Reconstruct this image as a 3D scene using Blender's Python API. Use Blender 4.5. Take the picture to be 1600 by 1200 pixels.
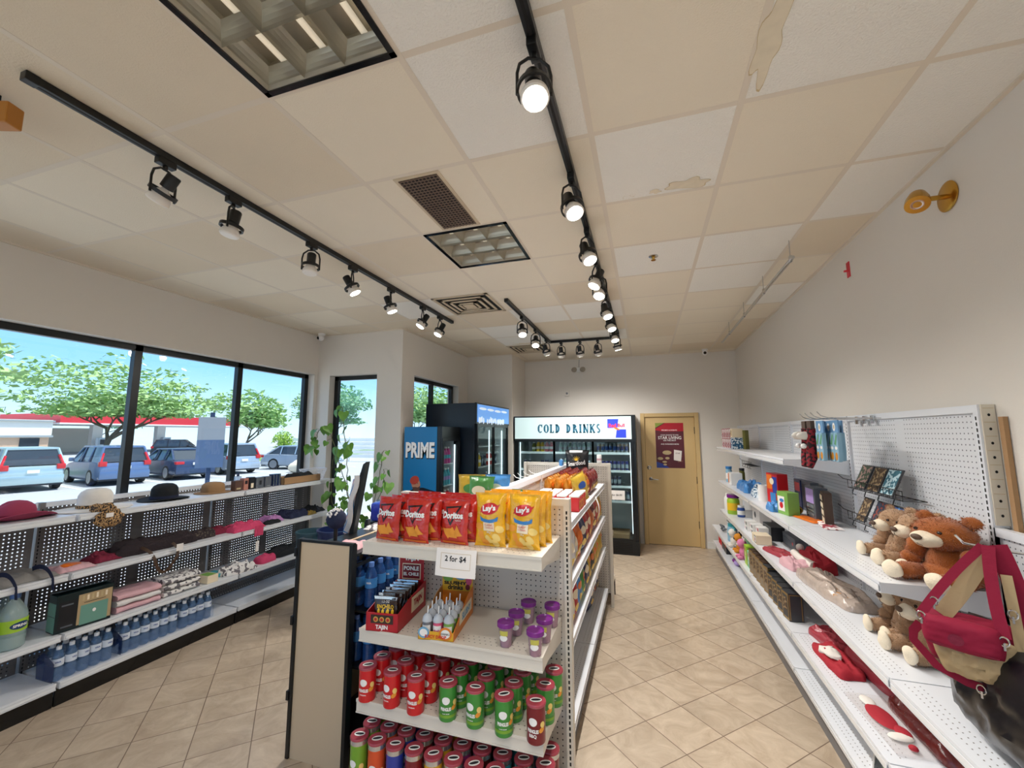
import bpy, bmesh, math, random
from mathutils import Vector, Matrix, noise
from mathutils.geometry import tessellate_polygon
for o in list(bpy.data.objects): bpy.data.objects.remove(o)
SC = bpy.context.scene; COL = SC.collection
PI = math.pi; rnd = random.Random(7)
# ---------------------------------------------------------------- camera
cd = bpy.data.cameras.new('camera'); cam = bpy.data.objects.new('camera', cd); COL.objects.link(cam)
cd.sensor_fit = 'HORIZONTAL'; cd.sensor_width = 36; cd.lens = 649.39/1600*36; cd.clip_start = .05; cd.clip_end = 600
def cam_matrix(yaw, pitch, roll):
    f = Vector((-math.sin(yaw)*math.cos(pitch), math.cos(yaw)*math.cos(pitch), math.sin(pitch)))
    r = Vector((math.cos(yaw), math.sin(yaw), 0)); u = r.cross(f)
    c, s = math.cos(roll), math.sin(roll)
    r2 = c*r+s*u; u2 = -s*r+c*u
    return Matrix((r2, u2, -f)).transposed().to_4x4()
cam.matrix_world = Matrix.Translation((0, 0, 1.79)) @ cam_matrix(.30967, .120504, -.00142691)
SC.camera = cam
# ---------------------------------------------------------------- world, sun, exposure
SC.view_settings.view_transform = 'Standard'; SC.view_settings.look = 'None'
SC.view_settings.gamma = 1; SC.view_settings.use_curve_mapping = False
SC.view_settings.exposure = EXPOSURE = 0.93
w = bpy.data.worlds.new('sky_world'); SC.world = w; w.use_nodes = True
wn = w.node_tree; wn.nodes.clear()
tcw = wn.nodes.new('ShaderNodeTexCoord'); sxyz = wn.nodes.new('ShaderNodeSeparateXYZ'); wn.links.new(tcw.outputs['Generated'], sxyz.inputs[0])
sky = wn.nodes.new('ShaderNodeValToRGB'); wn.links.new(sxyz.outputs[2], sky.inputs[0])      # clear summer sky: pale at the horizon, deep blue above
for e, (p_, c_) in zip([sky.color_ramp.elements[0], sky.color_ramp.elements[1], sky.color_ramp.elements.new(.13), sky.color_ramp.elements.new(.4)], [(0, (.62, .80, .92)), (1, (.05, .16, .50)), (.13, (.26, .53, .88)), (.4, (.12, .33, .74))]): e.position = p_; e.color = (*c_, 1)
bg = wn.nodes.new('ShaderNodeBackground'); bg.inputs[1].default_value = .95
wo = wn.nodes.new('ShaderNodeOutputWorld')
wn.links.new(sky.outputs[0], bg.inputs[0]); wn.links.new(bg.outputs[0], wo.inputs[0])
sd = bpy.data.lights.new('sun', 'SUN'); sd.energy = 3.2; sd.angle = math.radians(.6); sd.color = (1, .96, .9)
sun = bpy.data.objects.new('sun', sd); COL.objects.link(sun)
sun.rotation_euler = Vector((.34, .2, 1.0)).to_track_quat('Z', 'Y').to_euler()
# ---------------------------------------------------------------- materials
MATS = {}
def mat(name, col, rough=.5, metal=0, spec=.5, emit=0, alpha=1, bump=0, bscale=40, trans=0, var=0, vscale=5, coat=0, emcol=None, sheen=0):
    if name in MATS: return MATS[name]
    m = bpy.data.materials.new(name); m.use_nodes = True; nt = m.node_tree; b = nt.nodes['Principled BSDF']
    c = (*col, 1)
    b.inputs['Base Color'].default_value = c; b.inputs['Roughness'].default_value = rough; b.inputs['Metallic'].default_value = metal
    b.inputs['Specular IOR Level'].default_value = spec
    if emit: b.inputs['Emission Color'].default_value = (*(emcol or col), 1); b.inputs['Emission Strength'].default_value = emit
    if alpha < 1: b.inputs['Alpha'].default_value = alpha
    if trans: b.inputs['Transmission Weight'].default_value = trans
    if coat: b.inputs['Coat Weight'].default_value = coat
    if sheen: b.inputs['Sheen Weight'].default_value = sheen
    if bump or var:
        tc = nt.nodes.new('ShaderNodeTexCoord')
    if bump:
        n = nt.nodes.new('ShaderNodeTexNoise'); n.inputs['Scale'].default_value = bscale; n.inputs['Detail'].default_value = 3
        bp = nt.nodes.new('ShaderNodeBump'); bp.inputs['Strength'].default_value = bump; bp.inputs['Distance'].default_value = .01
        nt.links.new(tc.outputs['Object'], n.inputs['Vector']); nt.links.new(n.outputs[0], bp.inputs['Height']); nt.links.new(bp.outputs[0], b.inputs['Normal'])
    if var:
        n = nt.nodes.new('ShaderNodeTexNoise'); n.inputs['Scale'].default_value = vscale; n.inputs['Detail'].default_value = 4
        mx = nt.nodes.new('ShaderNodeMix'); mx.data_type = 'RGBA'
        mx.inputs[6].default_value = (*[max(0, x*(1-var)) for x in col], 1); mx.inputs[7].default_value = (*[min(1, x*(1+var)) for x in col], 1)
        nt.links.new(tc.outputs['Object'], n.inputs['Vector']); nt.links.new(n.outputs[0], mx.inputs[0]); nt.links.new(mx.outputs[2], b.inputs['Base Color'])
    MATS[name] = m; return m
def N(nt, t, op=None, a=None, b=None):
    n = nt.nodes.new(t)
    if op: n.operation = op
    for i, x in enumerate((a, b)):
        if x is None: continue
        if isinstance(x, (int, float)): n.inputs[i].default_value = x
        else: nt.links.new(x, n.inputs[i])
    return n.outputs[0]
def pegboard(name, col, hole, r=.0034, pitch=.0254, through=False, rough=.45, bandcol=None):
    """panel in the local XZ plane punched on an inch grid"""
    m = mat(name, col, rough); nt = m.node_tree; b = nt.nodes['Principled BSDF']
    tc = nt.nodes.new('ShaderNodeTexCoord'); sp = nt.nodes.new('ShaderNodeSeparateXYZ'); nt.links.new(tc.outputs['Object'], sp.inputs[0])
    M_ = 'ShaderNodeMath'; d = []
    for k in (0, 2):
        q = N(nt, M_, 'DIVIDE', sp.outputs[k], pitch); q = N(nt, M_, 'FRACT', q); q = N(nt, M_, 'SUBTRACT', q, .5); d.append(N(nt, M_, 'MULTIPLY', q, q))
    s = N(nt, M_, 'ADD', d[0], d[1]); s = N(nt, M_, 'SQRT', s); h = N(nt, M_, 'LESS_THAN', s, r/pitch)
    # plain bands beside the uprights and in the middle of a panel
    xx = N(nt, M_, 'DIVIDE', sp.outputs[0], .62); fx = N(nt, M_, 'FRACT', xx); fx = N(nt, M_, 'SUBTRACT', fx, .5); fx = N(nt, M_, 'ABSOLUTE', fx); keep = N(nt, M_, 'LESS_THAN', fx, .44)
    h = N(nt, M_, 'MULTIPLY', h, keep)
    if through:
        tr = nt.nodes.new('ShaderNodeBsdfTransparent'); mx = nt.nodes.new('ShaderNodeMixShader'); nt.links.new(h, mx.inputs[0])
        nt.links.new(b.outputs[0], mx.inputs[1]); nt.links.new(tr.outputs[0], mx.inputs[2]); nt.links.new(mx.outputs[0], nt.nodes['Material Output'].inputs[0])
    else:
        mx = nt.nodes.new('ShaderNodeMix'); mx.data_type = 'RGBA'; mx.inputs[6].default_value = (*col, 1); mx.inputs[7].default_value = (*hole, 1)
        nt.links.new(h, mx.inputs[0]); nt.links.new(mx.outputs[2], b.inputs['Base Color'])
    return m
def C(h):  # sRGB hex -> linear
    r = [int(h[i:i+2], 16)/255 for i in (0, 2, 4)]
    return tuple(x/12.92 if x < .04045 else ((x+.055)/1.055)**2.4 for x in r)
# ---------------------------------------------------------------- mesh builder
TXT = {}
def text_geo(s, bold=0):
    if (s, bold) in TXT: return TXT[(s, bold)]
    cu = bpy.data.curves.new('t', 'FONT'); cu.body = s; cu.resolution_u = 2; cu.offset = bold; cu.align_x = 'CENTER'
    o = bpy.data.objects.new('t', cu); COL.objects.link(o); bpy.context.view_layer.update()
    me = o.evaluated_get(bpy.context.evaluated_depsgraph_get()).to_mesh()
    v = [tuple(p.co[:2]) for p in me.vertices]; f = [tuple(p.vertices) for p in me.polygons]
    xs = [p[0] for p in v]; ys = [p[1] for p in v]; cx = (min(xs)+max(xs))/2; cy = (min(ys)+max(ys))/2
    wd = max(xs)-min(xs); ht = max(ys)-min(ys)
    v = [((x-cx), (y-cy)) for x, y in v]
    bpy.data.objects.remove(o); bpy.data.curves.remove(cu)
    TXT[(s, bold)] = (v, f, wd, ht); return TXT[(s, bold)]
class MB:
    def __init__(s): s.v = []; s.f = []; s.mi = []; s.mats = []; s.M = None
    def idx(s, m):
        if isinstance(m, str): m = MATS[m]
        if m not in s.mats: s.mats.append(m)
        return s.mats.index(m)
    def add(s, vs, fs, m, M=None):
        b = len(s.v); M = M or s.M
        s.v += [tuple(M @ Vector(p)) for p in vs] if M else [tuple(p) for p in vs]
        i = s.idx(m)
        for f in fs: s.f.append([b+k for k in f]); s.mi.append(i)
        return s
    def box(s, x0, x1, y0, y1, z0, z1, m, M=None):
        v = [(x, y, z) for z in (z0, z1) for y in (y0, y1) for x in (x0, x1)]
        return s.add(v, [(0, 2, 3, 1), (4, 5, 7, 6), (0, 1, 5, 4), (2, 6, 7, 3), (0, 4, 6, 2), (1, 3, 7, 5)], m, M)
    def rbox(s, x0, x1, y0, y1, z0, z1, m, r=.01, M=None):
        """box with chamfered edges (built from a bevelled cube)"""
        bm = bmesh.new(); bmesh.ops.create_cube(bm, size=1)
        for v in bm.verts: v.co = Vector(((x0+x1)/2+v.co.x*(x1-x0), (y0+y1)/2+v.co.y*(y1-y0), (z0+z1)/2+v.co.z*(z1-z0)))
        bmesh.ops.bevel(bm, geom=list(bm.edges), offset=r, segments=2, profile=.6, affect='EDGES')
        bm.verts.index_update(); v = [tuple(q.co) for q in bm.verts]; f = [[q.index for q in p.verts] for p in bm.faces]; bm.free()
        return s.add(v, f, m, M)
    def lathe(s, prof, m, seg=20, c=(0, 0, 0), M=None, cap=True, sx=1, sy=1):
        v = []; f = []; n = len(prof)
        for r, z in prof:
            for k in range(seg):
                a = 2*PI*k/seg; v.append((c[0]+r*math.cos(a)*sx, c[1]+r*math.sin(a)*sy, c[2]+z))
        for i in range(n-1):
            for k in range(seg):
                a, b = i*seg+k, i*seg+(k+1) % seg; f.append((a, b, b+seg, a+seg))
        if cap: f.append(tuple(range(seg-1, -1, -1))); f.append(tuple((n-1)*seg+k for k in range(seg)))
        return s.add(v, f, m, M)
    def tube(s, pts, r, m, seg=8, M=None):
        pts = [Vector(p) for p in pts]; v = []; f = []; n = len(pts)
        up = None
        for i, p in enumerate(pts):
            t = (pts[min(i+1, n-1)]-pts[max(i-1, 0)]).normalized()
            if up is None: up = t.orthogonal().normalized()
            up = (up-t*up.dot(t)); up = up.normalized() if up.length > 1e-6 else t.orthogonal().normalized()
            q = t.cross(up); rr = r[i] if isinstance(r, (list, tuple)) else r
            for k in range(seg):
                a = 2*PI*k/seg; v.append(tuple(p+(up*math.cos(a)+q*math.sin(a))*rr))
        for i in range(n-1):
            for k in range(seg):
                a, b = i*seg+k, i*seg+(k+1) % seg; f.append((a, b, b+seg, a+seg))
        f.append(tuple(range(seg-1, -1, -1))); f.append(tuple((n-1)*seg+k for k in range(seg)))
        return s.add(v, f, m, M)
    def ball(s, c, r, m, seg=16, rings=10, M=None, noisy=0, nf=20):
        r = (r, r, r) if isinstance(r, (int, float)) else r; v = []; f = []
        for i in range(rings+1):
            th = PI*i/rings
            for k in range(seg):
                a = 2*PI*k/seg; d = Vector((math.sin(th)*math.cos(a), math.sin(th)*math.sin(a), math.cos(th)))
                q = Vector((c[0]+d.x*r[0], c[1]+d.y*r[1], c[2]+d.z*r[2]))
                if noisy: q += d*noise.noise(q*nf)*noisy
                v.append(tuple(q))
        for i in range(rings):
            for k in range(seg):
                a, b = i*seg+k, i*seg+(k+1) % seg; f.append((a, a+seg, b+seg, b))
        return s.add(v, f, m, M)
    def grid(s, nu, nv, fn, m, M=None):
        v = [fn(i/nu, j/nv) for j in range(nv+1) for i in range(nu+1)]; w_ = nu+1
        f = [(j*w_+i, j*w_+i+1, (j+1)*w_+i+1, (j+1)*w_+i) for j in range(nv) for i in range(nu)]
        return s.add(v, f, m, M)
    def poly(s, pts, m, fn=None, M=None):
        """flat outline (u,v) mapped by fn to 3D, default the XZ plane facing -Y"""
        curved = fn is not None and abs(Vector(fn(0, 0)).lerp(Vector(fn(.02, .02)), .5).__sub__(Vector(fn(.01, .01))).length) > 1e-6
        fn = fn or (lambda u, v: (u, 0, v))
        t = tessellate_polygon([[Vector((p[0], p[1], 0)) for p in pts]]); V = []; F = []
        def sub(a, b_, c, k):
            if k == 0 or max(math.dist(a, b_), math.dist(b_, c), math.dist(a, c)) < .012:
                i = len(V); V.extend([fn(*a), fn(*b_), fn(*c)]); F.append((i, i+1, i+2)); return
            ab, bc, ca = [((p[0]+q[0])/2, (p[1]+q[1])/2) for p, q in ((a, b_), (b_, c), (c, a))]
            sub(a, ab, ca, k-1); sub(ab, b_, bc, k-1); sub(ca, bc, c, k-1); sub(ab, bc, ca, k-1)
        for q in t: sub(tuple(pts[q[0]])[:2], tuple(pts[q[1]])[:2], tuple(pts[q[2]])[:2], 3 if curved else 0)
        return s.add(V, F, m, M)
    def disc(s, u, v, ru, rv, m, fn=None, n=20, M=None, rot=0):
        c, q = math.cos(rot), math.sin(rot)
        fn = fn or (lambda u, v: (u, 0, v)); V = [fn(u, v)]; F = []; R = (.4, .75, 1)
        for rr in R:
            for k in range(n):
                x, y = rr*ru*math.cos(2*PI*k/n), rr*rv*math.sin(2*PI*k/n); V.append(fn(u+x*c-y*q, v+x*q+y*c))
        for k in range(n):
            k2 = (k+1) % n; F.append((0, 1+k, 1+k2))
            for j in range(2): F.append((1+j*n+k, 1+(j+1)*n+k, 1+(j+1)*n+k2, 1+j*n+k2))
        return s.add(V, F, m, M)
    def rect(s, u0, u1, v0, v1, m, fn=None, M=None, n=1):
        fn = fn or (lambda u, v: (u, 0, v))
        return s.grid(n, 1, lambda a, b: fn(u0+(u1-u0)*a, v0+(v1-v0)*b), m, M)
    def prism(s, pts, d0, d1, m, axis='Y', M=None):
        """outline extruded along an axis; pts are the other two coordinates"""
        n = len(pts)
        g = {'Y': lambda p, d: (p[0], d, p[1]), 'X': lambda p, d: (d, p[0], p[1]), 'Z': lambda p, d: (p[0], p[1], d)}[axis]
        t = [tuple(q) for q in tessellate_polygon([[Vector((p[0], p[1], 0)) for p in pts]])]
        v = [g(p, d0) for p in pts]+[g(p, d1) for p in pts]
        f = [q[::-1] for q in t]+[tuple(n+k for k in q) for q in t]+[(k, (k+1) % n, (k+1) % n+n, k+n) for k in range(n)]
        return s.add(v, f, m, M)
    def text(s, st, w_, m, fn=None, u=0, v=0, h=None, M=None, bold=.01, rot=0):
        fn = fn or (lambda a, b: (a, 0, b))
        V, F, wd, ht = text_geo(st, bold); k = w_/wd; kh = k if h is None else h/ht
        c, q = math.cos(rot), math.sin(rot)
        P = [(x*k, y*kh) for x, y in V]
        return s.add([fn(u+x*c-y*q, v+x*q+y*c) for x, y in P], F, m, M)
    def build(s, name, parent=None, smooth=False, loc=None, bevel=0, fixn=True):
        me = bpy.data.meshes.new(name); me.from_pydata(s.v, [], s.f)
        for m in s.mats: me.materials.append(m)
        me.polygons.foreach_set('material_index', s.mi)
        if fixn:
            bm = bmesh.new(); bm.from_mesh(me); bmesh.ops.recalc_face_normals(bm, faces=bm.faces); bm.to_mesh(me); bm.free()
        if smooth:
            me.polygons.foreach_set('use_smooth', [True]*len(me.polygons))
            try: me.set_sharp_from_angle(angle=math.radians(40))
            except Exception: pass
        me.update()
        o = bpy.data.objects.new(name, me); COL.objects.link(o)
        if parent: o.parent = parent
        if loc: o.location = loc
        if bevel:
            b = o.modifiers.new('bevel', 'BEVEL'); b.width = bevel; b.segments = 2; b.limit_method = 'ANGLE'
        return o
def tag(o, label=None, cat=None, group=None, kind=None):
    if label: o['label'] = label
    if cat: o['category'] = cat
    if group: o['group'] = group
    if kind: o['kind'] = kind
    return o
def thing(name, label, cat, loc=(0, 0, 0), rz=0, group=None):
    o = bpy.data.objects.new(name, None); COL.objects.link(o); o.empty_display_size = .05
    o.location = loc; o.rotation_euler = (0, 0, rz); return tag(o, label, cat, group)
def copy_tree(o, parent=None, depth=0):
    c = o.copy(); COL.objects.link(c)
    if parent: c.parent = parent
    for ch in list(o.children): copy_tree(ch, c, depth+1)
    return c
class Proto:
    """first use moves the thing itself, later uses copy it with its parts"""
    def __init__(s, o): s.o = o; s.used = False
    def put(s, loc, rz=0, label=None, group=None, rot=None, scale=None):
        o = copy_tree(s.o) if s.used else s.o; s.used = True
        o.location = loc; o.rotation_euler = rot or (0, 0, rz)
        if scale: o.scale = (scale,)*3 if isinstance(scale, (int, float)) else scale
        if label: o['label'] = label
        if group: o['group'] = group
        elif 'group' in o: del o['group']
        return o
def struct(mb, name, **k): return tag(mb.build(name, **k), kind='structure')
ORD = ['first', 'second', 'third', 'fourth', 'fifth', 'sixth', 'seventh', 'eighth', 'ninth', 'tenth', 'eleventh', 'twelfth', 'thirteenth', 'fourteenth', 'fifteenth', 'sixteenth']
# ---------------------------------------------------------------- common materials
mat('wall_paint', C('e3dcd2'), .7, bump=.08, bscale=120)
mat('ceiling_cream', C('ebdfca'), .9, bump=.25, bscale=160, var=.05, vscale=1.3)
mat('ceiling_cream_dark', C('e2d3bb'), .9, bump=.25, bscale=160, var=.06, vscale=2)
mat('ceiling_white', C('efeae0'), .9, bump=.5, bscale=110, var=.02)
mat('ceiling_grid', C('e0d3c0'), .6)
mat('stain', C('c8b288'), .9, var=.2, vscale=14)
mat('black_metal', C('0d0f10'), .4); mat('black_frame', C('0b1012'), .35); mat('black_gloss', C('08090b'), .15)
mat('white_metal', C('e9e6e0'), .35); mat('cream_metal', C('ded6c9'), .4); mat('cool_white_metal', C('e4e6ea'), .32)
mat('grey_metal', C('77777a'), .45); mat('dark_slot', C('15120f'), .8); mat('chrome', C('c9c9c9'), .15, 1); mat('brass', C('c79a45'), .25, 1)
mat('white', C('f4f2ee'), .5); mat('paper', C('f3ece6'), .8); mat('ink', C('1c1c22'), .7)
mat('lens', (1, 1, 1), .3, emit=14, emcol=(1, .97, .9)); mat('bulb_white', C('ece4da'), .35)
mat('beige_panel', C('d8bf9d'), .55); mat('cardboard', C('a8825a'), .8); mat('door_paint', C('d2b37c'), .4)
mat('glass_clear', (1, 1, 1), .02, alpha=.06); mat('plastic_film', (1, 1, 1), .08, alpha=.16)
mat('dark_rubber', C('131315'), .8)
# dots in the front of metal shelves
pegboard('pegboard_beige', C('d3c9bd'), C('2b2420')); pegboard('pegboard_white', C('dfe0e3'), C('55585f'))
pegboard('pegboard_window', C('75706e'), (0, 0, 0), r=.0046, through=True)
pegboard('pegboard_window_low', C('8b8988'), (.1, .1, .1))
def thin_glass(name, tint):
    m = bpy.data.materials.new(name); m.use_nodes = True; nt = m.node_tree; nt.nodes.clear()
    t = nt.nodes.new('ShaderNodeBsdfTransparent'); t.inputs[0].default_value = (*tint, 1)
    g = nt.nodes.new('ShaderNodeBsdfGlossy'); g.inputs['Roughness'].default_value = .01
    lw = nt.nodes.new('ShaderNodeLayerWeight'); lw.inputs[0].default_value = .5
    fr = nt.nodes.new('ShaderNodeMath'); fr.operation = 'POWER'; nt.links.new(lw.outputs['Facing'], fr.inputs[0]); fr.inputs[1].default_value = 4; fr2 = nt.nodes.new('ShaderNodeMath'); fr2.operation = 'MULTIPLY_ADD'; nt.links.new(fr.outputs[0], fr2.inputs[0]); fr2.inputs[1].default_value = .35; fr2.inputs[2].default_value = .03; fr = fr2
    mx = nt.nodes.new('ShaderNodeMixShader'); o = nt.nodes.new('ShaderNodeOutputMaterial')
    nt.links.new(fr.outputs[0], mx.inputs[0]); nt.links.new(t.outputs[0], mx.inputs[1]); nt.links.new(g.outputs[0], mx.inputs[2]); nt.links.new(mx.outputs[0], o.inputs[0])
    MATS[name] = m; return m
thin_glass('window_glass', (.93, .97, .98)); thin_glass('cooler_glass', (.85, .92, .93))
# floor: 12 inch tiles laid on the diagonal
def floor_mat():
    m = bpy.data.materials.new('floor_tile'); m.use_nodes = True; nt = m.node_tree; b = nt.nodes['Principled BSDF']; MATS['floor_tile'] = m
    g = nt.nodes.new('ShaderNodeNewGeometry'); sp = nt.nodes.new('ShaderNodeSeparateXYZ'); nt.links.new(g.outputs['Position'], sp.inputs[0])
    M_ = 'ShaderNodeMath'; S = .3125*math.sqrt(2)
    X = N(nt, M_, 'ADD', sp.outputs[0], 2.943); Y = N(nt, M_, 'SUBTRACT', sp.outputs[1], 1.863)
    U = N(nt, M_, 'DIVIDE', N(nt, M_, 'ADD', X, Y), S); V = N(nt, M_, 'DIVIDE', N(nt, M_, 'SUBTRACT', Y, X), S)
    e = []
    for q in (U, V):
        f = N(nt, M_, 'FRACT', q); f = N(nt, M_, 'SUBTRACT', f, .5); f = N(nt, M_, 'ABSOLUTE', f); e.append(N(nt, M_, 'GREATER_THAN', f, .4915))
    gr = N(nt, M_, 'MAXIMUM', e[0], e[1])
    cell = nt.nodes.new('ShaderNodeCombineXYZ'); nt.links.new(N(nt, M_, 'FLOOR', U), cell.inputs[0]); nt.links.new(N(nt, M_, 'FLOOR', V), cell.inputs[1])
    wn_ = nt.nodes.new('ShaderNodeTexWhiteNoise'); wn_.noise_dimensions = '3D'; nt.links.new(cell.outputs[0], wn_.inputs[0])
    off = nt.nodes.new('ShaderNodeVectorMath'); off.operation = 'SCALE'; nt.links.new(wn_.outputs['Color'], off.inputs[0]); off.inputs['Scale'].default_value = 9
    ad = nt.nodes.new('ShaderNodeVectorMath'); ad.operation = 'ADD'; nt.links.new(g.outputs['Position'], ad.inputs[0]); nt.links.new(off.outputs[0], ad.inputs[1])
    n1 = nt.nodes.new('ShaderNodeTexNoise'); n1.inputs['Scale'].default_value = 5; n1.inputs['Detail'].default_value = 8; n1.inputs['Roughness'].default_value = .65; n1.inputs['Distortion'].default_value = 1.5
    nt.links.new(ad.outputs[0], n1.inputs['Vector'])
    cr = nt.nodes.new('ShaderNodeValToRGB'); cr.color_ramp.elements[0].position = .3; cr.color_ramp.elements[1].position = .72
    cr.color_ramp.elements[0].color = (*C('ad9982'), 1); cr.color_ramp.elements[1].color = (*C('cdbba4'), 1)
    nt.links.new(n1.outputs[0], cr.inputs[0])
    hv = nt.nodes.new('ShaderNodeHueSaturation'); nt.links.new(cr.outputs[0], hv.inputs['Color'])
    nt.links.new(N(nt, M_, 'ADD', N(nt, M_, 'MULTIPLY', wn_.outputs['Value'], .12), .94), hv.inputs['Value'])
    mx = nt.nodes.new('ShaderNodeMix'); mx.data_type = 'RGBA'; nt.links.new(gr, mx.inputs[0]); nt.links.new(hv.outputs[0], mx.inputs[6]); mx.inputs[7].default_value = (*C('7a6655'), 1)
    nt.links.new(mx.outputs[2], b.inputs['Base Color']); b.inputs['Roughness'].default_value = .38
    bp = nt.nodes.new('ShaderNodeBump'); bp.invert = True; bp.inputs['Distance'].default_value = .004; bp.inputs['Strength'].default_value = .5; nt.links.new(gr, bp.inputs['Height']); nt.links.new(bp.outputs[0], b.inputs['Normal'])
floor_mat()
# ---------------------------------------------------------------- room shell
XL, XR, YB, YF, H, T = -4.25, 1.425, 7.43, -2.6, 3.145, .2
GZ = -.35                                     # ground outside
b = MB(); b.box(XL-T, XR+T, YF-T, YB+T, -.2, 0, 'floor_tile'); struct(b, 'floor')
# walls with openings
def wall_run(name, axis, c0, c1, a0, a1, openings, m='wall_paint'):
    """wall between c0..c1 in thickness, a0..a1 along; openings (p0,p1,z0,z1)"""
    b = MB()
    def bx(p0, p1, z0, z1):
        if p1-p0 < 1e-4 or z1-z0 < 1e-4: return
        if axis == 'Y': b.box(c0, c1, p0, p1, z0, z1, m)
        else: b.box(p0, p1, c0, c1, z0, z1, m)
    p = a0
    for o in openings:
        bx(p, o[0], 0, H); bx(o[0], o[1], 0, o[2]); bx(o[0], o[1], o[3], H); p = o[1]
    bx(p, a1, 0, H); return struct(b, name)
XI, YC1, YC2, XS2 = -2.93, 4.56, 6.63, -2.12      # jogs of the window wall
wall_run('wall_left', 'Y', XL-T, XL, YF-T, YC1+T, [(-1.7, 4.50, .12, 2.60)])
wall_run('wall_left_return', 'X', YC1, YC1+T, XL, XI, [(-4.05, -3.30, .12, 2.58)])
wall_run('wall_left_column', 'Y', XI-T, XI, YC1+T, YC2+T, [(4.86, 6.25, .12, 2.58)])
wall_run('wall_left_alcove', 'X', YC2, YC2+T, XI, XS2, [])
wall_run('wall_left_stub', 'Y', XS2-T, XS2, YC2+T, YB+T, [])
wall_run('wall_back', 'X', YB, YB+T, XS2, XR+T, [(-.045, .785, 0, 2.10)])
wall_run('wall_right', 'Y', XR, XR+T, YF-T, YB, [])
wall_run('wall_front', 'X', YF-T, YF, XL, XR, [(-3.9, 1.1, .3, 2.6)])  # opening behind the camera added to let daylight into the room
for nm, a in (('baseboard_right', (XR-.012, XR, YF, YB, 0, .1)), ('baseboard_back', (.86, XR, YB-.012, YB, 0, .1)), ('baseboard_alcove', (XI, XS2, YC2-.012, YC2, 0, .1))):
    b = MB(); b.box(*a, 'white_metal'); struct(b, nm)
b = MB(); b.box(-.175, -.15, YB-.006, YB, 0, H, 'wall_paint'); struct(b, 'trim_1')   # panel joint in the back wall
# ceiling: lay-in tiles in a painted grid
GX = [-.186+.61*k for k in range(-7, 3)]; GX = [XL]+[x for x in GX if x > XL+.05]+[XR]
GY = [1.771+.61*k for k in range(-8, 10)]; GY = [YF]+[y for y in GY if YF+.05 < y < YB-.05]+[YB]
WHITE = {(-.8, 1.16), (-.8, .55), (-.19, 1.77), (.42, 1.16), (-.19, 2.99), (.42, 2.99), (.42, 3.6), (1.03, 1.16), (1.03, 1.77), (1.03, 2.38), (1.03, .55), (-1.41, 4.21), (-1.41, 5.43), (-2.02, 4.82), (-.8, 4.21), (-2.63, 3.6), (-2.02, 5.43), (-.8, 5.43), (1.03, 4.21)}
HOLES = [(-1.406, -.796, 2.381, 2.991), (-1.406, -.796, -.059, 1.161)]
b = MB(); r2 = random.Random(3)
for i in range(len(GX)-1):
    for j in range(len(GY)-1):
        x0, x1, y0, y1 = GX[i], GX[i+1], GY[j], GY[j+1]
        if any(h[0]-.02 < x0 and x1 < h[1]+.02 and h[2]-.02 < y0 and y1 < h[3]+.02 for h in HOLES): continue
        wh = any(abs(x0-a) < .1 and abs(y0-c) < .1 for a, c in WHITE)
        m = 'ceiling_white' if wh else r2.choice(['ceiling_cream', 'ceiling_cream', 'ceiling_cream_dark'])
        b.box(x0+.011, x1-.011, y0+.011, y1-.011, H, H+.02, m)
for x in GX: b.box(x-.013, x+.013, YF, YB, H-.001, H+.012, 'ceiling_grid')
for y in GY:
    if 0 < y < 1.1: b.box(XL, -1.406, y-.013, y+.013, H-.0005, H+.0125, 'ceiling_grid'); b.box(-.796, XR, y-.013, y+.013, H-.0005, H+.0125, 'ceiling_grid')
    else: b.box(XL, XR, y-.013, y+.013, H-.0005, H+.0125, 'ceiling_grid')
def blot(cx, cy, rx, ry, seed, m='stain', ring=True):
    q = random.Random(seed); n = 40; ph = [q.random()*6 for _ in range(5)]
    R = [1+sum(.13*math.sin(k*2*PI*i/n*1.0+ph[k-2]) for k in (2, 3, 5, 6)) for i in range(n)]
    P = [(cx+rx*R[i]*math.cos(2*PI*i/n), cy+ry*R[i]*math.sin(2*PI*i/n), H-.0015) for i in range(n)]
    Q = [(cx+(p[0]-cx)*.95, cy+(p[1]-cy)*.95, H-.0015) for p in P]
    v = P+Q; f = [(i, (i+1) % n, (i+1) % n+n, i+n) for i in range(n)]
    b.add(v, f, m)
    if not ring: b.add(Q, [tuple(range(n))], 'stain_light')
mat('stain_light', C('e3d6bd'), .9, var=.12, vscale=20)
mat('stain_light', C('e3d6bd'), .9, var=.12, vscale=20)
blot(.27, 2.31, .10, .05, 1, ring=False); blot(.1, 2.33, .03, .02, 2, ring=False); blot(-.05, 2.34, .025, .015, 4); blot(-.02, 2.33, .015, .01, 5)
blot(.46, 1.50, .045, .17, 6, ring=False); blot(.44, 1.25, .03, .05, 7, ring=False); blot(-1.7, 5.9, .13, .05, 8, 'stain', ring=False)
struct(b, 'ceiling', fixn=True)
b = MB(); b.box(XL-T, XR+T, YF-T, YB+T, H+.16, H+.3, 'wall_paint'); struct(b, 'trim_2')        # unseen roof slab above the ceiling void, put in to block the sun
# small angle mould where walls meet the ceiling
b = MB(); z0, z1 = H-.012, H
b.box(XR-.02, XR, YF, YB, z0, z1, 'ceiling_grid'); b.box(XL, XL+.02, YF, YC1, z0, z1, 'ceiling_grid'); b.box(XS2, XR, YB-.02, YB, z0, z1, 'ceiling_grid')
b.box(XL, XI, YC1-.02, YC1, z0, z1, 'ceiling_grid'); b.box(XI, XI+.02, YC1, YC2, z0, z1, 'ceiling_grid'); b.box(XI, XS2, YC2-.02, YC2, z0, z1, 'ceiling_grid'); struct(b, 'trim_3')
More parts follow.
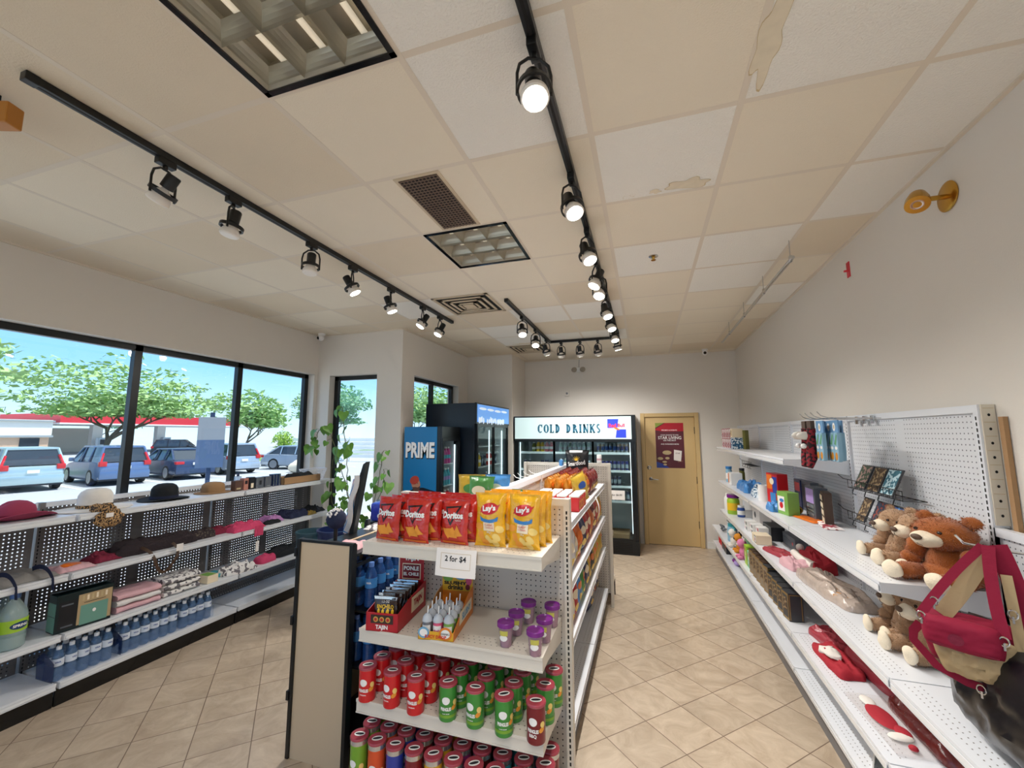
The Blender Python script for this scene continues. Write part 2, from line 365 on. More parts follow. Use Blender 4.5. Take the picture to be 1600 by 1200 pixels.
# windows
def window(n, axis, c, a0, a1, z0, z1, mull, side):
    """dark aluminium frame set towards the outside of the opening"""
    f = MB(); g = MB(); d = .055
    c0, c1 = (c, c+side*d) if side > 0 else (c+side*d, c)
    def bx(m, p0, p1, q0, q1, mb, k0=c0, k1=c1):
        if axis == 'Y': mb.box(k0, k1, p0, p1, q0, q1, m)
        else: mb.box(p0, p1, k0, k1, q0, q1, m)
    bx('black_frame', a0, a1, z1-.055, z1, f); bx('black_frame', a0, a1, z0, z0+.06, f)
    for p in [a0+.025]+mull+[a1-.03]: bx('black_frame', p-.03, p+.03, z0, z1, f)
    mid = (c0+c1)/2; bx('window_glass', a0, a1, z0, z1, g, mid-.003, mid+.003)
    fr = struct(f, 'window_%d' % n); gl = g.build('glass', fr); gl['kind'] = 'structure'; return fr
window(1, 'Y', XL-.10, -1.7, 4.50, .12, 2.60, [-.6, .75, 2.50, 3.50], -1)
window(2, 'X', YC1+.10, -4.05, -3.30, .12, 2.58, [], 1)
window(3, 'Y', XI-.10, 4.86, 6.25, .12, 2.58, [5.55], -1)
window(4, 'X', YF-.10, -3.9, 1.1, .3, 2.6, [-2.2, -.5], -1)  # unseen storefront window, added as a daylight source behind the camera
# ---------------------------------------------------------------- back door
d = MB(); d.box(-.018, .758, YB+.01, YB+.055, .006, 2.075, 'door_paint'); dr = struct(d, 'door_1', bevel=.003)
f = MB()
for a in ((-.085, -.02, YB-.03, YB+.09, 0, 2.14), (.76, .825, YB-.03, YB+.09, 0, 2.14), (-.0199, .7599, YB-.028, YB+.088, 2.077, 2.138)): f.box(*a, 'door_paint')
f.build('frame', dr, bevel=.004)
f = MB(); f.box(-.1, .85, YB+.11, YB+.19, 0, 2.2, 'dark_slot'); struct(f, 'door_light_block')  # unseen box added behind the door to stop light leaking through
h = MB(); h.lathe([(.028, 0), (.028, .008), (.02, .012)], 'chrome', 20, M=Matrix.Translation((.05, YB+.01, 1.05)) @ Matrix.Rotation(PI/2, 4, 'X'))
h.tube([(.05, YB, 1.05), (.05, YB-.05, 1.05), (.07, YB-.058, 1.05), (.17, YB-.055, 1.046)], [.011, .011, .011, .009], 'chrome', 10); h.build('lever_handle', dr, True)
h = MB(); h.lathe([(.035, 0), (.035, .012), (.026, .018)], 'chrome', 24, M=Matrix.Translation((.03, YB+.01, 1.235)) @ Matrix.Rotation(PI/2, 4, 'X'))
h.box(.026, .034, YB-.014, YB-.004, 1.22, 1.25, 'brass'); h.build('lock', dr, True)
for z in (.35, 1.05, 1.85):
    h = MB(); h.lathe([(.009, -.055), (.009, .055)], 'dark_slot', 10, c=(.76, YB-.006, z)); h.build('hinge', dr)
# poster on the door
mat('poster_maroon', C('5a1a26'), .35); mat('poster_red', C('b01024'), .35); mat('poster_blue', C('2b3f9e'), .35); mat('poster_green', C('8a9a3c'), .4); mat('poster_brown', C('7b4a3a'), .4)
p = thing('door_poster', 'maroon and red promotional poster taped to the beige door', 'poster', (.15, YB+.008, 1.235))
b = MB(); F = lambda u, v: (u, -.001, v); F2 = lambda u, v: (u, -.0022, v); F3 = lambda u, v: (u, -.0034, v)
b.box(0, .44, -.001, .001, 0, .74, 'poster_maroon'); b.poly([(0, .64), (.16, .74), (.44, .74), (.44, .6), (.12, .6), (0, .62)], 'poster_red', F2)
b.poly([(0, .66), (0, .74), (.14, .74)], 'poster_green', F3); b.poly([(0, 0), (.2, 0), (.12, .06), (0, .1)], 'poster_blue', F2)
b.text('PROMO & EVENTS', .24, 'white', F3, .22, .62); b.text('YOUR CHANCE TO WIN', .28, 'white', F3, .22, .54)
b.text('STAR LIVING', .36, 'white', F3, .22, .495, h=.05); b.text('ON THE SPOT', .2, 'white', F3, .22, .45); b.text('AND HUNDREDS MORE', .28, 'white', F3, .22, .39)
q = random.Random(2)
for k in range(14): b.disc(q.uniform(.05, .4), q.uniform(.05, .2), q.uniform(.02, .045), q.uniform(.012, .03), q.choice(['poster_brown', 'poster_maroon', 'stain']), lambda u, v, k=k: (u, -.0034-.0002*k, v), 14)
b.disc(.17, .25, .07, .035, 'stain', F2); b.poly([(.27, .13), (.38, .11), (.40, .28), (.28, .30)], 'paper', lambda u, v: (u, -.0065, v)); b.text('STAR', .07, 'poster_maroon', lambda u, v: (u, -.0075, v), .335, .24)
b.build('poster_sheet', p)
# ---------------------------------------------------------------- outside
mat('asphalt', C('a7a9ab'), .9, bump=.3, bscale=30, var=.08, vscale=.6); mat('asphalt_far', C('8f9296'), .9); mat('concrete', C('c9c6c0'), .9)
mat('road_paint', C('f0f0ec'), .8); mat('grass', C('6f8f4c'), .95, var=.3, vscale=3); mat('sidewalk', C('cfccc6'), .9, bump=.2)
b = MB(); b.box(-140, XL-T, -60, 140, GZ-.1, GZ, 'asphalt'); b.box(XL-T, 60, YB+T, 140, GZ-.1, GZ, 'asphalt'); b.box(XL-T, 60, -60, YF-T, GZ-.1, GZ, 'asphalt'); struct(b, 'parking_lot')
b = MB(); b.box(-6.6, XL-T, -12, 14, GZ, -.12, 'sidewalk'); b.box(XL-T, 6, YF-T-2.5, YF-T, GZ, -.12, 'sidewalk'); struct(b, 'sidewalk')
b = MB(); b.box(-36, -27.8, 2, 60, GZ, GZ+.14, 'grass'); b.box(-27.8, -27.6, 2, 60, GZ, GZ+.16, 'concrete'); tag(b.build('grass_strip'), kind='structure')
hd = math.radians(168); hx, hy = math.cos(hd), math.sin(hd); px_, py_ = -hy*-1, hx*-1
px_, py_ = math.cos(hd-PI/2), math.sin(hd-PI/2)
b = MB()
for k in range(-2, 7):
    cx, cy = -22.2+px_*(2.65*k-1.47), 9.75+py_*(2.65*k-1.47)
    M = Matrix.Translation((cx, cy, GZ+.002)) @ Matrix.Rotation(hd, 4, 'Z'); b.box(-.6, 4.9, -.05, .05, 0, .008, 'road_paint', M)
struct(b, 'parking_stripes')
mat('tyre', C('1b1c1f'), .8); mat('alloy', C('a9adb3'), .3, .8); mat('car_glass', C('27343f'), .08, spec=.8); mat('tail_light', C('c8202a'), .2); mat('head_light', C('e8eef2'), .1)
mat('bumper_black', C('2a2d31'), .6)
def car(label, paint, loc, rz, kind='suv', seed=0, group=None):
    L, W, Hh = (4.5, .91, 1.66) if kind == 'suv' else (4.6, .9, 1.46)
    t = thing('car', label, 'car', loc, rz, group)
    # body loft: stations along x (0 = rear)
    st = [(0, .55, .80, .88), (.06, .30, .95, .93), (.35, .24, 1.02, 1), (1.1, .22, 1.02, 1), (2.3, .2, .99, 1), (3.1, .2, .98, 1), (3.7, .22, .90, .98), (4.2, .26, .78, .94), (4.42, .32, .66, .86), (L, .42, .58, .78)]
    if kind != 'suv': st = [(x, a, c*.93, e) for x, a, c, e in st]
    b = MB(); v = []; n = 0
    for x, zb, zt, k in st:
        w_ = W*k; zm = (zb+zt)/2
        sec = [(-w_*.9, zb), (-w_, zb+.1), (-w_*1.0, zm), (-w_*.97, zt-.05), (-w_*.86, zt), (w_*.86, zt), (w_*.97, zt-.05), (w_, zm), (w_, zb+.1), (w_*.9, zb)]
        n = len(sec); v += [(x, y, z) for y, z in sec]
    f = [(i*n+k, i*n+(k+1) % n, (i+1)*n+(k+1) % n, (i+1)*n+k) for i in range(len(st)-1) for k in range(n)]
    f += [tuple(range(n)), tuple((len(st)-1)*n+k for k in range(n))]
    b.add(v, f, paint); b.rbox(-.04, .25, -W*.93, W*.93, .28, .62, paint if kind == 'suv' else paint, .05)
    b.box(.0, .3, -W*.9, W*.9, .22, .38, 'bumper_black'); b.build('body', t, True)
    # greenhouse
    zb = st[3][2]-.02; zr = Hh; g = MB()
    if kind == 'suv': gp = [(.10, zb, .83), (.36, zr-.06, .66), (.9, zr-.02, .68), (2.1, zr-.02, .67), (2.65, zr-.08, .63), (3.35, zb-.02, .8)]
    else: gp = [(.35, zb, .8), (1.05, zr-.06, .62), (1.5, zr-.02, .63), (2.2, zr-.02, .63), (2.6, zr-.06, .6), (3.4, zb-.02, .78)]
    v = []
    for x, z, y in gp: v += [(x, -y, z), (x, y, z)]
    low = []
    for x, z, y in gp: low += [(x, -.84*W/.91, zb-.04), (x, .84*W/.91, zb-.04)]
    m_ = len(gp); vv = v+low
    fs = [(2*i, 2*i+1, 2*i+3, 2*i+2) for i in range(m_-1)]
    fs += [(2*i, 2*i+2, 2*m_+2*i+2, 2*m_+2*i) for i in range(m_-1)]+[(2*i+1, 2*i+3, 2*m_+2*i+3, 2*m_+2*i+1) for i in range(m_-1)]
    g.add(vv, fs, 'car_glass'); g.build('glass_house', t)
    r = MB()
    x1, x2 = gp[1][0], gp[4][0]; r.rbox(x1-.05, x2+.03, -.69, .69, zr-.09, zr, paint, .035)
    for s in (-1, 1):
        for a, c in ((0, 1), (5, 4)):
            r.tube([(gp[a][0], s*gp[a][2]*1.0, gp[a][1]), (gp[c][0], s*gp[c][2]*1.02, gp[c][1]+.02)], .05, paint, 6)
        for xx in (1.25, 2.2): r.tube([(xx, s*.86, zb), (xx+.02, s*.69, zr-.05)], .035, paint, 6)
    r.build('roof', t, True)
    for s in (-1, 1):
        tl = MB()
        if kind == 'suv': tl.rbox(-.02, .2, min(s*.62, s*.86), max(s*.62, s*.86), .82, 1.02, 'tail_light', .02); tl.tube([(.08, s*.80, 1.0), (.24, s*.70, 1.36)], .05, 'tail_light', 6)
        else: tl.rbox(-.02, .22, min(s*.5, s*.84), max(s*.5, s*.84), .74, .87, 'tail_light', .02)
        tl.build('tail_light', t, True)
        hl = MB(); hl.rbox(L-.32, L-.06, min(s*.5, s*.8), max(s*.5, s*.8), .6, .72, 'head_light', .03); hl.build('head_light', t, True)
        mr = MB(); mr.rbox(2.75, 2.95, min(s*.9, s*1.08), max(s*.9, s*1.08), zb-.02, zb+.14, paint, .04); mr.build('wing_mirror', t, True)
        for x in (.85, 3.6):
            wh = MB(); M = Matrix.Translation((x, s*(W-.1), .34)) @ Matrix.Rotation(PI/2, 4, 'X')
            wh.lathe([(.2, -.11), (.33, -.11), (.345, -.06), (.345, .06), (.33, .11), (.2, .11)], 'tyre', 24, M=M)
            for k in range(5):
                a = 2*PI*k/5; wh.box(-.03, .03, .03, .22, -.118, .118, 'alloy', M @ Matrix.Rotation(a, 4, 'Z'))
            wh.lathe([(.22, -.112), (.24, -.115), (.24, .115), (.22, .112)], 'alloy', 24, M=M); wh.build('wheel', t, True)
    pl = MB(); pl.box(-.055, -.03, -.16, .16, .70, .82, 'white'); pl.build('licence_plate', t)
    return t
mat('paint_silver_green', C('b9cdd0'), .25, .5); mat('paint_blue_grey', C('6d83a6'), .25, .5); mat('paint_navy', C('3e4f6e'), .25, .5); mat('paint_silver', C('b6c3d2'), .25, .5); mat('paint_dark', C('30343c'), .3, .4); mat('paint_red', C('a8222b'), .3, .3)
def row(k, off=0): return (-22.2+px_*2.65*k+hx*off, 9.75+py_*2.65*k+hy*off, GZ)
car('silver compact wagon with tall red tail lamps, leftmost whole car in the lot', 'paint_silver_green', row(0), hd, 'suv')
car('slate blue wagon parked right beside the silver one under the tree', 'paint_blue_grey', row(1, -.2), hd, 'suv')
car('dark blue sedan in front of the petrol pumps, seen between the first two mullions', 'paint_navy', row(2, -.2), hd, 'sedan')
car('pale dusty wagon behind the no parking sign', 'paint_silver', row(3, .6), hd, 'suv')
car('silver blue sedan whose front points right, beside the third mullion', 'paint_silver', row(4.1, 3.2), hd-PI*.86, 'sedan')
car('blue car cut off at the left end of the parked row', 'paint_blue_grey', row(-1), hd, 'suv')
car('dark car waiting at the petrol pumps', 'paint_dark', (-47, 29, GZ), .9, 'suv')
# trees
mat('bark', C('6a5a50'), .9, bump=.4, bscale=20); mat('leaf_tree', C('9dbd78'), .7, var=.35, vscale=1.2); mat('leaf_tree_blue', C('7fae86'), .7, var=.3, vscale=1.2); mat('leaf_bright', C('a6c552'), .7, var=.25, vscale=3)
def tree(label, loc, h, spread, leaf, n=5000, seed=1, flat=True, ls=.16, cat='tree', trunk=.2, low=.3, group=None):
    q = random.Random(seed); t = thing('tree', label, cat, loc, 0, group); b = MB(); tips = []
    def limb(p, d, ln, r, dep):
        P = [Vector(p)]; D = Vector(d).normalized()
        for k in range(4):
            D = (D+Vector((q.uniform(-.22, .22), q.uniform(-.22, .22), q.uniform(-.08, .12)))).normalized(); P.append(P[-1]+D*ln/4)
        b.tube(P, [r*(1-.14*k) for k in range(5)], 'bark', 6)
        if dep == 0: tips.append(P[-1]); tips.append(P[-2]); return
        for k in range(3 if dep > 1 else 4):
            a = q.uniform(0, 2*PI); tilt = q.uniform(.5, 1.0) if flat else q.uniform(.3, .8)
            dd = (D+Vector((math.cos(a)*tilt*1.5, math.sin(a)*tilt*1.5, .15))).normalized()
            limb(P[-1 if k else -2], dd, ln*.72, r*.6, dep-1)
    limb((0, 0, 0), (.05, 0, 1), h*low, trunk, 3); b.build('trunk', t, True)
    f = MB(); V = []; F = []
    for k in range(n):
        if q.random() < .75 and tips:
            c = q.choice(tips); s = spread*.2; p = Vector((c.x+q.gauss(0, s), c.y+q.gauss(0, s), c.z+abs(q.gauss(0, .22 if flat else .5))))
        else:
            a, rr = q.uniform(0, 2*PI), spread*math.sqrt(q.random()); zz = h*(.62+.38*math.sqrt(max(0, 1-(rr/spread)**2))*q.uniform(.2, 1))
            zz = round(zz/(h*.13))*h*.13+q.gauss(0, .12) if flat else zz; p = Vector((rr*math.cos(a), rr*math.sin(a), zz))
        s = ls*q.uniform(.6, 1.4); u = Vector((q.gauss(0, 1), q.gauss(0, 1), q.gauss(0, .4))).normalized()*s; w_ = Vector((q.gauss(0, 1), q.gauss(0, 1), q.gauss(0, .5))).normalized()*s*.6
        i = len(V); V += [tuple(p-u), tuple(p-w_), tuple(p+u), tuple(p+w_)]; F.append((i, i+1, i+2, i+3))
    f.add(V, F, leaf); o = f.build('foliage', t, fixn=False); return t
tree('spreading tree with flat layered branches over the parked cars', (-30.2, 15.9, GZ+.1), 6.4, 5.2, 'leaf_tree', 9000, 5, ls=.17, trunk=.22)
tree('left-hand tree whose crown fills the top left corner of the window', (-25.5, 5.0, GZ), 7.0, 5.2, 'leaf_tree', 9000, 9, ls=.17, trunk=.2)
for i, (x, y, h, s) in enumerate([(-40, 33, 7, 3.8), (-36, 42, 8.5, 4.2), (-46, 52, 10, 5), (-34, 56, 9.5, 4.6), (-23, 42, 7.6, 3.9), (-78, 40, 9, 4.5), (-14, 38, 7, 3.6), (-56, 62, 11, 5.5), (-22, 58, 9, 4.6)]):
    tree(['round green tree behind the petrol station canopy', 'bushy blue-green tree right of the canopy tip', 'tall tree filling the third window pane', 'broad tree close to the window corner', 'tree seen through the narrow window behind the vine', 'low tree behind the pumps', 'small tree seen through the far column window', 'farthest pale tree over the canopy', 'tree above the cooler in the far window'][i], (x, y, GZ), h, s, 'leaf_tree_blue' if i % 2 else 'leaf_tree', 4200, 20+i, False, .26, trunk=.16, low=.26)
tree('slim young conifer-like shrub beside the boulder', (-24.2, 23.0, GZ), 2.5, .62, 'leaf_bright', 1800, 77, False, .1, 'shrub', .05, .2)
mat('rock', C('d8cdb8'), .9, bump=.6, bscale=6, var=.2, vscale=4)
b = MB(); b.ball((0, 0, .4), (1.25, .8, .5), 'rock', 28, 18, noisy=.5, nf=1.7); o = b.build('boulder', smooth=True); o.location = (-18.6, 19.9, GZ-.02); tag(o, 'large pale boulder at the end of the parking row', 'rock')
# low store with brick base
mat('brick', C('d6b295'), .9, var=.15, vscale=8); mat('stucco', C('ece8df'), .9); mat('roof_edge', C('9aa0a2'), .7); mat('canopy_red', C('d8323f'), .5); mat('canopy_white', C('f0f0f0'), .5)
t = thing('store_building', 'low commercial building with brick base and white upper band across the lot', 'building', (-58, 0, GZ))
b = MB(); b.box(-14, 0, 8, 26.3, 0, 1.95, 'brick'); b.build('brick_wall', t)
b = MB(); b.box(-14, .15, 7.9, 26.4, 1.95, 3.65, 'stucco'); b.box(-14, .25, 7.8, 26.5, 1.9, 2.1, 'roof_edge'); b.box(-14, .35, 7.8, 26.5, 3.45, 3.6, 'roof_edge'); b.build('upper_band', t)
b = MB(); b.box(.01, .06, 24.2, 25.6, .1, 1.85, 'car_glass'); b.build('door', t)
# petrol station
t = thing('petrol_station', 'petrol station with long red canopy on white pillars', 'petrol station', (-60, 28, GZ))
b = MB(); b.box(-9, 2, -1, 24.2, 3.35, 4.45, 'canopy_red'); b.box(-9.05, 2.05, -1.05, 24.25, 3.28, 3.42, 'canopy_white'); b.box(1.95, 2.08, 19.2, 21.6, 3.4, 4.4, 'canopy_white'); b.build('canopy', t)
for y in (4.5, 11.5, 19):
    b = MB(); b.box(-4, -3.3, y, y+1.0, 0, 3.3, 'canopy_white'); b.build('pillar', t)
    b = MB(); b.rbox(-2.8, -2.2, y+.1, y+1.1, 0, 1.8, 'paint_silver', .06); b.box(-2.19, -2.15, y+.25, y+.95, 1.0, 1.6, 'paint_dark'); b.box(-2.19, -2.15, y+.2, y+1, .2, .5, 'canopy_red'); b.build('fuel_pump', t)
b = MB(); b.box(-13, -9.2, 2, 8, 0, 3.0, 'stucco'); b.build('kiosk', t)
# signs on posts
t = thing('sign_post', 'grey back-to-back parking sign on a dark post outside the second pane', 'sign', (-11.4, 8.45, GZ), math.radians(60))
b = MB(); b.box(-.05, .05, -.05, .05, 0, 2.75, 'paint_navy'); b.build('post', t)
b = MB(); b.rbox(-.31, .31, -.075, -.055, 1.25, 2.62, 'asphalt_far', .008); b.box(-.31, .31, -.078, -.056, 1.25, 2.0, 'paint_blue_grey'); b.build('sign_panel', t)
t = thing('street_fence', 'white board fence beyond the street seen through the narrow window', 'fence', (-20, 28.5, GZ))
b = MB()
for k in range(5): b.box(-9, 18, -.02, .02, .3+.32*k, .56+.32*k, 'white')
b.build('boards', t)
for k in range(10):
    b = MB(); b.box(-9+3*k-.06, -9+3*k+.06, 0, .1, 0, 1.95, 'white'); b.build('post', t)
# ---------------------------------------------------------------- ceiling fittings
SPOT_W = 24
mat('lens_off', C('f2ece2'), .4)
def build_spot(on=True):
    t = thing('track_spotlight', 'spotlight', 'spotlight')
    b = MB(); b.rbox(-.018, .018, -.035, .035, -.03, 0, 'black_metal', .004); b.lathe([(.012, -.055), (.012, -.03)], 'black_metal', 10); b.build('track_adapter', t)
    hd_ = MB(); c = Vector((0, 0, -.155))
    # yoke: a loop on both sides ending at the ring
    P = []
    for k in range(13):
        a = PI*k/12; P.append((math.cos(a)*.058, 0, -.055-(1-math.sin(a))*.0-.0)) if False else None
    P = [(-.055, 0, -.19), (-.055, 0, -.10), (-.048, 0, -.07), (-.025, 0, -.055), (.025, 0, -.055), (.048, 0, -.07), (.055, 0, -.10), (.055, 0, -.19)]
    hd_.tube(P, .0055, 'black_metal', 8); hd_.build('yoke', t, True)
    return t
def spot(loc, aim, label, group, on, bulbs=26):
    """track head: adapter, yoke loop, socket, ring and reflector lamp; aim is a direction"""
    aim = Vector(aim).normalized(); t = thing('track_spotlight', label, 'spotlight', loc, 0, group)
    b = MB(); b.rbox(-.018, .018, -.04, .04, -.032, 0, 'black_metal', .004); b.lathe([(.011, -.05), (.011, -.032)], 'black_metal', 10); b.build('track_adapter', t)
    az = math.atan2(aim.y, aim.x); R0 = Matrix.Rotation(az, 4, 'Z')
    b = MB(); b.tube([(0, -.058, -.19), (0, -.058, -.11), (0, -.05, -.075), (0, -.02, -.05), (0, .02, -.05), (0, .05, -.075), (0, .058, -.11), (0, .058, -.19)], .0055, 'black_metal', 8, M=R0); b.build('yoke', t, True)
    Q = Matrix.Translation((0, 0, -.17)) @ aim.to_track_quat('-Z', 'Y').to_matrix().to_4x4()
    b = MB(); b.lathe([(.026, .10), (.029, .095), (.029, .03), (.02, .028)], 'black_metal', 20, M=Q); b.lathe([(.052, -.006), (.06, -.006), (.06, .012), (.052, .012), (.052, -.006)], 'black_metal', 24, M=Q, cap=False); b.build('socket', t, True)
    b = MB(); b.lathe([(.014, .035), (.017, .02), (.03, .008), (.047, -.025), (.049, -.045), (.044, -.05)], 'bulb_white', 24, M=Q)
    b.lathe([(.0, -.0515), (.04, -.0515), (.041, -.05)], 'lens' if on else 'lens_off', 24, M=Q, cap=False); b.build('reflector_bulb', t, True)
    if on:
        l = bpy.data.lights.new('spot_beam', 'SPOT'); l.energy = bulbs; l.spot_size = math.radians(115); l.spot_blend = .8; l.shadow_soft_size = .04; l.color = (1, .975, .935)
        lo = bpy.data.objects.new('spot_beam', l); COL.objects.link(lo); lo.parent = t; lo.location = Vector((0, 0, -.17))+aim*.07; lo.rotation_euler = aim.to_track_quat('-Z', 'Y').to_euler()
    return t
ZT = H-.035
def rail(x0, y0, x1, y1, label):
    d = Vector((x1-x0, y1-y0)); L = d.length; t = thing('lighting_track', label, 'lighting track', (x0, y0, 0), math.atan2(d.y, d.x))
    b = MB(); b.box(0, L, -.018, .018, ZT, H-.003, 'black_metal'); b.box(0, L, -.006, .006, ZT-.001, ZT+.002, 'dark_slot'); b.build('rail', t, bevel=.002)
    b = MB(); b.rbox(-.012, .03, -.02, .02, ZT-.002, H-.002, 'black_metal', .004); b.build('end_cap', t)
    return t
rail(-2.165, .79, -2.165, 4.42, 'long straight black lighting track on the window side of the ceiling')
rail(-.315, -2.3, -.315, 5.86, 'long black lighting track running from above the camera towards the coolers')  # run extended out of view to carry the added fill spotlights
rail(-1.285, 3.83, -1.285, 5.82, 'short black lighting track above the black glass-door cooler')
rail(-1.285, 5.84, -.315, 5.84, 'black cross track joining the two tracks in front of the cold drinks cooler')
A = [(1.27, (-.75, -.1, -1), 0), (1.62, (-.15, -.1, -1), 0), (2.2, (.05, -.1, -1), 0), (2.63, (.5, .3, -1), 1), (3.15, (.35, .2, -1), 1), (3.72, (-.45, -.4, -1), 1), (4.1, (-.35, -.4, -1), 1)]
for i, (y, a, on) in enumerate(A): spot((-2.165, y, ZT), a, '%s black spotlight from the camera end of the window-side track' % ORD[i], 'spotlights on the window-side track', on)
A = [(1.235, (.15, -.35, -1)), (2.0, (.35, -.4, -1)), (2.6, (.35, -.3, -1)), (3.08, (-.4, -.3, -1)), (3.33, (-.1, -.5, -1)), (3.95, (.3, -.3, -1)), (4.45, (.3, -.3, -1)), (5.0, (.2, -.3, -1)), (5.55, (.2, .2, -1))]
for i, (y, a) in enumerate(A): spot((-.315, y, ZT), a, '%s lit spotlight from the camera on the track over the aisle' % ORD[i], 'spotlights on the aisle track', 1)
spot((-.315, .5, ZT), (.4, -.2, -1), 'lit spotlight almost above the camera on the aisle track', 'spotlights on the aisle track', 1)
for i, (y, a) in enumerate([(-.2, (-.5, .5, -1)), (-.8, (.5, .3, -1)), (-1.4, (-.5, .4, -1)), (-2.0, (.4, -.2, -1))]): spot((-.315, y, ZT), a, '%s added fill spotlight behind the camera on the aisle track' % ORD[i], 'spotlights on the aisle track', 1)  # unseen lamps added behind the camera to brighten the end shelves
for i, (y, a) in enumerate([(4.4, (.2, -.45, -1)), (5.0, (.1, -.5, -1)), (5.6, (.2, .5, -1))]): spot((-1.285, y, ZT), a, '%s lit spotlight on the short track by the black cooler' % ORD[i], 'spotlights on the short track', 1)
for i, x in enumerate([-1.12, -.85, -.6]): spot((x, 5.84, ZT), [(0, .55, -1), (.1, .5, -1), (.2, .5, -1)][i], '%s spotlight from the left on the cross track' % ORD[i], 'spotlights on the cross track', 1)
# recessed fluorescent fittings with parabolic louvre
mat('louvre', C('b9b3a4'), .28, .75); mat('tube_glass', C('fff3da'), .5, emit=.2); mat('fixture_inside', C('cfc8b8'), .4, .4)
def troffer(x0, x1, y0, y1, nx, ny, label, lit=.0):
    t = thing('ceiling_fixture', label, 'ceiling light', ((x0+x1)/2, (y0+y1)/2, H)); w_, l_ = (x1-x0)/2-.006, (y1-y0)/2-.006
    b = MB(); z0, z1 = -.006, .012
    for a in ((-w_, -w_+.022, -l_, l_), (w_-.022, w_, -l_, l_), (-w_, w_, -l_, -l_+.022), (-w_, w_, l_-.022, l_)): b.box(*a, z0, z1, 'black_gloss')
    b.build('frame', t)
    b = MB(); w2, l2 = w_-.022, l_-.022; b.box(-w2, w2, -l2, l2, .12, .125, 'fixture_inside')
    for a in ((-w2, -w2+.004, -l2, l2), (w2-.004, w2, -l2, l2), (-w2, w2, -l2, -l2+.004), (-w2, w2, l2-.004, l2)): b.box(*a, 0, .12, 'fixture_inside')
    b.build('housing', t)
    b = MB()
    def blade(p0, p1, axis, q):    # curved V blade
        n = 5
        for s in (-1, 1):
            for k in range(n):
                a0, a1 = k/n, (k+1)/n; o0, o1 = s*.028*(1-(1-a0)**2)*1.0, s*.028*(1-(1-a1)**2)
                o0, o1 = s*.032*a0**1.7, s*.032*a1**1.7; za, zb = .0+.07*a0, .0+.07*a1
                if axis == 'Y': b.add([(q+o0, p0, za), (q+o0, p1, za), (q+o1, p1, zb), (q+o1, p0, zb)], [(0, 1, 2, 3)], 'louvre')
                else: b.add([(p0, q+o0, za), (p1, q+o0, za), (p1, q+o1, zb), (p0, q+o1, zb)], [(0, 1, 2, 3)], 'louvre')
    for i in range(nx+1): blade(-l2, l2, 'Y', -w2+2*w2*i/nx)
    for j in range(ny+1): blade(-w2, w2, 'X', -l2+2*l2*j/ny)
    b.build('louvre', t, True, fixn=False)
    for i in range(nx):
        x = -w2+2*w2*(i+.5)/nx; b = MB(); b.tube([(x, -l2+.01, .09), (x, l2-.01, .09)], .012, 'tube_glass', 10); b.build('fluorescent_tube', t, True)
    return t
troffer(-1.406, -.796, 2.381, 2.991, 3, 3, 'small square recessed fluorescent fitting with mirrored louvre')
troffer(-1.406, -.796, -.059, 1.161, 3, 6, 'large rectangular recessed fluorescent fitting at the top of the picture')
# return air grille, diffusers, sprinkler, conduit, cameras
mat('grille_brown', C('6b5647'), .6); mat('vent_cream', C('cdbb9f'), .6)
t = thing('return_grille', 'brown dusty return air grille set in half a ceiling tile', 'air grille', (-1.24, 1.785, H))
b = MB(); b.box(.0, .27, 0, .58, -.004, .002, 'vent_cream'); b.build('frame', t)
b = MB(); b.box(.02, .25, .02, .56, -.0055, -.004, 'dark_slot')
for k in range(23): b.box(.02, .25, .022+k*.0236, .030+k*.0236, -.008, -.005, 'grille_brown')
for k in range(11): b.box(.022+k*.0222, .028+k*.0222, .02, .56, -.0085, -.005, 'grille_brown')
b.build('grille_mesh', t)
for nm, x, y in (('square supply diffuser with stepped cream vanes beside the window-side track', -2.016, 3.601), ('square supply diffuser at the back near the cross track', -2.016, 5.98)):
    t = thing('ceiling_diffuser', nm, 'air vent', (x+.305, y+.305, H)); b = MB()
    for k, s in enumerate((.30, .235, .17, .105)):
        z = -.008-.004*k
        for a in ((-s, -s+.028, -s, s), (s-.028, s, -s, s), (-s, s, -s, -s+.028), (-s, s, s-.028, s)): b.box(*a, z, z+.006, 'vent_cream')
    b.box(-.06, .06, -.06, .06, -.022, -.016, 'vent_cream'); b.build('vanes', t)
    b = MB(); b.box(-.27, .27, -.27, .27, -.003, -.001, 'dark_slot'); b.build('throat', t)
t = thing('sprinkler', 'small brass fire sprinkler head in a white ceiling tile', 'sprinkler', (.105, 3.23, H))
b = MB(); b.lathe([(.035, 0), (.035, -.006), (.02, -.01)], 'chrome', 20); b.lathe([(.012, -.01), (.006, -.03)], 'brass', 12); b.lathe([(.018, -.034), (.018, -.031)], 'brass', 14); b.build('sprinkler_head', t, True)
t = thing('hanging_rod', 'thin metal rod hung under the ceiling along the right-hand wall', 'rod', (1.01, 3.2, 3.0))
b = MB(); b.tube([(0, 0, 0), (0, 2.8, 0)], .013, 'chrome', 10); b.build('rod', t, True)
for y in (.05, .75, 1.5, 2.3): b = MB(); b.tube([(0, y, .01), (0, y, .145)], .003, 'chrome', 6); b.box(-.008, .008, y-.012, y+.012, -.016, .03, 'chrome'); b.build('hanger', t)
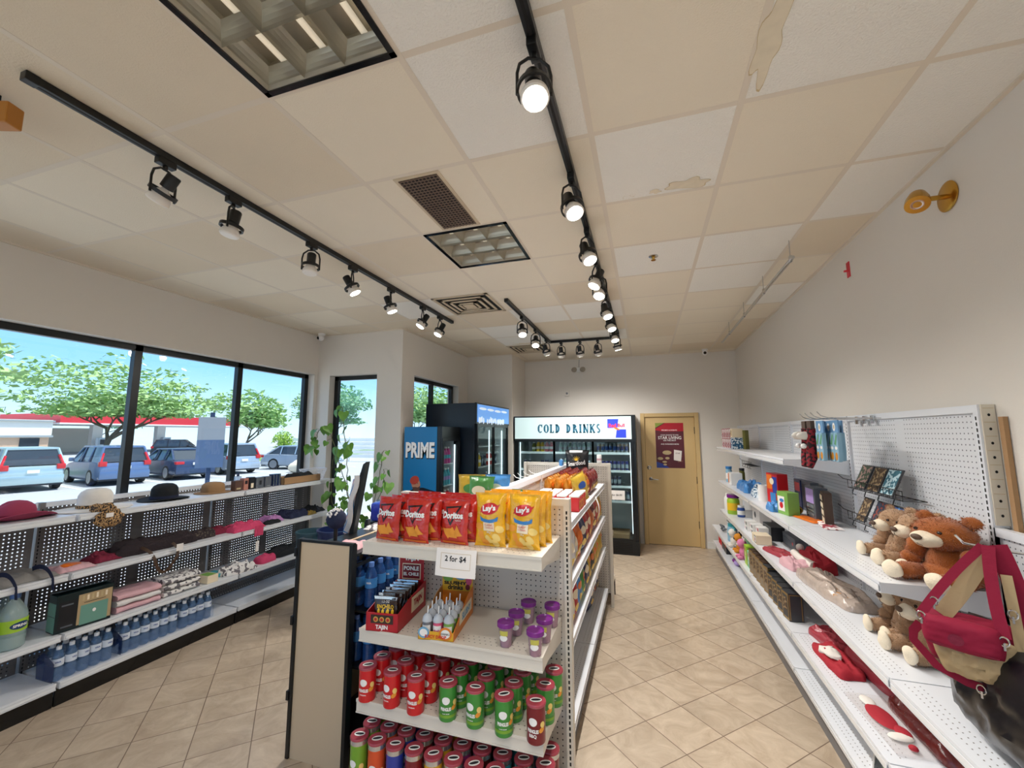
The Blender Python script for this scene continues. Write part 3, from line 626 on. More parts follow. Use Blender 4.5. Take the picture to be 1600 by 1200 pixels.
for nm, x, y, rz in (('white dome-eyed security camera in the corner above the left windows', -4.12, 4.45, -.5), ('white security camera on the ceiling near the back right corner', .95, 7.2, -.1)):
    t = thing('security_camera', nm, 'camera', (x, y, H), rz)
    b = MB(); b.lathe([(.045, 0), (.045, -.02), (.035, -.03)], 'white', 20); b.build('mount', t, True)
    b = MB(); b.ball((0, -.01, -.06), .042, 'white', 20, 12); b.build('housing', t, True)
    b = MB(); b.ball((.0, -.038, -.066), .024, 'black_gloss', 16, 10); b.build('lens', t, True)
# emergency lamps
t = thing('emergency_light', 'brass wall-mounted emergency lamp head high on the right wall', 'emergency light', (XR, 2.42, 2.92))
b = MB(); b.lathe([(.068, 0), (.072, .006), (.06, .012)], 'brass', 28, M=Matrix.Rotation(-PI/2, 4, 'Y')); b.build('wall_plate', t, True)
b = MB(); b.tube([(0, 0, 0), (-.10, .0, 0)], .012, 'brass', 12); b.build('arm', t, True)
b = MB(); QM = Matrix.Translation((-.12, 0, 0)) @ Vector((-.3, -.45, -.8)).normalized().to_track_quat('Z', 'Y').to_matrix().to_4x4(); b.lathe([(.012, -.05), (.034, -.04), (.046, .0), (.048, .035)], 'brass', 24, M=QM); b.lathe([(0, .03), (.02, .036), (.044, .032)], 'chrome', 24, M=QM, cap=False); b.build('lamp_head', t, True)
t = thing('emergency_light', 'small two-headed emergency lamp on the back wall above the cold drinks sign', 'emergency light', (-1.11, YB, 2.93))
b = MB(); b.box(-.04, .04, -.02, 0, -.03, .05, 'white'); b.tube([(0, -.005, .05), (.01, -.005, .2)], .004, 'grey_metal', 6); b.build('base', t)
for s in (-1, 1): b = MB(); b.lathe([(.03, -.02), (.05, .03)], 'chrome', 18, M=Matrix.Translation((s*.075, -.04, 0)) @ Matrix.Rotation(1.3, 4, 'X')); b.build('lamp_head', t, True)
t = thing('smoke_alarm', 'small square grey device box on the back wall', 'wall device', (-1.33, YB, 2.52)); b = MB(); b.rbox(-.045, .045, -.03, 0, -.05, .05, 'wall_paint', .006); b.disc(0, 0, .02, .02, 'grey_metal', lambda u, v: (u, -.031, v)); b.build('case', t)
t = thing('wall_tag', 'small red tag stuck high on the right-hand wall', 'tag', (XR, 3.45, 2.96)); b = MB(); b.box(-.006, 0, -.02, .02, -.06, .05, 'canopy_red'); b.box(-.03, 0, -.006, .006, -.02, -.008, 'canopy_red'); b.build('tag', t)

mat('amber_wood', C('b5762c'), .5)
t = thing('hanging_board', 'amber coloured board end hanging under the ceiling at the top left edge', 'board', (-2.42, .82, 3.05), .35); b = MB(); b.rbox(-.30, .07, -.03, .03, -.04, .05, 'amber_wood', .006); b.build('board', t); b = MB(); b.tube([(0, 0, .05), (0, 0, .094)], .004, 'black_metal', 6); b.build('hanger', t)
mat('channel_cream', C('ddd3c0'), .5)
# ---------------------------------------------------------------- shelving
def shelf_mesh(L, D, m, th=.03, lip=.045, dots=True, ang=0, m2=None):
    """metal shelf: local x 0..L, front at y=-D, top surface at z=0"""
    b = MB(); b.box(.004, L-.004, -D, 0, -.018, 0, m); b.box(.004, L-.004, -D-.012, -D, -lip, .0, m); b.box(.004, .008, -D, 0, -lip, -.018, m); b.box(L-.008, L-.004, -D, 0, -lip, -.018, m)
    b.box(.004, L-.004, -D-.016, -D-.012, -.010, .003, m); b.box(.004, L-.004, -D-.016, -D-.012, -lip, -lip+.006, m)
    if dots:
        n = int((L-.06)/.0254)
        for r in (0, 1, 2):
            y = -D+.022+.0254*r
            for k in range(n): x = .03+.0254*(k+.5*(r % 2)); b.add([(x, y, .0006), (x+.006, y, .0006), (x+.006, y+.004, .0006), (x, y+.004, .0006)], [(0, 1, 2, 3)], 'shelf_dot')
    return b
mat('upright_grey', C('75706e'), .45); mat('shelf_dot', C('6d655e'), .8); mat('price_rail', C('eef0f2'), .25, coat=.5)
def uprights(t, L, H0, m, w_=.03, d=.05, y0=0, which=(0, 1), name='upright'):
    for s in which:
        x = 0 if s == 0 else L; b = MB(); b.box(x-w_/2, x+w_/2, y0-.004, y0+d, 0, H0, m)
        n = int((H0-.1)/.0254)
        for k in range(n):
            z = .07+.0254*k; b.add([(x-.004, y0-.0048, z), (x+.004, y0-.0048, z), (x+.004, y0-.0048, z+.016), (x-.004, y0-.0048, z+.016)], [(0, 1, 2, 3)], 'dark_slot')
        b.build(name, t)
def unit(label, loc, rz, L, H0, shelves, base, peg, m, which=(0, 1), kick='black_metal', z0=.13, cat='shelf unit', group=None, dots=True, rail=None, lip=.045, panel_top=None, brackets=True, name='shelving_unit', d=.05, um=None):
    """one bay of store shelving; shelves = [(z, depth, x0, x1)]"""
    t = thing(name, label, cat, loc, rz, group)
    uprights(t, L, H0, um or m, which=which, d=d)
    b = MB(); b.box(.015, L-.015, .012, .0128, z0, (panel_top or H0)-.03, peg); b.build('back_panel', t)
    b = MB(); b.box(.015, L-.015, 0, min(.03, d), H0-.035, H0, m); b.build('top_rail', t)
    for s in shelves:
        z, D = s[:2]; x0, x1 = (s[2], s[3]) if len(s) > 2 else (0, L)
        sh = shelf_mesh(x1-x0, D, m, dots=dots, lip=lip).build('shelf', t, loc=(x0, 0, z))
        if rail: r = MB(); r.box(.01, x1-x0-.01, -D-.019, -D-.016, -lip+.008, -.012, rail); r.build('price_rail', sh)
        if brackets:
            for xx in (.006, x1-x0-.012):
                k = MB(); k.prism([(-.0, -.11), (0, -.018), (-D+.01, -.018), (-D+.01, -.045)], xx, xx+.006, m, 'X'); k.build('bracket', sh)
    if base:
        z, D = base; sh = shelf_mesh(L, D, m, dots=dots, lip=.04).build('base_deck', t, loc=(0, 0, z))
        if rail: r = MB(); r.box(.01, L-.01, -D-.019, -D-.016, -.03, -.012, rail); r.build('price_rail', sh)
        k = MB(); k.box(0, L, -D+.015, -D+.03, 0, z-.035, kick); k.build('kick_plate', t)
    return t
# left run: front faces +X
for i, (y0, n_) in enumerate([(-.56, 'grey pegboard shelving bay on the window side, the one nearest the camera'), (.67, 'window-side shelving bay carrying the pink hat and green water jugs'), (1.92, 'middle window-side shelving bay with the white and black hats on top'), (3.20, 'window-side shelving bay nearest the plant, with the white basket on top')]):
    L = [1.22, 1.24, 1.27, 1.27][i]
    unit(n_, (-4.20, y0, 0), PI/2, L, 1.30, [(1.235, .40), (.845, .40), (.455, .40)], (.155, .41), 'pegboard_window', 'cool_white_metal', which=(0, 1) if i == 3 else (0,), rail='price_rail', kick='black_gloss', lip=.04, dots=False, um='upright_grey')
# right run: front faces -X ; local x runs towards the camera
RB = 1.372
Y_ = [7.30, 6.06, 4.82, 3.58, 2.34, 1.10, -.14]
RL = ['right-hand wall shelving bay in the far corner by the back wall', 'second right-hand wall shelving bay from the far corner', 'middle right-hand wall shelving bay with toys and white goods', 'right-hand wall shelving bay with the plush bears on its shelf', 'lower right-hand shelving bay with the handbags, nearest the camera', 'right-hand shelving bay beside the camera']
for i in range(6):
    ya, yb = Y_[i], Y_[i+1]; L = ya-yb; far = i < 4
    S = []
    if i == 0: S = [(1.605, .395, .62, L)]
    elif i in (1, 2): S = [(1.605, .395)]
    if far: S.append((1.135, .395, .62, L) if i == 0 else (1.135, .395))
    S.append((.74, .395, .62, L) if i == 0 else (.74, .395)); S.append((.40, .43))
    if i > 3: S = [(.74, .395), (.40, .43)]
    unit(RL[i], (RB, ya, 0), -PI/2, L, 1.915 if far else 1.40, S, (.165, .43), 'pegboard_white', 'cool_white_metal', which=(0, 1) if i in (3, 5) else (0,), rail='price_rail' if True else None, kick='grey_metal', dots=i > 2)
b = MB(); b.box(1.245, 1.262, .004, .05, 1.41, 1.915, 'channel_cream')
for k in range(8):
    z = 1.45+.06*k; b.disc(.027, z, .005, .006, 'dark_slot', lambda u, v: (1.2632, u, v)); b.rect(.008, .046, z+.028, z+.030, 'stain', lambda u, v: (1.2628, u, v))
b.build('end_channel', bpy.data.objects['shelving_unit.007'])
t = thing('wood_strip', 'narrow brown board standing behind the tall upright at the right edge', 'board', (1.412, 2.27, 0)); b = MB(); b.box(-.006, .010, -.012, .012, 0, 1.86, 'cardboard'); b.build('board', t)
# centre gondola
GXc = -.865
unit('end shelving unit facing the camera with crisps, candy and stacked snack tubes', (-1.335, 2.13, 0), 0, .94, 1.465, [(1.285, .38, .03, .91), (.898, .38, .03, .91), (.595, .38, .03, .91)], (.215, .40), 'pegboard_beige', 'cream_metal', lip=.055, name='end_cap_unit')
unit('far end panel unit of the centre shelving, facing the coolers', (-.395, 4.71, 0), PI, .94, 1.475, [(1.1, .3), (.7, .3)], (.2, .36), 'pegboard_beige', 'cream_metal', name='end_cap_unit')
for k, (ya, yb) in enumerate([(2.19, 3.41), (3.41, 4.63)]):
    L = yb-ya
    unit(['centre shelving bay facing the aisle, nearer the camera', 'centre shelving bay facing the aisle, nearer the coolers'][k], (GXc+.03, ya, 0), PI/2, L, 1.46, [(1.265, .375), (.93, .375), (.615, .375)], (.20, .385), 'pegboard_beige', 'cool_white_metal', kick='grey_metal', which=(0, 1) if k else (0,), brackets=False, d=.028)
    unit(['centre shelving bay facing the windows, nearer the camera', 'centre shelving bay facing the windows, nearer the coolers'][k], (GXc-.03, yb, 0), -PI/2, L, 1.46, [(1.30, .375), (.93, .375), (.615, .375)], (.20, .385), 'pegboard_beige', 'cool_white_metal', kick='grey_metal', which=(0, 1) if k else (1,), brackets=False, d=.028)
# ---------------------------------------------------------------- black rack with beige end panel
t = thing('display_rack', 'black framed rack with a plain beige end panel beside the end shelves', 'rack', (-1.985, 2.05, 0))
b = MB(); b.box(.02, .372, 0, .018, .0, 1.165, 'beige_panel'); b.build('end_panel', t)
b = MB()
for a in ((0, .022, -.012, .03, 0, 1.18), (.37, .392, -.012, .03, 0, 1.17), (0, .392, -.008, .02, 1.163, 1.178)): b.box(*a, 'black_metal')
for z in (.32, .72, 1.10): b.box(-.012, .006, -.018, .0, z-.02, z+.03, 'black_metal')
b.build('end_frame', t, bevel=.002)
for y in (.62, 1.22):
    b = MB(); b.box(0, .022, y, y+.03, 0, 1.17, 'black_metal'); b.box(.37, .392, y, y+.03, 0, 1.17, 'black_metal'); b.build('post', t)
b = MB(); b.box(.15, .165, .02, 1.22, .05, 1.12, 'beige_panel')
for y in (.25, .5, .75, 1.0): b.box(.165, .168, y, y+.004, .05, 1.12, 'dark_slot')
b.build('divider_panel', t)
b = MB()
for z in (1.04, .90): b.box(.38, .392, .02, 1.25, z, z+.016, 'black_metal')
b.build('side_rail', t)
for z in (.16, .50, .80):
    b = MB(); b.box(.17, .60, .06, 1.22, z-.012, z, 'black_metal'); b.box(.588, .60, .06, 1.22, z, z+.02, 'black_metal'); b.build('shelf', t)
b = MB(); b.box(.0, .60, .03, 1.24, 1.0, 1.012, 'black_metal') if False else b.box(0, .392, .03, 1.24, 1.10, 1.115, 'black_metal'); b.build('top_tray', t)
# ---------------------------------------------------------------- goods on the end shelves
mat('crisp_red', C('c2281c'), .22, spec=.8, bump=.9, bscale=26); mat('crisp_orange', C('e87722'), .3); mat('crisp_yellow', C('eeb21c'), .22, spec=.8, bump=.8, bscale=24)
mat('corn_chip', C('eb9a34'), .6); mat('potato_chip', C('f2d27a'), .6); mat('logo_black', C('151212'), .4); mat('logo_red', C('cf2027'), .35); mat('logo_yellow', C('f7c62b'), .35)
mat('label_blue', C('3f86c6'), .35); mat('label_cream', C('f4e3c4'), .4); mat('foil', C('cfcfcf'), .2, .8)
def bag_surf(w_, h, t, seed=0, lean=0, flat=.05):
    def S(u, v, side):            # u,v in metres, origin bottom centre
        a, c = max(-1, min(1, 2*u/w_)), max(-1, min(1, 2*v/h-1))
        cc = c/(1-flat*2) if abs(c) < 1-flat*2 else (1 if c > 0 else -1)
        k = max(0, 1-abs(a)**2.6)**.55*max(0, 1-abs(cc)**2.4)**.55
        n = noise.noise(Vector((u*16+seed*3.1, v*13, seed)))*.010*(.35+k)+noise.noise(Vector((u*45, v*38+seed, seed*2)))*.0035+math.sin(u*90+seed)*.0016*(1-k)
        y = side*(t/2*k+.0006)+n
        x = u*(1-.10*(1-abs(c)**3))+noise.noise(Vector((seed, v*30, u*9)))*.004
        return (x, y+lean*v, v)
    return S
def bag(mb, w_, h, t, m, seed=0, lean=0):
    S = bag_surf(w_, h, t, seed, lean); nu, nv = 18, 26
    mb.grid(nu, nv, lambda a, b: S((a-.5)*w_, b*h, -1), m); mb.grid(nu, nv, lambda a, b: S((.5-a)*w_, b*h, 1), m)
    return lambda u, v, o=.0015: (lambda p: (p[0], p[1]-o, p[2]))(S(u, v, -1))
def corn_bag(seed):
    t = thing('crisp_bag', 'x', 'crisp bag'); b = MB(); f = bag(b, .148, .20, .055, 'crisp_red', seed, .10)
    b.rect(-.062, .062, .004, .012, 'crisp_orange', f, n=6)
    b.poly([(-.048, .166), (.042, .174), (-.010, .084)], 'logo_black', lambda u, v: f(u, v, .0022)); b.poly([(-.036, .159), (.028, .166), (-.010, .100)], 'crisp_red', lambda u, v: f(u, v, .0030))
    b.text('Doritos', .112, 'white', lambda u, v: f(u, v, .0046), 0, .131, h=.03, bold=.05)
    b.text('NACHO', .03, 'white', lambda u, v: f(u, v, .0036), .03, .108)
    for u, v, r in ((-.026, .056, .55), (.026, .055, -.35), (.0, .048, 1.6)):
        P = [(u+.033*math.cos(r+2.09*k), v+.033*math.sin(r+2.09*k)) for k in range(3)]; b.poly(P, 'corn_chip', lambda a, c, r=r: f(a, c, .0026+.0004*r))
    b.build('packet', t, True); return t
def potato_bag(seed):
    t = thing('crisp_bag', 'x', 'crisp bag'); b = MB(); f = bag(b, .152, .235, .06, 'crisp_yellow', seed, .06)
    b.disc(0, .168, .046, .025, 'logo_red', lambda u, v: f(u, v, .0024), 20, rot=.15); b.poly([(-.052, .150), (-.02, .156), (-.03, .172)], 'logo_red', lambda u, v: f(u, v, .0022)); b.poly([(.03, .176), (.056, .190), (.035, .16)], 'logo_red', lambda u, v: f(u, v, .0022))
    b.text("Lay's", .066, 'white', lambda u, v: f(u, v, .0040), 0, .168, h=.032, bold=.05, rot=.08)
    b.poly([(-.05, .135), (-.03, .125), (0, .121), (.03, .125), (.05, .135), (.046, .115), (0, .103), (-.046, .115)], 'label_blue', lambda u, v: f(u, v, .0024)); b.rect(-.03, .03, .072, .108, 'label_cream', lambda u, v: f(u, v, .003), n=4)
    b.text('CLASSIC', .044, 'logo_red', lambda u, v: f(u, v, .0042), 0, .098); b.text('CLASSIQUES', .046, 'logo_red', lambda u, v: f(u, v, .0042), 0, .086); b.text('200 g', .02, 'white', lambda u, v: f(u, v, .0036), 0, .066)
    q = random.Random(5)
    for k, (u, v) in enumerate([(-.04, .05), (0, .035), (.04, .045), (-.02, .02), (.03, .018), (.052, .08), (-.055, .09)]): b.disc(u, v, .021, .015, 'potato_chip' if k % 3 else 'corn_chip', lambda a, c, k=k: f(a, c, .0018+.0003*k), 14, rot=q.random()*3)
    b.build('packet', t, True); return t
SX1 = 1.286
cb = [Proto(corn_bag(s)) for s in (1, 2, 3)]; k = 0
for c, x in enumerate((-1.205, -1.045, -.875)):
    for r in range(5):
        y = 1.795+.058*r+(.03 if c == 2 else 0); q = cb[k % 3]; k += 1
        q.put((x+.022*r+rnd.uniform(-.008, .008), y, SX1), rnd.uniform(-.12, .12)+(-.10 if c == 0 else 0), '%s red chip bag from the front in the %s row on the end shelf' % (ORD[r], ['left', 'middle', 'right'][c]), 'red tortilla chip bags on the end shelf')
lb = [Proto(potato_bag(s)) for s in (11, 12)]; k = 0
for c, x in enumerate((-.693, -.533)):
    for r in range(3):
        lb[k % 2].put((x+.012*r, 1.84+.068*r, SX1), rnd.uniform(-.08, .08), '%s yellow crisp bag from the front in the %s row on the end shelf' % (ORD[r], ['left', 'right'][c]), 'yellow crisp bags on the end shelf'); k += 1
# price sign hanging from the shelf edge
t = thing('price_sign', 'white paper sign reading 2 for $4 taped over the top shelf edge', 'sign', (-.805, 1.728, SX1+.008))
b = MB()
def sg(u, v):
    return (u, -.004-.02*math.sin(max(0, -v)*9)-.008*math.cos(u*14), v)
b.grid(10, 12, lambda a, c: sg(-.095+.19*a, -.112+.112*c), 'paper'); b.build('sheet', t, True)
b = MB(); g = lambda u, v: (lambda p: (p[0], p[1]-.0014, p[2]))(sg(u, v))
b.text('2 for $4', .10, 'ink', g, 0, -.040, h=.026, bold=.02)
for a in ((-.07, .07, -.0805, -.079), (-.07, .07, -.0185, -.017)): b.rect(*a, 'stain', g, n=8)
for a in ((-.0705, -.069, -.08, -.018), (.069, .0705, -.08, -.018)): b.grid(1, 8, lambda u, v, a=a: g(a[0]+(a[1]-a[0])*u, a[2]+(a[3]-a[2])*v), 'stain')
b.build('lettering', t)
# counter display box of sachets (red)
mat('box_red', C('b51a26'), .4); mat('box_red_dark', C('7d1420'), .4); mat('sachet_dark', C('35211b'), .25, spec=.7); mat('box_gold', C('caa04a'), .4); mat('card_inner', C('b98248'), .8)
t = thing('display_box', 'red open display box of seasoning sachets with raised header card', 'display box', (-1.18, 1.735, .899), .12)
b = MB(); w_, d = .079, .32
b.prism([(0, 0), (d, 0), (d, .125), (.12, .105), (0, .08)], -w_, -w_+.003, 'box_red', 'X'); b.prism([(0, 0), (d, 0), (d, .125), (.12, .105), (0, .08)], w_-.003, w_, 'box_red', 'X')
b.box(-w_, w_, 0, .003, 0, .08, 'box_red'); b.box(-w_, w_, 0, d, 0, .003, 'box_red'); b.box(-w_, w_, d-.003, d, 0, .12, 'box_red')
F = lambda u, v: (u, -.0012, v); F2 = lambda u, v: (u, -.0024, v)
b.rect(-.055, .055, .035, .072, 'sachet_dark', F); b.text('TAJIN', .06, 'white', F2, 0, .018, bold=.04)
for x in (-.03, 0, .03): b.disc(x, .053, .012, .012, 'box_gold', F2, 14); b.disc(x, .053, .007, .007, 'box_red', lambda u, v: (u, -.0034, v), 12)
S_ = lambda u, v: (w_+.0012, u, v); b.rect(.14, .29, .03, .10, 'label_cream', S_); b.text('TAJIN', .10, 'box_red', lambda u, v: (w_+.0024, u, v), .215, .065, bold=.04); b.build('tray', t)
b = MB(); b.box(-.068, .068, d-.008, d-.004, .115, .255, 'box_red'); G = lambda u, v: (u, d-.0095, v); G2 = lambda u, v: (u, d-.011, v)
b.rect(-.052, .052, .128, .208, 'label_cream', G); b.rect(-.048, .048, .133, .203, 'box_red_dark', G2)
b.text('TAJIN', .08, 'white', G2, 0, .232, bold=.05); b.text('PONLE', .085, 'white', lambda u, v: (u, d-.0125, v), 0, .184, bold=.04); b.text('EL CHILE', .085, 'white', lambda u, v: (u, d-.0125, v), 0, .155, bold=.04); b.build('header_card', t)
for k in range(7):
    y = .020+.038*k; p = thing('sachet', 'dark %s sachet of spice standing in the red display box, counted from the front' % ORD[k], 'sachet', (-1.18-.1195*y, 1.735+y, .905), .12, 'sachets in the red box')
    b = MB(); f = bag(b, .125, .135, .012, 'sachet_dark', k, .12); b.rect(-.06, .06, .122, .134, 'foil', f, n=3)
    b.text('ENCHILO', .09, 'logo_yellow', f, 0, .092, bold=.03); b.text('1.5 OZ', .04, 'white', f, 0, .112)
    for x in (-.035, -.01, .015, .04): b.disc(x, .070, .008, .014, 'logo_yellow', f, 10)
    b.build('packet', p, True)
# candy slush display box
mat('candy_yellow', C('e6b02a'), .4); mat('candy_orange', C('e08126'), .4); mat('candy_blue', C('6fa8c9'), .4); mat('candy_pink', C('d8567a'), .4); mat('candy_green', C('7fae4e'), .4)
t = thing('display_box', 'yellow and orange candy display box with cut-out front and tall header', 'display box', (-.907, 1.737, .899), .13)
b = MB(); w_, d = .08, .31
for s in (-1, 1): b.prism([(0, 0), (d, 0), (d, .125), (.22, .115), (.1, .07), (.03, .045), (0, .035)], s*w_-.0015, s*w_+.0015, 'card_inner' if s < 0 else 'candy_orange', 'X')
b.box(-w_, w_, -.0, .003, 0, .035, 'candy_yellow'); b.box(-w_, w_, 0, d, 0, .003, 'candy_yellow'); b.box(-w_, w_, d-.003, d, 0, .11, 'candy_orange')
for x, m, r in ((-.055, 'candy_blue', .026), (.045, 'candy_orange', .03)): b.disc(x, .03, r, r*.9, m, lambda u, v: (u, -.002, v), 18); b.disc(x, .03, r*.7, r*.6, 'white', lambda u, v: (u, -.003, v), 16)
b.text('JUICY DROP', .1, 'logo_red', lambda u, v: (u, -.005, v), 0, .015, bold=.03); b.text('DRINKS', .04, 'ink', lambda u, v: (u, -.0045, v), .045, .03)
b.text('SLUSHY', .14, 'candy_blue', lambda u, v: (w_+.003, u, v), .19, .055, h=.032, bold=.05); b.rect(.08, .28, .03, .085, 'label_cream', lambda u, v: (w_+.0022, u, v)); b.build('tray', t)
b = MB(); b.prism([(-.08, .10), (.08, .10), (.08, .165), (.065, .19), (-.02, .185), (-.08, .17)], d-.006, d-.003, 'candy_yellow'); G = lambda u, v: (u, d-.0075, v); G2 = lambda u, v: (u, d-.009, v)
b.disc(-.05, .162, .026, .018, 'candy_green', G); b.disc(.02, .168, .03, .014, 'candy_blue', G2); b.disc(.06, .15, .016, .022, 'candy_pink', G); b.disc(.055, .12, .012, .014, 'box_red_dark', G2)
b.text('SLUSHY', .12, 'logo_black', G2, -.01, .138, h=.016, bold=.04); b.text('drinks', .08, 'logo_black', G2, -.01, .118, bold=.03); b.build('header_card', t)
def candy_bottle(m):
    p = thing('candy_bottle', 'x', 'candy bottle'); b = MB(); b.lathe([(.019, 0), (.022, .006), (.023, .05), (.021, .062)], m, 18); b.rect(-.9, .9, .012, .05, 'white', lambda u, v: (.0236*math.sin(u), -.0236*math.cos(u), v), n=6); b.text('slush', .03, m, lambda u, v: (.0243*math.sin(u/.0243), -.0243*math.cos(u/.0243), v), 0, .03, bold=.05); b.build('body', p, True)
    b = MB(); b.lathe([(.024, .062), (.024, .067), (.019, .082), (.009, .092), (.004, .093)], 'clear_dome', 18); b.build('dome_lid', p, True); b = MB(); b.tube([(0, 0, .09), (.002, 0, .125)], .003, 'white', 8); b.build('straw', p, True); return p
mat('clear_dome', C('d9dfe6'), .1, alpha=.75)
cps = {m: Proto(candy_bottle(m)) for m in ('grey_metal', 'candy_pink', 'candy_green')}
k = 0
for r in range(4):
    for c in range(3):
        m = ('grey_metal', 'candy_pink', 'candy_green')[c]; x, y = -.052+.050*c, .035+.052*r; a = .13
        cps[m].put((-.907+x*math.cos(a)-y*math.sin(a), 1.737+x*math.sin(a)+y*math.cos(a), .9025), a, '%s slush candy bottle in row %s of the yellow candy box' % (('silver blue', 'pink', 'green')[c], ['one at the front', 'two', 'three', 'four at the back'][r]), 'candy bottles in the display box')
# purple-lidded cups
mat('cup_purple', C('7d2a86'), .25); mat('cup_clear', C('c9a7b9'), .15, alpha=.6); mat('cup_candy', C('9c4a5c'), .5, var=.5, vscale=60); mat('cup_label', C('c9c25a'), .4)
def cup():
    p = thing('candy_cup', 'x', 'candy cup'); b = MB(); b.lathe([(.022, 0), (.024, .002), (.032, .085)], 'cup_clear', 20); b.build('cup', p, True)
    b = MB(); b.lathe([(.020, .003), (.0285, .06)], 'cup_candy', 18); b.build('sweets', p, True)
    b = MB(); b.rect(-.5, .6, .05, .07, 'cup_label', lambda u, v: ((.0245+.0095*v/.1+.003)*math.sin(u), -(.0245+.0095*v/.1+.003)*math.cos(u), v), n=8); b.disc(0, .04, .6, .012, 'white', lambda u, v: (.031*math.sin(u), -.031*math.cos(u), v), 12); b.build('label', p, True)
    b = MB(); b.lathe([(.031, .078), (.037, .080), (.037, .096), (.035, .098), (.031, .092), (.0, .0915)], 'cup_purple', 24, cap=False); b.build('lid', p, True); return p
cp = Proto(cup())
for i, (x, y, n_) in enumerate([(-.463, 1.755, 'front right'), (-.602, 1.79, 'front left'), (-.452, 1.875, 'middle right'), (-.588, 1.90, 'middle left'), (-.568, 2.03, 'back left'), (-.452, 2.03, 'back right')]):
    cp.put((x, y, .899), rnd.uniform(-.3, .3), '%s of the six clear cups with purple lids on the middle end shelf' % n_, 'candy cups with purple lids')
# stacked snack tubes
def can(body, h, label2='ORIGINAL', chip='corn_chip', accent='white', band=None):
    p = thing('snack_tube', 'x', 'snack tube'); r = .0375; b = MB(); b.lathe([(r-.001, 0), (r, .003), (r, h-.004)], body, 28)
    b.lathe([(r+.0004, h-.006), (r+.0018, h-.005), (r+.0018, h)], 'foil', 28, cap=False)
    W_ = lambda u, v, o=.0006: ((r+o)*math.sin(u/r), -(r+o)*math.cos(u/r), v)
    hh = h*.60
    b.text('PRINGLES', .046, accent, lambda u, v: W_(u, v, .0012), 0, hh-.032, h=.014, bold=.05); b.text(label2, .03, 'white', lambda u, v: W_(u, v, .0012), 0, hh-.05, bold=.03)
    b.disc(0, hh+.0, .017, .015, 'white', lambda u, v: W_(u, v, .0008), 20)
    b.disc(.036, hh-.028, .013, .009, chip, lambda u, v: W_(u, v, .001), 12, rot=.6); b.disc(.04, hh-.010, .010, .012, 'potato_chip', lambda u, v: W_(u, v, .0015), 12, rot=.3)
    if band: b.rect(-.1178, .1178, h*.12, h*.2, band, lambda u, v: W_(u, v, .0009), n=28)
    if h > .2: b.rect(-.1178, .1178, h*.9, h*.975, 'foil', lambda u, v: W_(u, v, .0009), n=28)
    b.build('tube', p, True)
    b = MB(); b.lathe([(r+.0026, h-.004), (r+.003, h+.003), (r+.001, h+.006), (r-.003, h+.0058), (0, h+.0052)], 'tube_lid', 28, cap=False); b.disc(0, 0, .024, .015, 'white', lambda u, v: (u, v, h+.0062), 20, rot=.4); b.disc(0, 0, .020, .007, 'ink', lambda u, v: (u, v, h+.0068), 16, rot=.4); b.build('lid', p, True); return p
mat('tube_lid', C('a8434f'), .25, spec=.6); mat('tube_red', C('d31f26'), .3); mat('tube_green', C('3f8f3a'), .3); mat('tube_maroon', C('7a1622'), .3); mat('tube_lime', C('79a832'), .3); mat('tube_orange', C('e2562a'), .3)
mat('tube_blue', C('2f3f9c'), .3); mat('tube_yellow', C('dfa92c'), .3); mat('tube_magenta', C('8c2f6b'), .3); mat('tube_brown', C('4d1b1c'), .3); mat('tube_teal', C('2f9aa6'), .3); mat('tube_navy', C('283a66'), .3)
HS = .138; red = Proto(can('tube_red', HS, 'ORIGINAL', band=None)); grn = Proto(can('tube_green', HS, 'SOUR CREAM', band='tube_lime')); mar = Proto(can('tube_maroon', HS, 'BBQ'))
Z3 = .5962
RC = [(-1.262, 1.755), (-1.132, 1.752), (-1.005, 1.745)]
for c, (x, y) in enumerate(RC):
    for r in range(4): red.put((x+.018*r+rnd.uniform(-.006, .006), y+.092*r, Z3), rnd.uniform(-.25, .25), '%s short red snack tube from the front in the %s red file' % (ORD[r], ['left', 'middle', 'right'][c]), 'short red snack tubes on the end shelf')
GC = [(-.850, 1.752, 4), (-.722, 1.748, 4), (-.592, 1.738, 4), (-.448, 1.86, 2)]
for c, (x, y, n_) in enumerate(GC):
    for r in range(n_): grn.put((x+.012*r, y+(.095 if c < 3 else .12)*r, Z3), rnd.uniform(-.3, .3), '%s short green snack tube from the front in the %s green file' % (ORD[r], ['leftmost', 'second', 'third', 'rightmost'][c]), 'short green snack tubes on the end shelf')
mar.put((-.458, 1.738, Z3), -.1, 'short dark red snack tube alone at the right front corner of the third shelf')
Z4 = .2162; fl = [('tube_lime', 'lime green', 'DILL'), ('tube_orange', 'orange', 'CHEDDAR'), ('tube_blue', 'royal blue', 'RANCH'), ('tube_maroon', 'dark red', 'BBQ'), ('tube_yellow', 'yellow', 'CHEESE'), ('tube_magenta', 'magenta', 'ALL DRESSED'), ('tube_brown', 'dark brown', 'SMOKY'), ('tube_teal', 'teal', 'SALT & VINEGAR'), ('tube_navy', 'navy', 'KETCHUP'), ('tube_maroon', 'plum red', 'BACON')]
for c, (m, n_, l_) in enumerate(fl):
    pr = Proto(can(m, .235, l_, accent='white'))
    for r in range(3): pr.put((-1.275+.0925*c, 1.735+.09*r, Z4), rnd.uniform(-.2, .2), '%s tall %s snack tube from the front on the lowest end shelf' % (ORD[r], n_), 'tall snack tubes on the lowest end shelf')
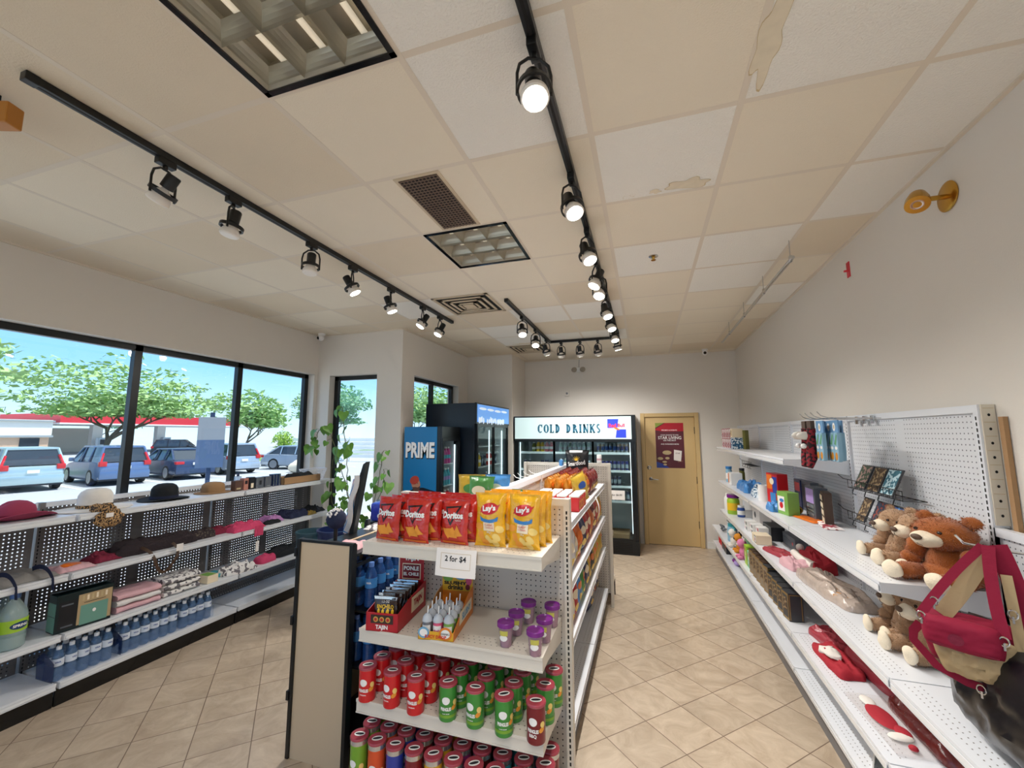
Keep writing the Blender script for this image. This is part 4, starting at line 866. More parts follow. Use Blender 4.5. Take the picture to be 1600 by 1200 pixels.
# water bottles
mat('pet_blue', C('9fbfe0'), .08, alpha=.55, spec=.8); mat('bottle_water', C('5c7da6'), .06, alpha=.55, spec=.9); mat('bottle_label', C('d9e2ee'), .4); mat('cap_white', C('e6eaf0'), .4); mat('cap_blue', C('5a7fc0'), .4); mat('label_deep', C('2b4f9a'), .4)
def bottle(h=.215, r=.031, body='bottle_water', label='bottle_label', cap='cap_white', ink='label_deep'):
    p = thing('water_bottle', 'x', 'bottle'); b = MB(); R = r
    b.lathe([(R*.8, 0), (R, .006), (R, h*.18), (R*.94, h*.21), (R, h*.24), (R, h*.38), (R*.95, h*.42), (R, h*.46), (R, h*.66), (R*.85, h*.76), (R*.5, h*.87), (R*.38, h*.92)], body, 18); b.build('bottle', p, True)
    b = MB(); b.lathe([(R+.0006, h*.44), (R+.0006, h*.66)], label, 18, cap=False); b.text('VIVA', .03, ink, lambda u, v: ((R+.0015)*math.sin(u/R), -(R+.0015)*math.cos(u/R), v), 0, h*.56, bold=.05); b.build('label', p, True)
    b = MB(); b.lathe([(R*.45, h*.90), (R*.46, h*.985), (R*.42, h)], cap, 14); b.build('cap', p, True); return p
# ---------------------------------------------------------------- goods on the window-side shelving
mat('film_blue', C('7fa0d0'), .1, alpha=.25); mat('film_navy', C('1d2f5e'), .15, alpha=.85)
mat('felt_pink', C('a23c58'), .9, bump=.3); mat('felt_cream', C('e9e2d8'), .9, bump=.3); mat('felt_black', C('16191c'), .9, bump=.3); mat('felt_tan', C('9a7650'), .9, bump=.3)
mat('cloth_maroon', C('7a1c35'), .9, bump=.4, bscale=60); mat('cloth_pink', C('d1436b'), .85, bump=.4, bscale=60); mat('cloth_lilac', C('b47fb3'), .9, bump=.4); mat('cloth_navy', C('1d2440'), .9, bump=.4); mat('cloth_dark', C('2a1f22'), .9, bump=.4, bscale=60)
mat('cloth_mustard', C('8d7433'), .9); mat('cloth_grey', C('8b8783'), .9, bump=.3, bscale=50); mat('cloth_rose', C('dcaeb4'), .9, bump=.4); mat('cloth_white', C('e2dedb'), .9, bump=.4); mat('leather_brown', C('4a3527'), .5)
def leopard(name, base, spot, sc=70, thr=.52):
    m = mat(name, base, .85); nt = m.node_tree; b = nt.nodes['Principled BSDF']; tc = nt.nodes.new('ShaderNodeTexCoord'); v = nt.nodes.new('ShaderNodeTexNoise'); v.inputs['Scale'].default_value = sc; v.inputs['Detail'].default_value = 0
    nt.links.new(tc.outputs['Object'], v.inputs['Vector']); r = nt.nodes.new('ShaderNodeValToRGB'); r.color_ramp.interpolation = 'CONSTANT'; r.color_ramp.elements[0].color = (*base, 1); r.color_ramp.elements[1].position = thr; r.color_ramp.elements[1].color = (*spot, 1)
    nt.links.new(v.outputs[0], r.inputs[0]); nt.links.new(r.outputs[0], b.inputs['Base Color']); return m
leopard('leopard', C('b08a5c'), C('1d1512'), 110); leopard('pattern_white', C('e6e2de'), C('6f6a6e'), 38, .56); leopard('plaid_dark', C('2b2022'), C('5a4f45'), 60, .6)
def hat(label, loc, felt, band, r_brim, r_crown, h, rz=0, curl=.02, pinch=0, taper=.85, cat='hat'):
    t = thing('hat', label, cat, loc, rz); b = MB()
    def S(a, k):   # k 0..1 radial from brim edge to crown top
        th = 2*PI*a
        return th
    prof = [(r_brim, 0), (r_brim*.98, .004), (r_crown*1.1, .006), (r_crown, .012), (r_crown*.99, h*.45), (r_crown*(.5+taper*.5), h*.68), (r_crown*taper*.88, h*.86), (r_crown*taper*.6, h*.97), (r_crown*.25, h), (0.001, h*(1-pinch))]
    v = []; f = []; n = 36
    for i, (r, z) in enumerate(prof):
        for k in range(n):
            th = 2*PI*k/n; zz = z+(curl*(abs(math.sin(th))**2) if i < 2 else 0)+(0 if i < 6 else -pinch*h*math.exp(-(math.sin(th)*3)**2)*.5); v.append((r*math.cos(th)*1.12, r*math.sin(th), zz+.002))
    for i in range(len(prof)-1):
        for k in range(n): f.append((i*n+k, i*n+(k+1) % n, (i+1)*n+(k+1) % n, (i+1)*n+k))
    b.add(v, f, felt); o = b.build('crown_and_brim', t, True); s_ = o.modifiers.new('solid', 'SOLIDIFY'); s_.thickness = .003
    b = MB()
    for k in range(n):
        pass
    b.lathe([(r_crown*1.01+.002, .014), (r_crown*1.0+.002, .014+.022)], band, 36, cap=False, sx=1.12); b.build('hat_band', t, True); return t
ZA, ZB, ZC, ZD = 1.2365, .8465, .4565, .1565
hat('raspberry pink cowboy hat with studded band at the left end of the top shelf', (-4.00, 1.70, ZA), 'felt_pink', 'cloth_maroon', .175, .085, .12, PI/2, .05, .25, .8)
hat('wide-brimmed cream felt hat with a leopard print band', (-4.00, 2.12, ZA), 'felt_cream', 'leopard', .20, .092, .150, PI/2, .0, .0, .92)
hat('black round-crowned felt hat on the top shelf', (-3.985, 2.59, ZA), 'felt_black', 'cloth_navy', .165, .088, .135, PI/2, .015, 0, .92)
hat('tan flat-topped bucket hat next to the black one', (-4.00, 3.03, ZA), 'felt_tan', 'felt_tan', .14, .088, .10, PI/2, .0, .12, .95)
def lump(name, label, cat, loc, rz, sx, sy, sz, m, seed=1, parts=None, amp=.35, group=None, nf=7, stripe=None, sq=.5, part='fabric'):
    """soft heap: squashed superellipsoid with folds"""
    t = thing(name, label, cat, loc, rz, group); b = MB()
    def F(i, j):
        th = 2*PI*i; ph = PI/2*(1-j); c, s_ = math.cos(th), math.sin(th)
        e = lambda q: math.copysign(abs(q)**sq, q)
        r = math.cos(ph)**.6 if j > 0 else 1.0; x, y = sx*e(c)*math.cos(ph)**.5 if math.cos(ph) > 0 else 0, sy*e(s_)*math.cos(ph)**.5 if math.cos(ph) > 0 else 0
        z = sz*(math.sin(ph)**.7 if math.sin(ph) > 0 else 0)
        n = noise.noise(Vector((x*nf/max(sx, .05)*.3+seed, y*nf/max(sy, .05)*.3, seed*.7)))*amp; n2 = noise.noise(Vector((x*40+seed, y*40, z*30)))*.22*amp/.35
        return (x*(1+n*.25), y*(1+n*.35), max(.0006, z*(1+n+n2)))
    b.grid(40, 14, lambda i, j: F(i, 1-j), m); b.add([F(k/40, 1) if False else F(k/40, 1.0) for k in range(40)], [tuple(range(40))], m) if False else None
    b.build(part, t, True); return t
lump('scrunchie', 'leopard print scrunchie with white tag hanging over the top shelf front', 'scrunchie', (-3.83, 2.08, ZA), 0, .05, .07, .045, 'leopard', 3, amp=.5)
t = thing('scrunchie', 'leopard print cloth end drooping below the top shelf by the cream hat', 'hair accessory', (-3.762, 2.085, ZA-.07)); b = MB(); b.ball((0, 0, .02), (.02, .085, .06), 'leopard', 24, 14, noisy=.03, nf=30); b.build('cloth', t, True); b = MB(); b.box(.021, .023, -.03, .015, .03, .06, 'paper'); b.build('tag', t)
def carton(name, label, cat, loc, rz, w_, d, h, m, decos=(), group=None, r=.002, part='box', lid=None):
    """closed carton; decos: (u0,u1,v0,v1,mat) on the front face in fractions, or ('t', text, width, mat, u, v)"""
    t = thing(name, label, cat, loc, rz, group); b = MB(); b.rbox(-w_/2, w_/2, -d/2, d/2, 0, h, m, min(r, w_/5, d/5, h/5)); k = 0
    for e in decos:
        k += 1; F = lambda u, v, k=k: (u, -d/2-.0006-.0005*k, v)
        if e[0] == 't': b.text(e[1], e[2]*w_, e[3], F, (e[4]-.5)*w_, e[5]*h, bold=.03)
        elif e[0] == 'd': b.disc((e[1]-.5)*w_, e[2]*h, e[3]*w_, e[4]*h, e[5], F)
        elif e[0] == 'top': b.rect((e[1]-.5)*w_, (e[2]-.5)*w_, (e[3]-.5)*d, (e[4]-.5)*d, e[5], lambda u, v: (u, v, h+.0008))
        else: b.rect((e[0]-.5)*w_, (e[1]-.5)*w_, e[2]*h, e[3]*h, e[4], F)
    b.build(part, t); return t
R90 = PI/2     # front faces +X when turned by +90
mat('box_brown', C('5b3f33'), .5); mat('box_black', C('1b1d22'), .35); mat('box_navy', C('1f2e50'), .35); mat('box_grey', C('5b6068'), .4); mat('box_salmon', C('b97a68'), .5)
for i, (y, w_, h, m, ex, n_) in enumerate([(3.19, .075, .10, 'box_brown', [(.2, .8, .15, .3, 'stain')], 'brown perfume carton nearest the tan hat'), (3.27, .05, .115, 'box_salmon', [(.2, .8, .5, .8, 'cloth_dark')], 'salmon coloured carton second from the tan hat'), (3.34, .06, .12, 'box_black', [(.25, .75, .1, .5, 'label_cream')], 'black carton with a pale front label'), (3.43, .09, .11, 'box_grey', [(.1, .2, .05, .95, 'foil'), (.4, .7, .3, .7, 'box_black')], 'grey carton with silver lines on the top shelf'), (3.53, .075, .11, 'box_grey', [(.2, .8, .1, .16, 'foil'), (.2, .26, .1, .9, 'foil')], 'second grey carton with silver frame lines'), (3.64, .10, .125, 'box_navy', [(.05, .12, .05, .95, 'foil'), (.4, .46, .05, .95, 'foil'), (.8, .86, .05, .95, 'foil')], 'navy blue carton with silver stripes beside the cardboard tray')]):
    carton('perfume_box', n_, 'box', (-3.90, y, ZA), R90, w_, .06, h, m, ex, 'cartons on the top window shelf')
t = thing('perfume_bottle', 'clear blue glass bottle standing behind the salmon carton', 'bottle', (-4.0, 3.28, ZA)); b = MB(); b.rbox(-.03, .03, -.02, .02, 0, .13, 'pet_blue', .006); b.build('bottle', t, True); b = MB(); b.lathe([(.012, .13), (.012, .165)], 'box_navy', 14); b.build('cap', t, True)
t = thing('cardboard_tray', 'long flat brown cardboard tray on the top shelf', 'tray', (-3.93, 3.98, ZA), R90); b = MB(); w_, d, h = .27, .09, .075
for a in ((-w_, w_, -d, -d+.004, 0, h), (-w_, w_, d-.004, d, 0, h), (-w_, -w_+.004, -d, d, 0, h), (w_-.004, w_, -d, d, 0, h), (-w_, w_, -d, d, 0, .004)): b.box(*a, 'cardboard')
b.build('tray', t)
lump('folded_scarf', 'dark green folded cloth lying in the cardboard tray', 'scarf', (-3.93, 4.02, ZA+.005), R90, .20, .07, .095, 'felt_black', 4)
mat('basket_white', C('e8e8ec'), .5)
t = thing('storage_basket', 'white perforated plastic basket at the window end of the top shelf', 'basket', (-3.99, 4.29, ZA), R90); b = MB(); w0, w1, d0, d1, h = .11, .15, .08, .11, .125
def bs(a, z):      # rounded-rect ring
    k = z/h; w_, d = w0+(w1-w0)*k, d0+(d1-d0)*k; th = 2*PI*a; c, s_ = math.cos(th), math.sin(th); return (w_*math.copysign(abs(c)**.4, c), d*math.copysign(abs(s_)**.4, s_), z+.002)
n = 60
for z in (.0, .03, .052, .074, .096, .118): b.grid(n, 1, lambda a, c, z=z: bs(a, z+c*(.008 if z < .11 else .012)), 'basket_white')
for k in range(n):
    a = k/n; b.grid(1, 1, lambda i, j: bs(a+i*.4/n, j*h*.98), 'basket_white')
b.add([bs(k/n, 0) for k in range(n)], [tuple(range(n))], 'basket_white'); o = b.build('basket', t, fixn=False); sm = o.modifiers.new('solid', 'SOLIDIFY'); sm.thickness = .002
# second shelf
def flat_cloth(name, label, cat, loc, rz, w_, d, h, m, seed=0, drop=0, group=None, part='fabric', fold=4):
    """folded or draped cloth as a lumpy sheet with real thickness; drop hangs past the shelf front (local -Y)"""
    t = thing(name, label, cat, loc, rz, group); b = MB(); nu, nv = 30, 16
    def S(i, j, top):
        x = (i-.5)*w_*(1+.10*noise.noise(Vector((j*3+seed, seed, 0)))); y = (j-.5)*d*(1+.15*noise.noise(Vector((seed, i*4, 1))))
        e = min(1, 6*min(i, 1-i))**.5*min(1, 6*min(j, 1-j))**.5
        z = .001 if not top else .002+h*e*(.65+.5*noise.noise(Vector((i*fold+seed, j*3, seed)))+.25*noise.noise(Vector((i*14+seed, j*9, 2))))
        return (x, y, max(z, .0008))
    b.grid(nu, nv, lambda i, j: S(i, j, 1), m); b.grid(nu, nv, lambda i, j: S(1-i, j, 0), m)
    b.build(part, t, True); return t
t = flat_cloth('tote_bag', 'pale grey tote bag lying flat with navy handles over the shelf edge', 'tote bag', (-3.99, 1.67, ZB), R90, .42, .34, .05, 'cloth_grey', 3)
def strap(mb, pts, w_, m, up=(0, 0, 1), th=.002):
    """flat webbing swept along points"""
    P = [Vector(p) for p in pts]; V = []; n = len(P)
    for i, p in enumerate(P):
        tg = (P[min(i+1, n-1)]-P[max(0, i-1)]).normalized(); s_ = Vector(up).cross(tg); s_ = s_.normalized() if s_.length > 1e-4 else Vector((1, 0, 0)); nn = tg.cross(s_).normalized()
        for a, c in ((-1, -1), (1, -1), (1, 1), (-1, 1)): V.append(tuple(p+s_*a*w_/2+nn*c*th/2))
    F = [(i*4+k, i*4+(k+1) % 4, i*4+4+(k+1) % 4, i*4+4+k) for i in range(n-1) for k in range(4)]+[(0, 1, 2, 3), tuple(4*(n-1)+k for k in range(4))]
    return mb.add(V, F, m)
def arc(p0, p1, p2, n=14):
    p0, p1, p2 = map(Vector, (p0, p1, p2)); return [(1-a)**2*p0+2*a*(1-a)*p1+a*a*p2 for a in [k/n for k in range(n+1)]]
for x in (-.05, .12): b = MB(); strap(b, list(arc((x, -.05, .055), (x+.01, -.17, .11), (x+.03, -.215, .0)))+[Vector((x+.035, -.222, -.075))], .028, 'cloth_navy', up=(1, 0, 0)); b.build('handle', t)
t = flat_cloth('folded_shirt', 'small folded packet with orange print on the second shelf', 'packet', (-3.95, 1.99, ZB), R90, .21, .22, .035, 'cloth_rose', 5); b = MB(); b.ball((0, -.02, .03), (.06, .05, .012), 'crisp_orange', 16, 8, noisy=.02); b.build('print', t, True)
flat_cloth('folded_scarf', 'folded dark crimson cloth beside the orange printed packet', 'scarf', (-3.99, 2.19, ZB), R90, .17, .2, .055, 'cloth_maroon', 6)
def umbrella(label, y, x, L, rz):
    t = thing('folding_umbrella', label, 'umbrella', (x, y, ZB+.03), rz); b = MB(); P = [(-L/2+L*k/12, 0, .008*math.sin(k*1.7)) for k in range(13)]; b.tube(P, [.008, .02, .03, .034, .036, .035, .036, .034, .033, .03, .026, .018, .008], 'cloth_dark', 12); b.build('folded_canopy', t, True)
    b = MB(); b.tube([(L/2-.01, 0, 0), (L/2+.05, 0, 0)], .008, 'black_metal', 8); b.build('shaft', t, True); return t
lump('evening_bag', 'long dark brown ruffled bag lying with its strap hanging over the shelf', 'bag', (-3.96, 2.55, ZB), R90-.08, .30, .10, .085, 'cloth_dark', 7, amp=.6)
t = bpy.data.objects['evening_bag']; b = MB(); strap(b, list(arc((-.16, -.10, .05), (-.12, -.20, .02), (-.10, -.20, -.08)))+list(arc((-.09, -.20, -.10), (-.06, -.205, -.19), (.0, -.20, -.14)))+list(arc((.01, -.2, -.12), (.10, -.2, -.02), (.05, -.12, .04))), .022, 'leather_brown', up=(0, 1, 0), th=.003); b.build('strap', t); b = MB(); b.box(.035, .085, -.212, -.210, -.015, .04, 'paper'); b.build('price_tag', t)
umbrella('folded dark umbrella lying along the second shelf behind the brown bag', 2.45, -4.09, .5, R90+.05)
lump('evening_bag', 'speckled dark fabric bag between the brown bag and the pink scarf', 'bag', (-3.95, 2.88, ZB), R90-.05, .13, .07, .07, 'plaid_dark', 9, amp=.5)
flat_cloth('scarf', 'dark maroon folded scarf under the pink one on the second shelf', 'scarf', (-4.02, 3.10, ZB), R90, .30, .22, .06, 'cloth_maroon', 12)
t = flat_cloth('scarf', 'bright pink scarf with white price tag hanging below the second shelf', 'scarf', (-3.90, 3.30, ZB), R90, .36, .20, .075, 'cloth_pink', 13)
b = MB(); b.grid(10, 8, lambda i, j: (.02+.10*i, -.128-.006*math.sin(i*9), .03-.10*j), 'cloth_pink'); b.build('hanging_end', t, True); b = MB(); b.tube([(.06, -.128, -.07), (.06, -.13, -.12)], .0008, 'white', 4); b.box(.04, .075, -.132, -.13, -.22, -.12, 'paper'); b.build('price_tag', t)
flat_cloth('folded_shirt', 'folded lilac cloth on the second window shelf', 'clothing', (-3.97, 3.68, ZB), R90, .20, .2, .075, 'cloth_lilac', 14)
lump('gloves', 'black and beige gloves lying in front of the lilac cloth', 'gloves', (-3.87, 3.60, ZB), R90, .10, .05, .035, 'felt_black', 15, amp=.5)
flat_cloth('folded_shirt', 'folded navy cloth towards the window end of the second shelf', 'clothing', (-3.96, 3.98, ZB), R90, .30, .24, .085, 'cloth_navy', 16)
flat_cloth('folded_shirt', 'black and mustard cloth at the end of the second shelf', 'clothing', (-3.98, 4.29, ZB), R90, .24, .22, .08, 'felt_black', 17)
flat_cloth('folded_shirt', 'small mustard cloth on the navy clothing', 'clothing', (-3.86, 4.14, ZB), R90, .13, .08, .045, 'cloth_mustard', 18)
# third shelf
mat('jug_plastic', C('bfd3d0'), .1, alpha=.45, spec=.8); mat('jug_water', C('9db8b6'), .1, alpha=.55); mat('label_lime', C('a8cf3a'), .4); mat('label_navy', C('20406e'), .4)
def jug():
    t = thing('water_jug', 'x', 'water jug'); b = MB(); b.lathe([(.058, 0), (.068, .01), (.068, .07), (.063, .085), (.068, .10), (.068, .19), (.06, .225), (.035, .27), (.022, .29), (.022, .31)], 'jug_plastic', 24); b.build('bottle', t, True)
    b = MB(); b.lathe([(.060, .004), (.0655, .012), (.0655, .185), (.055, .222)], 'jug_water', 20); b.build('water', t, True)
    W_ = lambda u, v, o=.001: ((.068+o)*math.sin(u/.068), -(.068+o)*math.cos(u/.068), v)
    b = MB(); b.rect(-.1, .1, .105, .18, 'label_lime', W_, n=16); b.disc(0, .142, .048, .022, 'label_navy', lambda u, v: W_(u, v, .002)); b.text('SPRING', .07, 'white', lambda u, v: W_(u, v, .003), 0, .142, bold=.04); b.build('label', t, True)
    b = MB(); b.lathe([(.025, .30), (.026, .328), (.02, .332)], 'cap_blue', 16); b.build('cap', t, True); return t
J = Proto(jug())
for i, (x, y, n_) in enumerate([(-3.88, 1.70, 'front jug nearest the green speaker box'), (-3.88, 1.55, 'front jug second from the green speaker box'), (-4.03, 1.74, 'back jug behind the right-hand front one'), (-4.03, 1.59, 'back jug behind the left-hand front one'), (-3.88, 1.40, 'front jug farthest to the left')]):
    J.put((x, y, ZC), R90+rnd.uniform(-.2, .2), 'clear water jug with lime green label, '+n_, 'water jugs on the third window shelf')
mat('box_sage', C('6f9f8f'), .4); mat('box_dark_green', C('122325'), .35); mat('photo_wood', C('b99f78'), .5)
t = thing('appliance_box', 'sage green product carton with black flap showing a bag picture', 'box', (-3.87, 2.04, ZC), R90-.1); b = MB(); b.rbox(-.15, .15, -.055, .055, 0, .245, 'box_dark_green', .003)
F = lambda o: (lambda u, v: (u, -.055-o, v)); b.rect(-.135, -.045, .02, .20, 'box_black', F(.001)); b.rect(-.04, .145, .02, .22, 'photo_wood', F(.001)); b.rect(-.025, .125, .015, .145, 'box_sage', F(.002)); b.disc(.05, .095, .010, .012, 'white', F(.003)); b.rect(-.01, .11, .16, .163, 'box_dark_green', F(.003))
for k in range(6): b.rect(-.02+.025*k, -.008+.025*k, .175, .21, 'label_cream' if k % 2 else 'stain', F(.0022))
b.rect(-.12, -.06, .03, .04, 'box_grey', F(.002)); b.rect(-.125, -.065, .17, .18, 'box_grey', F(.002)); b.rect(-.053, .053, .01, .195, 'box_sage', lambda u, v: (-.1512, u, v)); b.rect(-.053, .053, .108, .112, 'box_dark_green', lambda u, v: (-.1522, u, v)); b.build('carton', t)
b = MB(); b.add([(-.15, .055, .246), (.15, .055, .246), (.15, -.03, .262), (-.15, -.03, .262)], [(0, 1, 2, 3)], 'box_dark_green'); o = b.build('open_flap', t); o.modifiers.new('solid', 'SOLIDIFY').thickness = .003
def blanket(label, y, m1, m2, x=-3.93, w_=.30, seed=1, h=.13):
    t = thing('folded_blanket', label, 'blanket', (x, y, ZC), R90-.05); n = 3
    for k in range(n):
        b = MB(); z0 = h*k/n; hh = h/n
        def P(i, j):
            th = 2*PI*j; c, s_ = math.cos(th), math.sin(th); yy = .12*math.copysign(abs(c)**.35, c); zz = hh/2*math.copysign(abs(s_)**.7, s_); xx = (i-.5)*w_
            q = noise.noise(Vector((xx*14+seed, yy*10, k*3.3+zz*20)))*.010; return (xx+q*.6, yy+q, max(.001, z0+hh/2+zz+q*.5))
        b.grid(24, 24, P, m1 if k != 1 else m2)
        for s_ in (0, 1): b.add([P(s_, j/24) for j in range(24)], [tuple(range(24))], m1 if k != 1 else m2)
        b.build('fold', t, True)
    return t
blanket('folded rose and white fleece blanket on the third window shelf', 2.38, 'cloth_rose', 'cloth_white', w_=.29)
blanket('folded white blanket with grey pattern beside the rose one', 2.70, 'pattern_white', 'pattern_white', w_=.28, seed=5, h=.14)
carton('small_box', 'small cream carton with a green picture on its lid', 'box', (-3.87, 2.95, ZC), R90, .10, .13, .065, 'label_cream', [('top', .1, .9, .1, .9, 'candy_green')])
carton('small_box', 'flat teal packet lying on the third window shelf', 'box', (-3.96, 3.08, ZC), R90, .12, .14, .03, 'tube_teal', [])
lump('plastic_bag', 'crumpled clear and green plastic bag of goods', 'plastic bag', (-3.88, 3.26, ZC), R90, .17, .09, .055, 'pattern_white', 21, amp=.8)
lump('pouch', 'small bright pink zip pouch on the third window shelf', 'pouch', (-3.90, 3.58, ZC), R90, .10, .07, .07, 'cloth_pink', 22, amp=.2)
lump('folded_scarf', 'black crocheted cloth heap at the far end of the third shelf', 'scarf', (-3.95, 3.92, ZC), R90, .26, .10, .075, 'felt_black', 23, amp=.5)
# bottom shelf: wrapped water bottles
WB = Proto(bottle(.215, .0315)); k = 0
for y0, n_, lab in ((1.93, 5, 'left'), (2.31, 10, 'right')):
    for c in range(n_):
        for r in range(2):
            WB.put((-3.84-.068*r, y0+.068*c+(.02 if lab == 'right' and c > 5 else 0), ZD), R90+rnd.uniform(-.4, .4), '%s %s-row water bottle of the %s multipack on the bottom shelf' % (ORD[c], 'front' if r == 0 else 'back', lab), 'water bottles on the bottom window shelf')
for y0, n_, lab in ((1.90, 5, 'left'), (2.28, 10, 'right')):
    t = thing('pack_wrap', 'torn clear film wrap around the %s water multipack' % lab, 'packaging film', (-3.874, y0, ZD)); b = MB(); L = .068*n_+.015
    b.grid(2*n_, 10, lambda i, j: ((-.085 if j < .5 else .082)*(1 if True else 0)*abs(math.cos(PI*j))**.3*(1), L*i, .004+.16*math.sin(PI*j)**.6), 'film_blue') if False else None
    b.grid(2*n_, 1, lambda i, j: (.076, L*i, .004+.085*j+.008*math.sin(i*40)*j), 'film_blue'); b.add([(-.105, -.006, .002), (.076, -.006, .002), (.076, -.006, .12), (-.02, -.02, .19), (-.105, -.012, .13)], [(0, 1, 2, 3, 4)], 'film_navy'); b.build('film', t)
mat('film_blue', C('7fa0d0'), .1, alpha=.25)
# ---------------------------------------------------------------- things by the corner window
mat('leaf_vine', C('5f8f35'), .45, var=.35, vscale=9); mat('vine_stem', C('5b5a34'), .7); mat('pot_dark', C('2b3036'), .5); mat('soil', C('3a2c22'), .95)
t = thing('potted_vine', 'climbing heart-leaved vine in a pot in front of the narrow corner window', 'plant', (-3.30, 4.20, 0))
b = MB(); b.lathe([(.13, 0), (.17, .30), (.18, .32), (.165, .32), (.16, .28)], 'pot_dark', 28); b.build('pot', t, True); b = MB(); b.lathe([(0, .285), (.158, .285)], 'soil', 24, cap=False); b.build('soil', t)
q = random.Random(4); VS = []
VS.append([(0, 0, .28), (-.02, 0, .7), (-.10, .02, 1.1), (-.14, .02, 1.5), (-.19, .0, 1.95), (-.22, 0, 2.15)])
VS.append([(0, 0, .28), (.06, -.05, .8), (-.05, -.1, 1.25), (-.22, -.08, 1.6), (-.40, -.02, 1.88), (-.56, .0, 1.84), (-.60, .0, 1.68), (-.68, .02, 1.56)])
VS.append([(0, 0, .28), (.18, .05, .7), (.28, .05, 1.1), (.33, .05, 1.5), (.36, .05, 1.62)])
VS.append([(0, 0, .28), (-.1, 0, .6), (-.28, -.03, 1.0), (-.34, 0, 1.35), (-.30, 0, 1.6)])
VS.append([(0, 0, .28), (.1, -.05, .55), (.30, -.05, .85), (.42, -.02, 1.25), (.40, 0, 1.42)])
def leaf_heart(mb, p, s, n_, m):
    nn = Vector(n_).normalized(); u = nn.orthogonal().normalized(); a = q.uniform(-.6, .6); dn = Vector((0, 0, -1)); dn = (dn-nn*dn.dot(nn)).normalized(); sd_ = dn.cross(nn)
    R_ = Matrix.Rotation(a, 3, nn); dn = R_ @ dn; sd_ = R_ @ sd_
    O = [(0, 0), (.28, -.16), (.52, -.05), (.56, .25), (.38, .6), (0, 1.05), (-.38, .6), (-.56, .25), (-.52, -.05), (-.28, -.16)]
    V = [Vector(p)+sd_*x*s+dn*y*s+nn*(.18*s*abs(x)-.15*s*y*y) for x, y in O]; c = Vector(p)+dn*.4*s-nn*.02*s
    mb.add([tuple(c)]+[tuple(v) for v in V], [(0, 1+k, 1+(k+1) % len(V)) for k in range(len(V))], m)
bs_ = MB(); lv = MB(); nl = 0
for S in VS:
    P = [Vector(p) for p in S]; C_ = []
    for i in range(len(P)-1):
        for k in range(6): a = k/6; C_.append(P[i].lerp(P[i+1], a)+Vector((q.uniform(-.01, .01), q.uniform(-.01, .01), 0)))
    bs_.tube(C_, .0045, 'vine_stem', 6)
    for k in range(6, len(C_)):
        if q.random() < .7:
            d = Vector((q.uniform(-1, 1), q.uniform(-1, .2), q.uniform(-.3, .4))).normalized(); e = C_[k]+d*q.uniform(.03, .08); bs_.tube([C_[k], (C_[k]+e)/2+Vector((0, 0, .01)), e], .002, 'vine_stem', 4)
            leaf_heart(lv, e, q.uniform(.06, .12), (q.uniform(-.8, .8), -1, q.uniform(-.2, .9)), 'leaf_vine')
for k in range(60):
    p = (q.uniform(-.30, .05), q.uniform(-.12, .1), q.uniform(.55, 1.1)); leaf_heart(lv, p, q.uniform(.03, .05), (q.uniform(-1, 1), -1, q.uniform(0, 1)), 'leaf_vine')
bs_.build('stems', t, True); lv.build('leaves', t, fixn=False)
mat('pack_blue', C('2e3aa8'), .15, spec=.7, bump=.6, bscale=30); mat('stool_black', C('0f1114'), .4); mat('bin_grey', C('7d8794'), .4); mat('tub_blue', C('1f2b55'), .3); mat('tub_teal', C('35525c'), .4)
t = thing('side_table', 'low black stand with grey front carrying the blue water case', 'stand', (-2.45, 3.28, 0)); b = MB(); b.box(0, .62, 0, .4, .985, 1.01, 'stool_black'); b.build('top', t, bevel=.003)
for x in (.0, .58):
    for y in (0, .36): b = MB(); b.box(x, x+.04, y, y+.04, 0, .985, 'stool_black'); b.build('leg', t)
b = MB(); b.box(.04, .58, .36, .375, .1, .985, 'bin_grey'); b.build('back_panel', t)
t = thing('water_case', 'shrink-wrapped blue case of bottled water on the black stand', 'water case', (-2.14, 3.46, 1.011)); b = MB(); b.rbox(-.27, .27, -.16, .16, 0, .165, 'pack_blue', .03); b.text('esia', .18, 'white', lambda u, v: (u, -.1625, v), -.10, .06, h=.06, bold=.02)
for i in range(6):
    for j in range(4): b.lathe([(.033, .155), (.03, .17), (.014, .176), (.013, .185)], 'film_blue', 12, c=(-.22+.088*i, -.12+.08*j, 0))
b.build('case', t, True)
for nm, x, y, z, r, h, m in (('dark blue plastic tub behind the rack by the window', -2.98, 3.55, 0, .17, .84, 'tub_blue'), ('teal plastic tub standing below the end of the window shelves', -3.35, 3.62, 0, .14, .78, 'tub_teal')):
    t = thing('plastic_tub', nm, 'tub', (x, y, z)); b = MB(); b.lathe([(r*.8, 0), (r, h), (r*1.06, h), (r*1.06, h+.02), (r*.95, h+.02), (r*.93, h-.05)], m, 28); b.build('tub', t, True)
